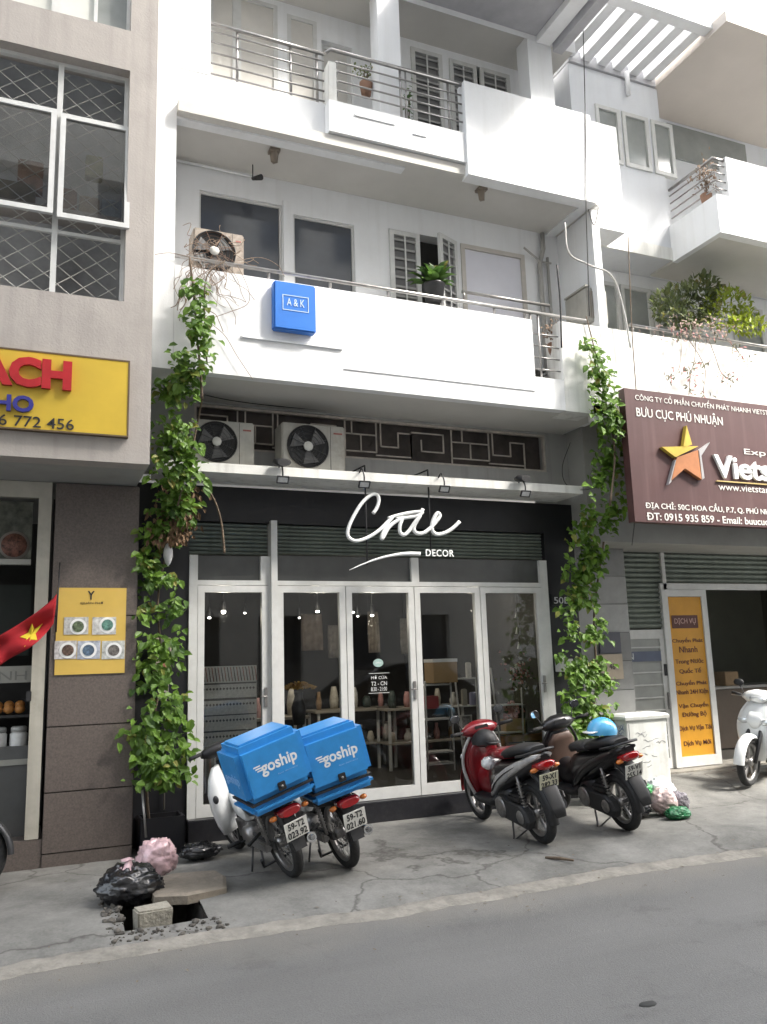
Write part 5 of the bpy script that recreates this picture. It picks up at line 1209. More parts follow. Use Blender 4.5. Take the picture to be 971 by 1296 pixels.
# ================================================================== AIR CONDITIONERS
def aircon(label, x0, x1, z0, z1, y0, dp, group='outdoor air conditioning units', rusty=False, cm=None):
    t = thing('air_conditioner', ((x0 + x1) / 2, y0 + dp / 2, z0), label, 'air conditioner', group)
    m_ = cm or M_AC
    MB().box(x0, x1, y0, y0 + dp, z0 + .02, z1, .012).build('casing', m_, t)
    cx = x0 + (x1 - x0) * .40; cz = (z0 + z1) / 2 + .01; r = (z1 - z0) * .42
    MB().lathe([(0, .0005), (0, r), (-.012, r + .012), (-.016, r + .004), (-.004, r - .004)], (cx, y0 - .002, cz), 'y', 32).build('fan_well', M_PLASTICBLK, t)
    fb = MB()
    for k in range(3):
        a = 2 * PI * k / 3 + .4; pl = []
        for (rr_, da, dy) in ((.2, -.25, -.006), (.92, -.15, -.004), (.92, .75, -.014), (.2, .5, -.014)):
            pl.append((cx + r * rr_ * math.cos(a + da), y0 + dy - .002, cz + r * rr_ * math.sin(a + da)))
        fb.add(pl, [(0, 1, 2, 3)])
    fb.build('fan_blades', mat('grey_fan', (.13, .13, .13), .5), t)
    g_ = MB()
    for k in range(1, 6): g_.lathe([(-.0022, r * k / 5.3), (.0022, r * k / 5.3 + .001), (.0022, r * k / 5.3 - .002), (-.0022, r * k / 5.3)], (cx, y0 - .024, cz), 'y', 28)
    for k in range(8):
        a = PI * k / 4 + .39; g_.tube([(cx + r * .1 * math.cos(a), y0 - .026, cz + r * .1 * math.sin(a)), (cx + r * 1.02 * math.cos(a), y0 - .018, cz + r * 1.02 * math.sin(a))], .0026, 5)
    g_.build('fan_grille', mat('dark_wire', (.06, .06, .06), .5) if not rusty else mat('rust_wire', (.22, .13, .09), .8), t)
    MB().lathe([(-.012, .0005), (-.012, r * .20), (0, r * .24)], (cx, y0 - .020, cz), 'y', 18).build('fan_badge', mat('pale_badge', (.62, .62, .58), .5), t)
    xs_ = x0 + (x1 - x0) * .76
    MB().box(xs_, xs_ + .003, y0 - .003, y0 + .002, z0 + .03, z1 - .012).build('panel_seam', M_INK, t)
    MB().box(xs_ + .035, x1 - .03, y0 - .003, y0 + .0, z1 - .085, z1 - .07).build('brand_strip', mat('faded_red_print', (.35, .12, .10), .6), t)
    for s_ in (x0 + .06, x1 - .12): MB().box(s_, s_ + .05, y0 + .02, y0 + dp - .02, z0, z0 + .022).build('foot', M_DARKGREY, t)
    return t
q = RR(241, 531, 322, 588, -.36); aircon('left outdoor air conditioner on the canopy, behind dry vine twigs', q[0], q[1], 3.312, q[3] - .01, -.36, .26)
q = RR(357, 537, 437, 592, -.36); aircon('right outdoor air conditioner on the canopy with clean round fan grille', q[0], q[1], 3.312, q[3], -.36, .26)
q = RR(245, 292, 309, 335, -.66); aircon('rusty air conditioner on the second floor balcony under dead vines', q[0], q[1], 5.02, q[3], -.66, .26, rusty=True, cm=mat('rusty_casing', (.36, .31, .26), .7, var=.4, scale=22, dirt=.8, dirtcol=(.17, .10, .07)))
MB().box(1.2, 1.75, -.70, -.38, 4.97, 5.018).build('bracket', M_DARKGREY, house)
# side-on unit with louvres on the right
t = thing('air_conditioner', (5.62, -.62, 5.1), 'air conditioner seen from its slatted side at the corner of the right house', 'air conditioner', 'outdoor air conditioning units')
MB().box(5.52, 5.80, -.74, -.34, 5.12, 5.52, .01).build('casing', M_AC, t)
for i in range(9): MB().box(5.535 + i * .028, 5.547 + i * .028, -.748, -.741, 5.16, 5.48).build('louvre', mat('dusty_fin', (.30, .27, .24), .7), t)
MB().box(5.50, 5.56, -.76, -.36, 5.522, 5.54).build('cap', M_AC, t)

# ================================================================== FLOODLIGHTS on the canopy edge
def floodlight(x, label, up=True, big=True):
    t = thing('floodlight', (x, -.50, 3.30), label, 'floodlight', 'small floodlights along the canopy edge')
    MB().tube(smooth_path([(x, -.505, 3.30), (x, -.56, 3.33), (x, -.62, 3.25), (x, -.62, 3.18)], 4), .008, 6).build('arm', M_DARKGREY, t)
    if big: MB().loft([sec(x, -.66, 3.31, .055, .030), sec(x, -.60, 3.33, .085, .035), sec(x, -.53, 3.33, .07, .028)]).build('lamp_housing', M_PLASTICBLK, t)
    M = Matrix.Translation((x, -.62, 3.16)) @ Matrix.Rotation(rad(35), 4, 'X')
    frame(MB(), -.055, .055, -.035, .035, -.010, .010, .008).xf(M).build('lamp_frame', M_DARKGREY, t)
    MB().box(-.046, .046, -.004, .004, -.026, .026).xf(M).build('lamp_glass', M_CLEAR, t)
for px_, lab, bg2 in ((358, 'floodlight on the canopy edge between the two air conditioners', True), (461, 'small floodlight on the canopy edge left of the shop name', False), (562, 'small floodlight on the canopy edge right of the shop name', False), (664, 'floodlight near the right end of the canopy edge', True)):
    floodlight(PX(px_, 605, -.62), lab, big=bg2)

# ================================================================== VINES, PLANTS
def leaf_geo(b, c, d, nrm, L, W, fold=.25):
    d = d.normalized(); s_ = d.cross(nrm); s_ = s_.normalized() if s_.length > 1e-5 else d.orthogonal().normalized(); n = s_.cross(d)
    p = [c, c + d * L * .35 + s_ * W * .5 + n * W * fold, c + d * L * .72 + s_ * W * .36 + n * W * fold * .6, c + d * L - n * L * .12, c + d * L * .72 - s_ * W * .36 + n * W * fold * .6, c + d * L * .35 - s_ * W * .5 + n * W * fold, c + d * L * .4, c + d * L * .74]
    b.add(p, [(0, 1, 6), (1, 2, 7, 6), (2, 3, 7), (3, 4, 7), (4, 5, 6, 7), (5, 0, 6)])
LEAFM = {}
def leaf_mesh(key, m):
    if key not in LEAFM:
        b = MB(); leaf_geo(b, Vector((0, 0, 0)), Vector((0, 0, -1)), Vector((0, -1, 0)), 1, .62); LEAFM[key] = b.mesh('leaf', m)
    return LEAFM[key]
def put_leaf(parent, key, m, c, d, nrm, L, name='leaf'):
    o = bpy.data.objects.new(name, leaf_mesh(key, m)); COL.objects.link(o); o.parent = parent
    z = -d.normalized(); y = -(nrm - z * nrm.dot(z)); y = y.normalized() if y.length > 1e-4 else z.orthogonal().normalized(); x = y.cross(z)
    M = Matrix((x, y, z)).transposed().to_4x4(); M = wm(parent).inverted() @ (Matrix.Translation(c) @ M @ Matrix.Diagonal((L, L, L, 1)))
    o.matrix_basis = M; return o
def vine(label, path, widths, dens, loc, key, m, stems, seed, size=.085, nbig=240, dry=None, Ys=None):
    rnd = random.Random(seed); t = thing('climbing_vine', loc, label, 'vine')
    for i, sp_ in enumerate(stems):
        MB().tube(smooth_path(sp_[0], 5), sp_[1], 6).build('stem', M_STEM, t)
    fb = MB(); nb_ = 0; tot = []
    for i in range(len(path) - 1):
        (xa, ya, Ya), (xb, yb2, Yb2) = path[i], path[i + 1]; wa, wb = widths[i], widths[i + 1]
        A, B_ = P(xa, ya, Ya), P(xb, yb2, Yb2); n = int((A - B_).length * dens[i] * 2.7)
        for k in range(n):
            u = rnd.random(); Ym = Ya + (Yb2 - Ya) * u; w_ = (wa + (wb - wa) * u)
            cl = noise.noise(Vector((u * 3 + i * 1.7, 0, seed)))
            px = xa + (xb - xa) * u + w_ * (max(-1.05, min(1.05, rnd.gauss(0, .56))) + .5 * cl); py = ya + (yb2 - ya) * u + rnd.uniform(-4, 4)
            Yv = Ym - rnd.random() ** 1.6 * .17
            tot.append(P(px, py, Yv))
    rnd.shuffle(tot)
    for c in tot:
        if noise.noise(c * 4.2 + Vector((seed, 0, 0))) < -.16: continue
        d = Vector((rnd.uniform(-.9, .9), rnd.uniform(-.7, .1), rnd.uniform(-1, .15))); nr = Vector((rnd.uniform(-.5, .5), -.7, rnd.uniform(.2, 1.1))).normalized()
        L = size * rnd.uniform(.55, 1.45)
        if nb_ < nbig and c.y < -.0 and rnd.random() < .8: put_leaf(t, key, m, c, d, nr, L); nb_ += 1
        else: leaf_geo(fb, c, d, nr, L * .9, L * .58)
    tag(fb.build('foliage', m, t), kind='stuff')
    return t
# left vine
V = lambda L, Y: [P(x, y, Y) for x, y in L]
lv = vine('vine climbing the left edge of the black shop front from a planter to the balcony',
     [(243, 350, -.92), (248, 395, -.92), (252, 430, -.92), (236, 465, -.88), (216, 500, -.70), (222, 560, -.62), (228, 605, -.56), (216, 650, -.30), (196, 685, -.25), (200, 740, -.25), (205, 800, -.25), (200, 850, -.25), (205, 905, -.30), (196, 950, -.34), (198, 990, -.36)],
     [11, 15, 20, 28, 26, 27, 32, 26, 24, 24, 28, 24, 36, 46, 40], [90, 150, 210, 250, 190, 250, 240, 190, 180, 170, 170, 150, 260, 360, 300], (1.05, -.2, .05), 'vine', M_LEAF,
     [(V([(190, 1050), (186, 1000), (190, 930), (205, 850), (200, 760), (214, 680), (222, 600)], -.22), [.014, .008]),
      (V([(256, 505), (254, 470), (250, 430), (246, 380), (240, 325)], -.93), [.012, .009]),
      (V([(256, 505), (245, 560), (235, 600), (225, 640)], -.6), [.010, .008]),
      (V([(262, 460), (259, 400), (262, 350), (285, 330)], -.95), [.008, .006])], 3)
# dry twigs around the rusty unit and parapet
rnd = random.Random(11); b = MB()
for k in range(34):
    x, y = rnd.uniform(238, 285), rnd.uniform(322, 345); p = [(x, y)]
    ln = rnd.randint(3, 7); dx = rnd.uniform(-5, 9)
    for i in range(ln): x += dx + rnd.uniform(-7, 7); y += rnd.uniform(2, 15); p.append((x, y))
    b.tube(smooth_path(V(p, F - .02 - rnd.random() * .06), 3), rnd.uniform(.0018, .0035), 4, False)
for k in range(16):
    x, y = rnd.uniform(240, 310), rnd.uniform(296, 335); p = [(x, y)]
    for i in range(4): x += rnd.uniform(-12, 12); y += rnd.uniform(-9, 9); p.append((x, y))
    b.tube(smooth_path(V(p, -.72 - rnd.random() * .05), 3), rnd.uniform(.002, .004), 4, False)
for (p) in ([(270, 402), (290, 395), (312, 386), (316, 372), (308, 350), (300, 335)], [(268, 410), (285, 425), (300, 450), (320, 480)], [(300, 330), (330, 326), (352, 336), (360, 350)], [(196, 322), (215, 320), (235, 324), (262, 330)]):
    b.tube(smooth_path(V(p, F - .04), 5), .003, 4, False)
tag(b.build('twig', mat('dry_twig', (.27, .20, .15), .9, var=.4, scale=20)), 'tangle of dry leafless vine twigs round the rusty balcony unit and parapet end', 'twigs', kind='stuff')
# dry mass and dead cable vine at left of the fascia
dv = thing('dried_vine', tuple(P(232, 650, -.3)), 'brown dried vine hanging over the left end of the black fascia', 'dried vine')
b = MB(); rnd = random.Random(5)
for k in range(420):
    u = rnd.random(); px, py = 232 + rnd.gauss(0, 13) - u * 14, 612 + u * 75
    c = P(px, py, -.28 - rnd.random() * .16); leaf_geo(b, c, Vector((rnd.uniform(-.6, .6), rnd.uniform(-.5, .3), -1)), Vector((rnd.uniform(-1, 1), -1, .2)), rnd.uniform(.04, .08), .03, .4)
tag(b.build('dead_leaves', M_DRY, dv), kind='stuff')
MB().tube(smooth_path(V([(258, 612), (272, 634), (280, 660), (283, 685), (284, 700)], -.45), 4), [.007, .012], 6).build('hanging_stem', M_STEM, dv)
MB().tube(smooth_path(V([(210, 618), (209, 660), (207, 700)], -.3), 4), .006, 5).build('hanging_stem', M_STEM, dv)
# right vine
rv = vine('sunlit green vine running down the right edge of the black shop front to the pavement',
     [(746, 432, -.90), (757, 470, -.92), (768, 505, -.90), (776, 545, -.80), (772, 580, -.62), (768, 625, -.60), (752, 665, -.45), (738, 705, -.35), (732, 745, -.30), (738, 790, -.34), (742, 840, -.38), (742, 890, -.40), (748, 930, -.42), (744, 962, -.42)],
     [10, 16, 18, 19, 20, 27, 28, 24, 23, 25, 28, 30, 29, 24], [130, 210, 250, 260, 260, 300, 300, 300, 310, 340, 380, 380, 330, 240], (5.6, -.3, .05), 'vine', M_LEAF,
     [(V([(752, 985), (748, 930), (755, 860), (752, 780), (762, 700), (772, 640)], -.28), [.014, .010]),
      (V([(772, 640), (778, 570), (765, 500), (752, 440), (742, 400)], -.86), [.012, .006]),
      (V([(795, 300), (800, 420), (806, 520), (800, 600)], -.9), [.006, .006])], 9, nbig=260)
# planter box left, trellis stake
pl_ = thing('planter', (1.1, -.22, 0), 'black planter box at the foot of the left vine', 'planter')
q = RR(192, 1022, 237, 1072, -.34)
b = MB(); b.box(.90, 1.24, -.42, -.405, 0.01, .30).box(.90, 1.24, -.19, -.175, 0.01, .30).box(.90, .915, -.404, -.191, .01, .30).box(1.225, 1.24, -.404, -.191, .01, .30); b.build('box', M_BLACK, pl_)
MB().box(.916, 1.224, -.403, -.192, .2, .26).build('soil', mat('soil', (.05, .035, .025), .95, var=.5, scale=30), pl_)
MB().tube([P(185, 1060, -.5), P(180, 1000, -.42)], .010, 6).build('stake', M_STEEL, pl_)
# pot plant on the balcony
pp_ = thing('potted_plant', (4.05, -.5, 4.9), 'bushy green pot plant with broad leaves on the balcony rail', 'potted plant')
MB().lathe([(0, .001), (0, .09), (.17, .12), (.18, .125), (.18, .11), (.16, .10)], (PX(549, 365, -.5), -.5, PZ(549, 362, -.5) - .17), 'z', 18).build('pot', M_DARKGREY, pp_)
rnd = random.Random(8); base = Vector((PX(549, 358, -.5), -.5, PZ(549, 362, -.5)))
for k in range(60):
    a = rnd.uniform(0, 2 * PI); el = rnd.uniform(.15, 1.4); d = Vector((math.cos(a) * math.cos(el), math.sin(a) * math.cos(el) * .7, math.sin(el))); c = base + d * rnd.uniform(.03, .13)
    put_leaf(pp_, 'dark', M_LEAFD, c, d + Vector((0, 0, -.1)), Vector((0, -.5, 1)) + d * .3, rnd.uniform(.12, .22))
# bush on the right balcony
bu = thing('balcony_bush', tuple(P(885, 430, -.7)), 'green shrub with lime tips and dry hanging stems on the right balcony', 'shrub')
rnd = random.Random(21)
def bush(n, cx, cy, rx, ry, Y, key, m, nb_, size, dn=(-1, 1)):
    fb = MB(); cnt = 0
    for k in range(n):
        a = rnd.uniform(0, 2 * PI); r_ = rnd.random() ** .55; px, py = cx + rx * r_ * math.cos(a), cy + ry * r_ * math.sin(a); c = P(px, py, Y + rnd.uniform(-.18, .18))
        if noise.noise(c * 6) < -.22: continue
        d = (Vector(((px - cx) / rx * .7, rnd.uniform(-.6, .3), -(py - cy) / ry * .7 + .2)) + Vector((rnd.uniform(-.7, .7), 0, rnd.uniform(*dn) * .7))); nr = Vector((rnd.uniform(-.6, .6), -.5, .9))
        L = size * rnd.uniform(.7, 1.3)
        if cnt < nb_: put_leaf(bu, key, m, c, d, nr, L); cnt += 1
        else: leaf_geo(fb, c, d, nr, L, L * .36)
    if fb.v: tag(fb.build('foliage', m, bu), kind='stuff')
M_LEAFG = leafmat('grey_green_leaf', (0.10, 0.155, 0.075), 0.4)
bush(1000, 868, 388, 44, 26, -.66, 'ggreen', M_LEAFG, 130, .085)
bush(380, 890, 370, 24, 22, -.62, 'ggreen', M_LEAFG, 40, .085)
bush(560, 922, 392, 32, 26, -.68, 'lime', M_LEAFY, 90, .08)
bush(260, 945, 412, 24, 12, -.70, 'lime', M_LEAFY, 40, .08)
for p in ([(880, 425), (880, 450), (874, 475), (872, 500)], [(895, 425), (905, 450), (912, 470), (925, 482)], [(915, 425), (930, 440), (942, 455)], [(862, 425), (862, 450), (858, 470), (845, 480)], [(872, 430), (885, 450), (893, 470), (890, 495)]):
    MB().tube(smooth_path(V(p, -.90), 4), .005, 5).build('hanging_stem', mat('pale_stem', (.33, .27, .22), .9, var=.3, scale=20), bu)
b = MB(); b2_ = MB()
for (x, y) in ((872, 492), (892, 462), (925, 478), (943, 455), (880, 466), (848, 478), (915, 478), (868, 470), (930, 440), (905, 425), (880, 425), (855, 428), (890, 500)):
    for k in range(16):
        a = rnd.uniform(0, 2 * PI); c = P(x + rnd.gauss(0, 5), y + rnd.gauss(0, 4), -.92); leaf_geo(b if k % 4 else b2_, c, Vector((math.cos(a), -.3, math.sin(a))), Vector((0, -1, .4)), .06, .02)
tag(b.build('wilted_leaves', mat('wilted_leaf', (.16, .15, .10), .9, var=.5, scale=12), bu), kind='stuff'); tag(b2_.build('pink_bracts', M_PINK, bu), kind='stuff')
b = MB()
for k in range(150):
    c = P(880 + rnd.gauss(0, 25), 416 + rnd.gauss(0, 7), -.84 - rnd.random() * .05); a = rnd.uniform(0, 2 * PI); leaf_geo(b, c, Vector((math.cos(a), -.3, math.sin(a))), Vector((0, -1, .5)), .05, .02)
tag(b.build('dry_bracts', mat('rosy_dry', (.36, .26, .23), .9, var=.5, scale=12), bu), kind='stuff')
MB().box(PX(850, 430, -.7), PX(955, 430, -.7), -.72, -.5, 4.72, 4.95).build('trough', mat('clay_trough', (.30, .20, .15), .8), bu)

# ================================================================== STREET THINGS
# junction cabinet
jc = thing('utility_cabinet', (5.86, -.60, .05), 'white utility cabinet with grey graffiti beside the right vine', 'utility cabinet')
cx0, cx1, cy0, cy1, cz0, cz1 = 5.60, 6.12, -.74, -.48, .02, .89
MB().box(cx0, cx1, cy0, cy1, cz0, cz1 - .05, .008).build('body', mat('cabinet_paint', (.60, .61, .58), .5, var=.08, scale=4, dirt=.5, streak=.4, dirtcol=(.34, .32, .28), world=True), jc)
MB().loft([[Vector((x, y, z)) for x, y in ((cx0 - e, cy0 - e), (cx1 + e, cy0 - e), (cx1 + e, cy1 + e), (cx0 - e, cy1 + e))] for z, e in ((cz1 - .052, .02), (cz1 - .02, .025), (cz1, .0), (cz1 + .01, -.05))], True, False).build('lid', MATS['cabinet_paint'], jc)
MB().box(cx0 + .03, cx1 - .03, cy0 - .006, cy0 - .001, cz0 + .06, cz1 - .09).build('door', mat('cabinet_door', (.62, .63, .60), .5, dirt=.5, streak=.45, dirtcol=(.36, .34, .30), world=True), jc)
rnd = random.Random(31); 
for k in range(9):
    x, z = rnd.uniform(cx0 + .1, cx1 - .16), .72 - k * .042 + rnd.uniform(-.01, .01); pts = [(x + i * rnd.uniform(.018, .028), cy0 - .0075, z + rnd.uniform(-.016, .016)) for i in range(rnd.randint(4, 8))]
    MB().tube(smooth_path(pts, 3), .0022, 4).build('graffiti_line', mat('faded_ink', (.22, .22, .23), .7), jc)
M_BI = mat('faded_blue_ink', (.14, .17, .30), .7)
for k in range(6):
    pts = [(cx0 - .0015, cy1 - .03 - i * .03 - rnd.uniform(0, .015), .78 - k * .018 + rnd.uniform(-.03, .03)) for i in range(7)]
    MB().tube(smooth_path(pts, 3), .0028, 4).build('graffiti_line', M_BI, jc)
# plates on the tiled pier and a meter box
mb_ = thing('letter_box', (6.05, .15, 1.2), 'beige letter box with small print on the tiled pier', 'letter box')
qx = RR(759, 828, 789, 860, .15); MB().box(qx[0], qx[1], .15, .198, qx[2], qx[3], .004).build('box', mat('beige_metal', (.42, .35, .27), .5, dirt=.3), mb_)
text('box_lettering', '46', (qx[0] + qx[1]) / 2 - .03, (qx[0] + qx[1]) / 2 + .05, (qx[2] + qx[3]) / 2 - .03, (qx[2] + qx[3]) / 2 + .04, .147, M_INK, mb_, .002)
qx = RR(759, 800, 786, 827, .17); n_ = MB().box(qx[0], qx[1], .17, .198, qx[2], qx[3], .003).build('notice_plate', mat('dark_slate', (.09, .09, .11), .4)); tag(n_, 'dark notice plate on the tiled pier above the beige letter box', 'plate')
qx = RR(709, 834, 726, 850, -.10); n_ = MB().box(qx[0], qx[1], -.10, -.003, qx[2], qx[3], .004).build('meter_box', mat('pale_meter', (.5, .5, .47), .5)); tag(n_, 'small white meter box on the black panel left of the right vine', 'meter box')
# electric meter on the left
em = thing('electricity_meter', (1.12, -.06, 1.5), 'beige electricity meter among the leaves of the left vine', 'electricity meter')
qx = RR(196, 807, 217, 853, -.12); MB().box(qx[0], qx[1], -.12, -.003, qx[2], qx[3], .008).build('case', mat('beige_meter', (.40, .35, .28), .5, dirt=.4), em)
MB().box(qx[0] + .012, qx[1] - .012, -.128, -.121, qx[2] + (qx[3] - qx[2]) * .58, qx[3] - .015, .003).build('window', mat('meter_window', (.14, .14, .13), .2), em)
MB().box(qx[0] + .035, qx[1] - .04, -.124, -.121, qx[2] + .05, qx[2] + .10).build('label', mat('rust_label', (.35, .15, .1), .6), em)
MB().box(qx[1] - .05, qx[1] - .01, -.06, -.003, qx[2] - .16, qx[2] - .02).tube([(qx[1] - .03, -.03, qx[2] - .16), (qx[1] - .03, -.03, .3)], .008, 6).build('conduit', mat('old_pvc', (.35, .32, .27), .6), em)
# lantern shaped white ornament
wo_ = thing('hanging_ornament', tuple(P(213, 700, -.34)), 'white pod shaped ornament hanging in the left vine', 'ornament')
c = P(213, 700, -.34)
MB().lathe([(-.115, .002), (-.09, .022), (-.03, .042), (.03, .038), (.08, .022), (.11, .006)], c, 'z', 14).build('pod', mat('grey_white_glaze', (.5, .5, .5), .5, dirt=.3), wo_)
MB().tube([c + Vector((0, 0, .11)), P(212, 640, -.34)], .003, 4).build('string', M_INK, wo_)
# rubbish
def bag(name, label, c, r, sc, m, seed, knot=True, km=None):
    b = MB().ball((0, 0, 0), r, 52, 34, sc, lambda d: 1 - .10 * (1 - abs(noise.noise(d * 3.1 + Vector((seed, 3, 0))))) ** 5 - .05 * (1 - abs(noise.noise(d * 7.3 + Vector((seed, 9, 0))))) ** 4 + .13 * noise.noise(d * 1.8 + Vector((seed, 0, 0))) + .09 * abs(noise.noise(d * 4.5 + Vector((0, seed, 0)))) * 2 - .05 * noise.noise(d * 9 + Vector((seed, seed, 0))) - (.0 if d.z > -.72 else .12 * (-d.z - .72) / .28))
    mz = min(v.z for v in b.v); b.xf(Matrix.Translation((c[0], c[1], c[2] - mz)))
    t = thing(name, c, label, 'rubbish bag'); b.build('bag', m, t)
    if knot:
        top = Vector((c[0], c[1], c[2] - mz + r * sc[2] * .95))
        k = MB().lathe([(-.03, r * .36), (0, r * .15), (.015, r * .09), (.03, r * .18), (.045, r * .22), (.042, .004)], top + Vector((-.02, 0, 0)), 'z', 12)
        for i, v_ in enumerate(k.v): k.v[i] = v_ + Vector((noise.noise(v_ * 20), noise.noise(v_ * 20 + Vector((5, 0, 0))), noise.noise(v_ * 20 + Vector((0, 7, 0))))) * .03
        k.build('knot', km or m, t)
    return t
M_PKB = mat('pink_film', (.66, .45, .47), .25, var=.25, scale=9, coat=.6, dirt=.4, dirtcol=(.30, .22, .17), bump=.6, bscale=14)
M_BKB = mat('black_film', (.012, .012, .014), .22, var=.2, scale=9, coat=.5, bump=.9, bscale=16)
M_GRB = mat('green_film', (.06, .42, .12), .3, var=.4, scale=9, coat=.4, bump=.6, bscale=16)
M_WTB = mat('white_film', (.72, .72, .72), .3, var=.15, scale=9, coat=.4, dirt=.25, dirtcol=(.5, .3, .3), bump=.7, bscale=14)
bag('rubbish_bag', 'pink plastic rubbish bag behind the black bag by the drain', (.93, -1.13, .0), .155, (.95, .9, .92), M_PKB, 2.3, False)
bag('rubbish_bag', 'black plastic rubbish bag tied with a pink knot at the edge of the open drain', (.69, -1.62, -.04), .195, (1.08, .9, .70), M_BKB, 5.1, True, M_PKB)
bag('rubbish_bag', 'small flat black bag crumpled beside the planter step', (1.32, -.72, .0), .11, (1.5, .9, .62), M_BKB, 8.2, False)
bag('rubbish_bag', 'bright green bag on top of the pile beside the cabinet', (5.44, -1.06, .13), .11, (1.2, .9, .75), M_GRB, 3.3, False)
bag('rubbish_bag', 'pink and white printed bag in the middle of the pile beside the cabinet', (5.58, -1.22, .0), .13, (1.0, .9, .95), mat('pale_pink_film', (.62, .48, .46), .35, var=.35, scale=7, bump=.6, bscale=14), 4.4, False)
bag('rubbish_bag', 'dark green bag lowest in the pile nearest the road', (5.56, -1.42, -.01), .10, (1.35, .9, .6), mat('dark_green_film', (.02, .16, .06), .3, var=.4, bump=.6, bscale=14), 6.6, False)
bag('rubbish_bag', 'clear white bag leaning against the foot of the cabinet', (5.75, -.98, .02), .15, (1.1, .8, .95), M_WTB, 7.7, False)
bag('rubbish_bag', 'black bag half hidden under the bright green bag', (5.30, -1.16, .0), .13, (1.1, .9, .6), M_BKB, 9.9, False)
bag('rubbish_bag', 'grey mottled bag at the right end of the pile', (5.78, -1.20, .0), .10, (1.0, .9, 1.0), mat('mottled_film', (.22, .2, .22), .4, var=.7, scale=12, bump=.5), 1.9, False)
# drain: cover slab and block
sl_ = MB()
sn_ = 14; pr_ = [(0.82, -1.84), (1.02, -1.90), (1.30, -1.80), (1.36, -1.50), (1.33, -1.30), (1.05, -1.27), (.80, -1.36)]
sl_.prism(pr_, -.02, .055, 'z', .012)
for i, v_ in enumerate(sl_.v): sl_.v[i] = v_ + Vector((0, 0, (v_.x - .8) * -.03 + .01))
tag(sl_.build('drain_cover', mat('tan_concrete', (.25, .215, .17), .9, var=.25, scale=9, dirt=.4, dirtcol=(.10, .09, .07), bump=.5, bscale=30)), 'tan broken concrete cover slab lying over the back of the open drain', 'drain cover')
bk_ = MB().box(-.105, .105, -.07, .07, 0, .165, .010)
for i, v_ in enumerate(bk_.v): bk_.v[i] = v_ + Vector((noise.noise(v_ * 11), noise.noise(v_ * 11 + Vector((3, 0, 0))), noise.noise(v_ * 9 + Vector((0, 4, 0))))) * .012
bk_.xf(Matrix.Translation((.775, -2.10, -.10)) @ Matrix.Rotation(rad(7), 4, 'Z'))
tag(bk_.build('concrete_block', mat('pale_concrete', (.30, .28, .23), .9, var=.25, scale=14, dirt=.4, dirtcol=(.12, .1, .08), bump=.6, bscale=40)), 'pale concrete block standing in front of the black rubbish bag', 'concrete block')
rb_ = MB(); rnd = random.Random(2)
for k in range(280):
    side = rnd.random(); x = rnd.uniform(.50, .66) if side < .75 else rnd.uniform(.5, 1.2); y = rnd.uniform(-2.2, -1.3) if side < .75 else rnd.uniform(-2.34, -2.2)
    z = pav_z(x, y) if not (PX0 < x < PX1 and PY0 < y < PY1) else -.30
    s_ = rnd.uniform(.004, .010) + .02 * rnd.random() ** 4; rb_.ball((x, y, z + s_ * .2), s_, 5, 3, (rnd.uniform(.7, 1.3), 1, .7), lambda d: 1 + .7 * noise.noise(d * 3 + Vector((k, 0, 0))))
tag(rb_.build('rubble', mat('dark_rubble', (.12, .11, .095), .95, var=.5, scale=20, world=True)), 'loose rubble round the open drain', 'rubble', kind='stuff')
lt_ = MB(); rnd = random.Random(14)
for k in range(220):
    x = rnd.uniform(-.6, 9); y = rnd.uniform(-3.2, -.2) if rnd.random() < .55 else rnd.gauss(-2.4, .12); z = pav_z(x, y) if y > kerb_y(x) else -.075
    if PX0 - .05 < x < PX1 + .05 and PY0 < y < PY1: continue
    a = rnd.uniform(0, 6.28); leaf_geo(lt_, Vector((x, y, z + .006)), Vector((math.cos(a), math.sin(a), .1)), Vector((0, 0, 1)), rnd.uniform(.012, .04), rnd.uniform(.008, .018), .15)
tag(lt_.build('litter', mat('dry_litter', (.16, .13, .09), .9, var=.7, scale=4, world=True)), 'scattered dry leaves and grit on pavement and road', 'litter', kind='stuff')
for (x, y, a, L, lab) in ((3.78, -2.10, .9, .22, 'short dark stick on the pavement in front of the red scooter'), (6.1, -2.9, -.3, .5, 'long dark stick lying at the road edge on the far right')):
    z = pav_z(x, y) if y > kerb_y(x) else -.072
    s_ = MB().tube([(x - L / 2 * math.cos(a), y + L / 2 * math.sin(a), z + .014), (x, y, z + .018), (x + L / 2 * math.cos(a), y - L / 2 * math.sin(a), z + .012)], [.010, .013, .008], 6).build('stick', M_STEM); tag(s_, lab, 'stick')
s_ = MB().ball((P(0,0,0)*0 + G(820, 1271, -.075)), .034, 10, 5, (1.5, .9, .22), lambda d: 1 + .4 * noise.noise(d * 3)).build('squashed_scrap', mat('tar_scrap', (.03, .03, .028), .8)); tag(s_, 'flattened dark scrap on the asphalt near the lower right corner', 'scrap')

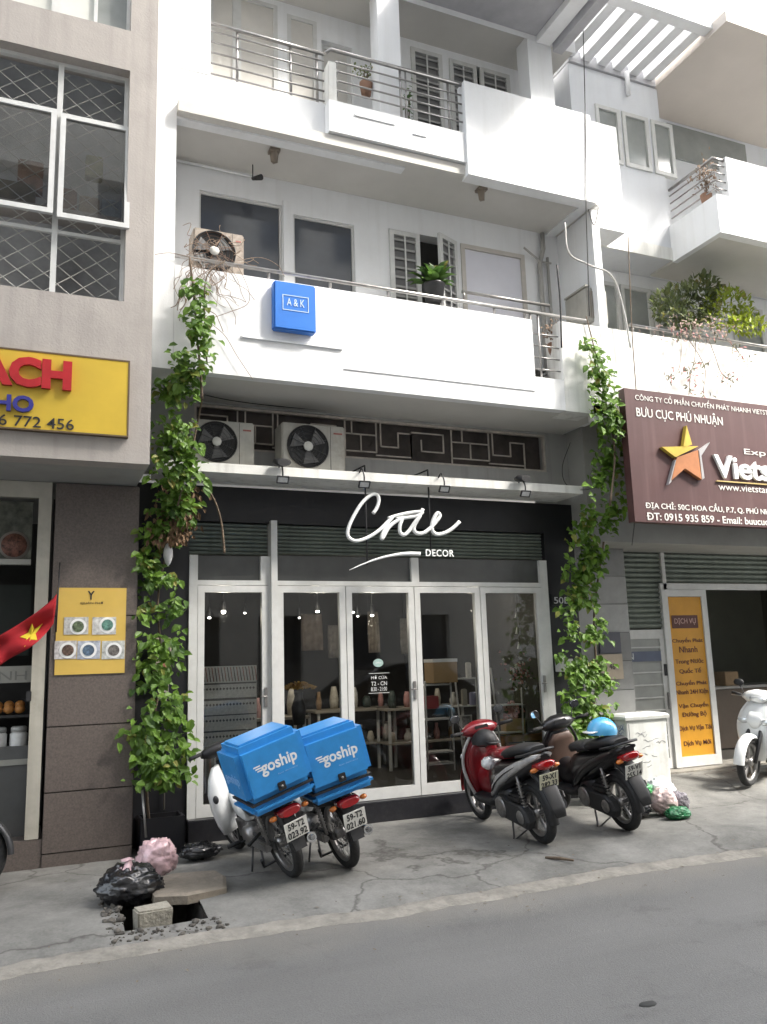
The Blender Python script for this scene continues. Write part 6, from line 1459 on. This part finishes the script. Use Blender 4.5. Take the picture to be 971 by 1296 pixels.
# ================================================================== LEFT SHOP
ls_ = thing('glass_food_cabinet', (-.6, .0, .2), 'glass food cabinet with fruit and white jars in the noodle shop doorway', 'food cabinet')
lx1 = PX(40, 900, -.1); yy = -.12
MB().box(-2.2, lx1 - .01, yy, .5, .215, .92).build('base', mat('steel_grey', (.16, .165, .165), .4, metal=.3, dirt=.3), ls_)
for (py_t, py_b, nm) in ((961, 968, 'lower_shelf'), (843, 864, 'name_board'), (858, 864, 'middle_shelf')):
    z1, z0 = PZ(20, py_t, yy), PZ(20, py_b, yy)
    if nm != 'middle_shelf':
        o = MB().box(-2.2, lx1 - .005, yy - .02, yy + (.45 if nm == 'lower_shelf' else .02), z0, z1).build(nm, mat('pale_metal_edge', (.42, .42, .38), .4, dirt=.3), ls_)
        if nm == 'name_board': text('board_lettering', 'BÁNH CANH', -.9, PX(34, 853, yy), z0 + .02, z1 - .02, yy - .024, mat('grey_print', (.28, .28, .26), .5), o, .002)
rnd = random.Random(6); zf = PZ(20, 905, yy)
for k in range(12):
    o = MB().ball((lx1 - .09 - (k % 6) * .085, yy + .06 + (k // 6) * .08, zf + .045 + (k // 6) * .03), .042, 12, 8, (1, 1, .9)).build('mandarin', mat('orange_peel', (.50, .22, .06), .5)); tag(o, '%s mandarin from the doorpost in the %s row of the food cabinet' % (['first', 'second', 'third', 'fourth', 'fifth', 'sixth'][k % 6], ['front', 'back'][k // 6]), 'fruit', 'mandarins in the food cabinet')
MB().box(-2.2, lx1 - .01, yy + .0, .4, zf - .02, zf).build('fruit_shelf', M_DARKGREY, ls_)
zj = PZ(20, 955, yy)
for k in range(4):
    x = lx1 - .09 - k * .155; j = thing('jar', (x, yy + .08, zj), ['rightmost', 'second', 'third', 'leftmost'][k] + ' white jar from the doorpost on the cabinet shelf', 'jar', 'white jars in the food cabinet')
    MB().lathe([(0, .001), (0, .062), (.01, .068), (.15, .068), (.165, .055), (.165, .001)], (x, yy + .08, zj + .01), 'z', 18).build('body', M_PRINTW, j)
    MB().lathe([(.166, .001), (.166, .062), (.20, .062), (.21, .05), (.21, .001)], (x, yy + .08, zj + .01), 'z', 18).build('lid', mat('clear_lid', (.45, .46, .45), .3), j)
MB().box(-2.2, lx1 - .01, yy + .42, yy + .44, .92, 1.5).build('cabinet_back', M_DARK, ls_)
# picture board above the doorway
pbd = thing('dish_board', (-.5, -.2, 2.2), 'dark board with round dish photograph above the noodle shop counter', 'menu board')
q = RR(-140, 632, 41, 706, -.2); MB().box(q[0], q[1], -.2, -.18, q[2], q[3]).build('board', mat('dark_print', (.08, .085, .065), .5, var=.8, scale=12), pbd)
c = P(18, 690, -.21); MB().lathe([(0, .001), (0, .12), (.002, .12)], (c.x, -.206, c.z), 'y', 26).build('dish_plate', mat('grey_dish', (.22, .2, .18), .4), pbd)
MB().lathe([(0, .001), (0, .10), (.002, .10)], (c.x, -.210, c.z), 'y', 26).build('dish_food', mat('noodle_food', (.16, .07, .05), .6, var=.9, scale=40), pbd)
MB().box(q[0], q[1], -.22, -.16, q[2] - .05, q[2] - .005).build('board_edge', mat('pale_metal_edge', (.42, .42, .38), .4), pbd)
mn = MB().box(PX(-120, 790, .6), PX(38, 790, .6), .6, .62, PZ(20, 830, .6), PZ(20, 740, .6)).build('counter_screen', mat('dark_green_screen', (.03, .04, .035), .5)); tag(mn, 'dark screen behind the flag in the noodle shop', 'screen')

# ================================================================== INSIDE THE DECOR SHOP
def lamps():
    for i, (px, py, Y, r) in enumerate(((283, 774, 1.6, .026), (265, 782, 2.0, .020), (310, 776, 2.4, .016), (379, 782, 2.0, .016), (402, 774, 1.6, .024), (447, 775, 2.4, .020), (471, 779, 1.5, .022), (467, 802, 3.0, .018), (453, 780, 2.4, .015))):
        c = P(px, py, Y); t = thing('spot_lamp', tuple(c), ['large round bulb in the left glass door', 'small bulb left of the large round bulb', 'spot lamp right of the large round bulb', 'low spot lamp in the second glass pane', 'bright oval spot lamp in the second glass pane', 'thin spot lamp at the left edge of the third pane', 'bright slanted spot lamp at the top of the third pane', 'lowest spot lamp in the third glass pane', 'small spot lamp beside the frame of the third pane'][i], 'spot lamp', 'small lit lamps under the shop ceiling')
        MB().lathe([(.0, r * .9), (.05, r), (.10, r * .8), (.11, .002)], c + Vector((0, 0, .01)), 'z', 12).build('shade', M_PLASTICBLK, t)
        MB().tube([c + Vector((0, 0, .12)), (c.x, c.y, 2.94)], .004, 4).build('cord', M_PLASTICBLK, t)
        MB().ball(c, r, 10, 8, (1, 1, .55 if i != 0 else 1)).build('bulb', emat('bulb_glow', (1, .96, .88), 3.0), t)
lamps()
for i, (px, py, Y) in enumerate(((283, 774, 1.3), (402, 778, 1.3), (471, 782, 1.2), (600, 770, 1.2))):  # three sit by lit bulbs; the fourth has no bulb, added to brighten goods
    L_ = bpy.data.lights.new('shop_lamp_and_fill', 'POINT'); L_.energy = 2.2 if i < 3 else 1.2; L_.color = (1, .9, .76); L_.shadow_soft_size = .06
    o = bpy.data.objects.new('shop_lamp_and_fill', L_); COL.objects.link(o); o.location = P(px, py, Y) - Vector((0, 0, .06))
# woven hanging in the left pane
wv = thing('woven_hanging', tuple(P(285, 930, .14)), 'patterned woven rug hanging inside the left glass door', 'rug')
q = RR(249, 843, 325, 944, .14); zt_ = q[3]
MB().box(q[0], q[1], .14, .15, q[2] + .0, q[3]).build('cloth', M_CLOTH, wv)
for k in range(19):
    x = q[0] + .02 + k * (q[1] - q[0] - .04) / 18; MB().tube([(x, .134, zt_ - .01), (x + .02, .134, zt_ - .14)], .0045, 5).build('tassel_cord', M_CLOTHD if k % 2 else M_CLOTHR, wv)
zz = zt_ - .16; rnd = random.Random(3)
for r_ in range(13):
    hgt = rnd.uniform(.010, .028)
    mm = [M_CLOTHD, M_CLOTHR, M_CLOTH][r_ % 3]
    if r_ % 3 == 1:
        bb = MB(); n = 17
        for k in range(n):
            x = q[0] + .03 + k * (q[1] - q[0] - .06) / (n - 1); bb.prism([(x - .012, zz), (x, zz + .013), (x + .012, zz), (x, zz - .013)], .136, .1395, 'y')
        tag(bb.build('diamond_row', M_CLOTHD, wv), kind='stuff')
    else: MB().box(q[0] + .004, q[1] - .004, .136, .1395, zz - hgt / 2, zz + hgt / 2).build('woven_band', mm, wv)
    zz -= .048
wc = thing('striped_rug', tuple(P(270, 980, .16)), 'striped beige cloth on the low stand under the woven rug', 'cloth')
q = RR(244, 957, 300, 1003, .16); MB().box(q[0], q[0] + .62, .16, .34, q[2], q[3]).build('cloth', mat('beige_stripe_cloth', (.26, .23, .20), .9, var=.3, scale=30), wc)
for k in range(14): MB().box(q[0] + .02 + k * .044, q[0] + .034 + k * .044, .154, .159, q[2], q[3]).build('stripe', M_CLOTHR if k % 3 == 0 else M_CLOTH, wc)
# yellow flowers
yf_ = thing('yellow_flowers', tuple(P(376, 885, .5)), 'bunch of yellow flowers in a dark vase in the second pane', 'flowers')
c = P(378, 876, .5); MB().lathe([(-.32, .001), (-.32, .06), (-.15, .075), (-.04, .04), (0, .05)], c, 'z', 14).build('vase', M_DARKGREY, yf_)
rnd = random.Random(9); b = MB()
for k in range(150):
    a = rnd.uniform(0, 2 * PI); rr_ = rnd.random() ** .5; leaf_geo(b, c + Vector((.16 * rr_ * math.cos(a), .10 * rr_ * math.sin(a), .02 + .07 * (1 - rr_))), Vector((math.cos(a), math.sin(a), .8)), Vector((0, -.5, 1)), .05, .028)
tag(b.build('petals', mat('ochre_petal', (.50, .30, .05), .7, var=.5, scale=30), yf_), kind='stuff')
# white ladder racks
def rack(label, pl, pr, pyt, pyb, Y, lean, rungs, group='white display racks behind the glass'):
    t = thing('display_rack', tuple(P((pl + pr) / 2, pyb, Y)), label, 'display rack', group)
    for (a, c_) in ((pl[0], pl[1]), (pr[0], pr[1])):
        MB().tube([P(a, pyt, Y + lean), P(c_, pyb, Y)], .0095, 6).build('upright', M_FRAME, t)
    for i, y in enumerate(rungs):
        f_ = (y - pyt) / (pyb - pyt); A = P(pl[0] + (pl[1] - pl[0]) * f_, y, Y + lean * (1 - f_)); B_ = P(pr[0] + (pr[1] - pr[0]) * f_, y, Y + lean * (1 - f_))
        s_ = MB().box(A.x, B_.x, A.y - .008, A.y + .22, A.z - .010, A.z + .006).build('shelf', M_FRAME, t)
    return t
def rack(label, L, R_, Y, lean, rungs):
    (lx0, ly0, lx1_, ly1), (rx0, ry0, rx1_, ry1) = L, R_
    t = thing('display_rack', tuple(P((lx1_ + rx1_) / 2, ly1, Y)), label, 'display rack', 'white display racks behind the glass')
    for (a, b3, c_, d) in (L, R_): MB().tube([P(a, b3, Y + lean), P(c_, d, Y)], .0095, 6).build('upright', M_FRAME, t)
    for y in rungs:
        fl2 = (y - ly0) / (ly1 - ly0); A = P(lx0 + (lx1_ - lx0) * fl2, y, Y + lean * (1 - fl2)); B_ = P(rx0 + (rx1_ - rx0) * fl2, y, Y + lean * (1 - fl2))
        MB().box(A.x, B_.x, A.y - .008, A.y + .16, A.z - .010, A.z + .004).build('shelf', M_FRAME, t)
    return t
rack('white display rack in the fourth pane carrying the cardboard box', (538, 862, 542, 975), (570, 862, 576, 975), .14, .10, [867, 911, 953, 968])
rack('white leaning rack with framed print behind the red scooter', (576, 858, 589, 975), (602, 858, 608, 975), .20, .15, [859, 894, 930])
rack('white ladder rack at the left edge of the fifth pane', (621, 845, 636, 965), (660, 870, 664, 965), .16, .20, [893, 928])
# box and smaller goods
ob = thing('cardboard_box', tuple(P(563, 865, .3)), 'brown cardboard box with pale lid on the display rack', 'box')
q = RR(549, 838, 579, 864, .16); MB().box(q[0], q[1], .16, .38, q[2], q[3]).build('carton', M_CARD, ob); MB().box(q[0] - .004, q[1] + .004, .155, .385, q[3] + .001, q[3] + .035).build('lid', M_PRINTW, ob)
def good(name, px0, py0, px1, py1, Y, m_, label, cat, dp=.1):
    q = RR(px0, py0, px1, py1, Y); o = MB().box(q[0], q[1], Y, Y + dp, q[2], q[3], min(.008, (q[1] - q[0]) * .2)).build(name, m_); tag(o, label, cat)
good('red_tin', 540, 881, 556, 897, .30, mat('dull_red_tin', (.30, .03, .03), .5), 'dull red tin on the rack under the cardboard box', 'tin')
good('candle', 591, 838, 597, 859, .33, M_CLOTH, 'tall pale candle beside the cardboard box', 'candle', .04)
good('cream_vase', 586, 872, 592, 893, .33, mat('cream_glaze', (.35, .33, .27), .4), 'cream vase on the leaning rack', 'vase', .05)
good('lilac_box', 597, 876, 607, 893, .33, mat('lilac_card', (.32, .32, .46), .6), 'lilac box on the leaning rack', 'box', .06)
pf = thing('framed_print', tuple(P(591, 928, .3)), 'small grey framed print on the leaning rack', 'picture')
q = RR(584, 905, 598, 929, .28); frame(MB(), q[0], q[1], q[2], q[3], .28, .30, .012).build('frame', M_FRAME, pf); MB().box(q[0] + .012, q[1] - .012, .292, .296, q[2] + .012, q[3] - .012).build('print', mat('grey_print_pattern', (.25, .25, .24), .6, var=.8, scale=40), pf)
# pink flowers, wrap, paper bags and the wooden crates
pk = thing('pink_flowers', tuple(P(655, 900, .4)), 'tall pink and white blossom branches in the fifth pane', 'flowers')
rnd = random.Random(17); b = MB(); g_ = MB(); w_ = MB()
for k in range(130):
    px, py = 656 + rnd.gauss(0, 9), 852 + rnd.gauss(0, 11); c = P(px, py, .4 + rnd.uniform(-.08, .08)); a = rnd.uniform(0, 2 * PI)
    leaf_geo((b, w_, g_)[k % 3], c, Vector((math.cos(a), -.3, math.sin(a))), Vector((0, -1, .5)), .04, .026)
tag(b.build('pink_blossom', M_PINK, pk), kind='stuff'); tag(w_.build('white_blossom', M_CLOTH, pk), kind='stuff'); tag(g_.build('leaves', M_LEAFD, pk), kind='stuff')
for k in range(6): MB().tube([P(657 + k - 3, 895, .4), P(645 + k * 5, 845, .4)], .003, 4).build('twig', M_STEM, pk)
MB().lathe([(-.2, .001), (-.2, .05), (-.05, .06), (0, .045)], P(658, 893, .4), 'z', 12).build('vase', M_DARKGREY, pk)
bb_ = thing('paper_wrapped_bouquet', tuple(P(648, 908, .3)), 'pink wrapped bouquet in a brown paper bag on the wooden crates', 'bouquet')
q = RR(641, 910, 665, 930, .3); MB().box(q[0], q[1], .3, .42, q[2], q[3]).build('paper_bag', M_CARD, bb_)
b = MB()
for k in range(60):
    c = P(648 + rnd.gauss(0, 5), 900 + rnd.gauss(0, 6), .34); a = rnd.uniform(0, 2 * PI); leaf_geo(b, c, Vector((math.cos(a), -.3, math.sin(a))), Vector((0, -1, .5)), .05, .035)
tag(b.build('petals', M_PINK, bb_), kind='stuff')
good('grey_pouch', 668, 912, 676, 928, .3, mat('grey_pouch', (.20, .19, .21), .7), 'grey pouch right of the brown paper bag', 'pouch', .05)
good('white_parcel', 657, 892, 668, 908, .5, mat('pale_parcel', (.30, .29, .28), .7), 'pale parcel behind the brown paper bag', 'parcel', .08)
for ci, (y0, y1, lab) in enumerate(((929, 950, 'upper slatted wooden crate behind the scooters'), (951, 972, 'lower slatted wooden crate behind the scooters'))):
    q = RR(640, y0, 690, y1, .18); cr = thing('wooden_crate', ((q[0] + q[1]) / 2, .35, q[2]), lab, 'crate', 'wooden crates inside the shop')
    h = (q[3] - q[2]); n = 2
    for k in range(n): MB().box(q[0], q[1], .18, .195, q[2] + h * k / n + .012, q[2] + h * (k + 1) / n - .004).build('slat', M_WOOD, cr)
    for x in (q[0] + .02, q[1] - .05): MB().box(x, x + .03, .1955, .21, q[2] + .002, q[3] - .002).build('corner_post', M_WOOD, cr)
    MB().box(q[0], q[0] + .012, .211, .5, q[2] + .01, q[3] - .01).build('side_board', M_WOOD, cr)
    MB().box(q[0] + .013, q[1], .30, .5, q[2] + .01, q[3] - .02).build('crate_back', M_DARK, cr)
# hanging cones
hc = thing('hanging_mobile', tuple(P(656, 800, .6)), 'string of three white cones hanging in the fifth pane', 'mobile')
MB().tube([P(655, 752, .6), P(657, 822, .6)], .002, 4).build('string', M_CLOTH, hc)
for (x, y) in ((654, 782), (655, 802), (657, 821)):
    c = P(x, y, .6); MB().lathe([(0, .022), (.07, .006), (.075, .001)], c, 'z', 12).build('cone', M_PRINTW, hc)
# stickers on the middle door
stk = thing('door_sticker', tuple(P(479, 840, -.002)), 'pale green oval sticker above the opening hours on the middle glass door', 'sticker')
c = P(479, 839, .0)
o = MB().loft([[Vector((c.x + .055 * math.cos(a) * s_, yv, c.z + .040 * math.sin(a) * s_)) for a in [2 * PI * k / 24 for k in range(24)]] for yv, s_ in ((.0035, 1), (.002, .98))]).build('oval_sticker', mat('pale_green_vinyl', (.36, .50, .47), .5), stk)
text('sticker_lettering', 'OPEN', c.x - .03, c.x + .03, c.z - .008, c.z + .010, .0008, M_PRINTW, stk, .001)
for i, (s_, y) in enumerate((('MỞ CỬA', 857), ('T2 - CN', 865), ('8:30 - 21:00', 872))):
    text('hours_lettering', s_, PX(470, y, 0), PX(490, y, 0), PZ(480, y + 2.5, 0), PZ(480, y - 2.5, 0), .002, M_PRINTW, stk, .001)
for y in (852, 877): MB().box(PX(467, y, 0), PX(493, y, 0), .002, .0035, PZ(480, y, 0) - .002, PZ(480, y, 0) + .002).build('rule_line', M_PRINTW, stk)

# ================================================================== CABLES, CEILING LAMPS
def cable(pts, r, label, cat='cable', m=None):
    o = MB().tube(smooth_path(pts, 6), r, 5).build('cable', m or M_PLASTICBLK); tag(o, label, cat)
cable([(5.60, -1.02, 9.5), P(741, 150, -1.0), P(742, 260, -1.0), P(744, 330, -.95), P(746, 400, -.92)], .006, 'black cable running down beside the right balconies')
cable([P(705, 335, -.93), P(709, 380, -.93), P(711, 440, -.93)], .010, 'short black cable standing in front of the balcony corner')
cable([P(715, 282, -.93), P(720, 320, -.93), P(745, 335, -.92), P(775, 350, -.92), P(790, 395, -.92), P(798, 440, -.93)], .011, 'looping pale cable between the balcony corner and the right house', m=mat('pale_cable', (.45, .44, .42), .6))
cable([P(745, 265, -.96), P(752, 285, -.96), P(758, 262, -.96)], .006, 'thin loose cable loop under the balcony corner')
for (px, py, lab) in ((347, 198, 'square ceiling lamp above the left windows of the second floor balcony'), (609, 247, 'square ceiling lamp near the right end of the second floor balcony')):
    g0 = G(px, py - 8, 6.43); t = thing('ceiling_lamp', (g0.x, g0.y, 6.43), lab, 'ceiling lamp', 'balcony ceiling lamps')
    MB().box(g0.x - .05, g0.x + .05, g0.y - .05, g0.y + .05, 6.40, 6.428).build('base_plate', mat('brown_lamp_metal', (.25, .21, .17), .5), t)
    MB().lathe([(-.10, .001), (-.10, .035), (0, .045)], (g0.x, g0.y, 6.40), 'z', 4).build('glass_shade', mat('tarnished_glass', (.22, .18, .14), .4), t)
c = P(320, 226, -.35); t = thing('wall_lamp', tuple(c), 'small black spotlight at the end of the ceiling conduit', 'spotlight'); MB().tube([c, c + Vector((.06, -.10, -.03))], [.018, .03], 10).build('spot_head', M_PLASTICBLK, t); MB().tube([c, (c.x, c.y, 6.42)], .006, 5).build('stem', M_PLASTICBLK, t)

# display tables with goods deeper in the shop
rnd = random.Random(77)
GOODS = [('white_vase', 'vase', 'pale slim vase', (.55, .54, .50)), ('brown_basket', 'basket', 'woven brown basket', (.30, .19, .10)), ('dark_bottle', 'bottle', 'dark glass bottle', (.05, .07, .06)), ('cream_jar', 'jar', 'round cream jar', (.50, .46, .38)), ('pink_candle', 'candle', 'short pink candle', (.50, .26, .24))]
PLACES = [('second pane', 2.35, 1.5), ('third pane', 3.75, 2.2), ('fourth pane', 4.55, 1.9)]
for ti, (nm, X_, Y_) in enumerate(PLACES):
    t = thing('display_table', (X_, Y_, .2), 'low pale display table seen through the ' + nm, 'table', 'display tables inside the shop')
    MB().box(X_ - .55, X_ + .55, Y_ - .22, Y_ + .22, .90, .93, .004).build('table_top', mat('pale_table', (.34, .31, .26), .5), t)
    for sx in (-.5, .5):
        for sy_ in (-.18, .18): MB().box(X_ + sx - .015, X_ + sx + .015, Y_ + sy_ - .015, Y_ + sy_ + .015, .2, .899).build('leg', M_FRAME, t)
    MB().box(X_ - .52, X_ + .52, Y_ - .2, Y_ + .2, .50, .52).build('lower_shelf', mat('pale_table', (.34, .31, .26), .5), t)
    for k in range(5):
        for lv, zz in ((0, .931), (1, .521)):
            g = GOODS[(k * 2 + lv + ti) % 5]; x = X_ - .42 + k * .21; h = rnd.uniform(.12, .30 if lv == 0 else .24); r_ = rnd.uniform(.035, .06)
            o = MB().lathe([(0, .001), (0, r_ * .8), (h * .4, r_), (h * .75, r_ * rnd.uniform(.4, .9)), (h, r_ * .5), (h, .001)], (x, Y_ + rnd.uniform(-.1, .08), zz), 'z', 12).build(g[0], mat(g[0], g[3], .45, var=.3, scale=20))
            tag(o, '%s, %s from the left on the %s of the %s table' % (g[2], ['first', 'second', 'third', 'fourth', 'fifth'][k], ['top', 'lower shelf'][lv], nm), g[1], 'decor goods on the display tables')
for i, (px, py, Y_, w_, h_) in enumerate(((473, 800, 2.8, .16, .55), (512, 805, 3.0, .12, .5), (395, 800, 3.2, .3, .5), (425, 812, 3.2, .22, .45), (575, 790, 3.4, .5, .5))):
    c = P(px, py, Y_); o = MB().loft([[Vector((c.x - w_ / 2 + w_ * k / 10, c.y + .02 * math.sin(k * 2.1 + j), c.z + h_ / 2 - h_ * j / 3)) for k in range(11)] for j in range(4)], False, True, False).build('wall_hanging', mat('hanging_cloth_%d' % i, ((.34, .30, .26), (.30, .28, .25), (.20, .16, .13), (.24, .22, .20), (.16, .16, .15))[i], .9, var=.4, scale=12))
    sd = o.modifiers.new('thickness', 'SOLIDIFY'); sd.thickness = .006
    tag(o, ['pale narrow cloth hanging at the back of the third pane', 'grey narrow cloth hanging beside the frame of the third pane', 'brown cloth hanging at the back of the second pane', 'grey cloth hanging at the right of the second pane', 'wide dark panel hanging behind the cardboard box'][i], 'wall hanging')

# goods in the courier shop at the right
ct = thing('service_counter', (9.4, 1.6, .12), 'dark service counter inside the courier shop behind the white scooter', 'counter')
MB().box(8.9, 11.2, 1.5, 2.0, .13, .95, .01).build('body', mat('counter_wood', (.10, .075, .055), .5), ct); MB().box(8.86, 11.24, 1.46, 2.04, .952, .99, .006).build('counter_top', M_TILEG, ct)
for i, (x, y, z, a, h, lab) in enumerate(((8.55, 1.5, .125, .42, .36, 'large carton on the floor left of the service counter'), (8.62, 1.52, .487, .32, .26, 'smaller carton stacked on the large carton by the counter'), (9.35, 1.6, .992, .26, .20, 'carton standing on the service counter'), (8.3, 2.6, .125, .5, .9, 'tall dark carton at the back of the courier shop'))):
    o = MB().box(x - a / 2, x + a / 2, y - a * .4, y + a * .4, z, z + h, .006).build('carton', mat('carton_%d' % (i % 2), ((.24, .17, .10), (.14, .11, .08))[i % 2], .8, var=.2), None); tag(o, lab, 'carton')
o = MB().box(8.05, 8.25, .98, 1.0, .78, .98, .003).build('paper_notice', mat('grey_notice', (.35, .35, .33), .7)); tag(o, 'small grey notice behind the banner door of the courier shop', 'notice')
# small plants and clutter on the upper balconies
def small_plant(label, px, py, Y, n, rx, ry, m, key, size=.05, stem=None):
    c0 = P(px, py, Y); t = thing('balcony_plant', tuple(c0), label, 'plant'); rnd = random.Random(int(px)); fb = MB()
    MB().lathe([(-.16, .001), (-.16, .05), (-.02, .07), (-.01, .06)], c0 + Vector((0, 0, -.05)), 'z', 12).build('pot', mat('clay_pot', (.26, .15, .10), .8), t)
    for k in range(4): MB().tube(smooth_path([c0 + Vector((0, 0, -.06)), P(px + rnd.uniform(-3, 3), py - ry * .6, Y), P(px + rnd.uniform(-rx, rx), py - ry * 1.5, Y)], 3), [.006, .003], 5).build('stem', M_STEM, t)
    for k in range(n):
        c = P(px + rnd.gauss(0, rx * .55), py - ry * .9 + rnd.gauss(0, ry * .5), Y + rnd.uniform(-.08, .08)); a = rnd.uniform(0, 6.28)
        d = Vector((math.cos(a), -.3, math.sin(a))); nr = Vector((0, -.7, .7)); L = size * rnd.uniform(.6, 1.3)
        if k < 30: put_leaf(t, key, m, c, d, nr, L)
        else: leaf_geo(fb, c, d, nr, L, L * .5)
    if fb.v: tag(fb.build('foliage', m, t), kind='stuff')
small_plant('reddish straggly plant behind the railing of the upper right balcony', 893, 240, -1.05, 120, 14, 18, mat('reddish_leaf', (.24, .17, .12), .8, var=.5, scale=14), 'red', .06)
small_plant('small bonsai like plant behind the third floor railing by the white pier', 463, 98, -.62, 60, 16, 8, M_LEAFG, 'ggreen', .04)
small_plant('thin dark plant hanging beside the third floor railing post', 516, 158, -.70, 50, 4, 26, M_LEAFD, 'dark', .045)
small_plant('dry bush behind the low railing at the end of the second floor balcony', 700, 428, -.62, 90, 12, 12, mat('reddish_leaf', (.24, .17, .12)), 'red', .05)
rk_ = thing('stacked_roof_sheets', (4.9, -.55, 4.36), 'dark corrugated sheets stacked behind the low balcony railing', 'roof sheets')
for i in range(5):
    MB().loft([[Vector((4.76 + k * .032, -.60 + j * .10 + i * .012, 4.37 + i * .045 + .012 * math.sin(k * 1.9 + i))) for k in range(10)] for j in range(3)], False, True, False).build('sheet', mat('old_dark_sheet', (.085, .08, .075), .8, var=.5, scale=12), rk_)
for o in kids(rk_): sd = o.modifiers.new('thickness', 'SOLIDIFY'); sd.thickness = .016
MB().box(4.76, 5.05, -.36, -.34, 4.36, 4.62).build('backing_sheet', mat('old_dark_sheet', (.085, .08, .075)), rk_)
# cable bundle looping along the underside of the first balcony and meter wires
cable([P(200, 478, -.5), P(260, 500, -.3), P(330, 512, -.1), P(420, 520, -.06), P(560, 533, -.06), P(690, 545, -.06)], .005, 'thin black cable clipped above the lattice opening')
cable([P(722, 560, -.45), P(712, 590, -.4), P(716, 612, -.42), P(735, 620, -.5), P(765, 615, -.6)], .004, 'loose wire loop left of the right vine above the fascia')
cable([P(805, 535, -.95), P(812, 590, -.9), P(806, 640, -.8), P(800, 690, -.3)], .005, 'black wire hanging between the right vine and the courier sign')
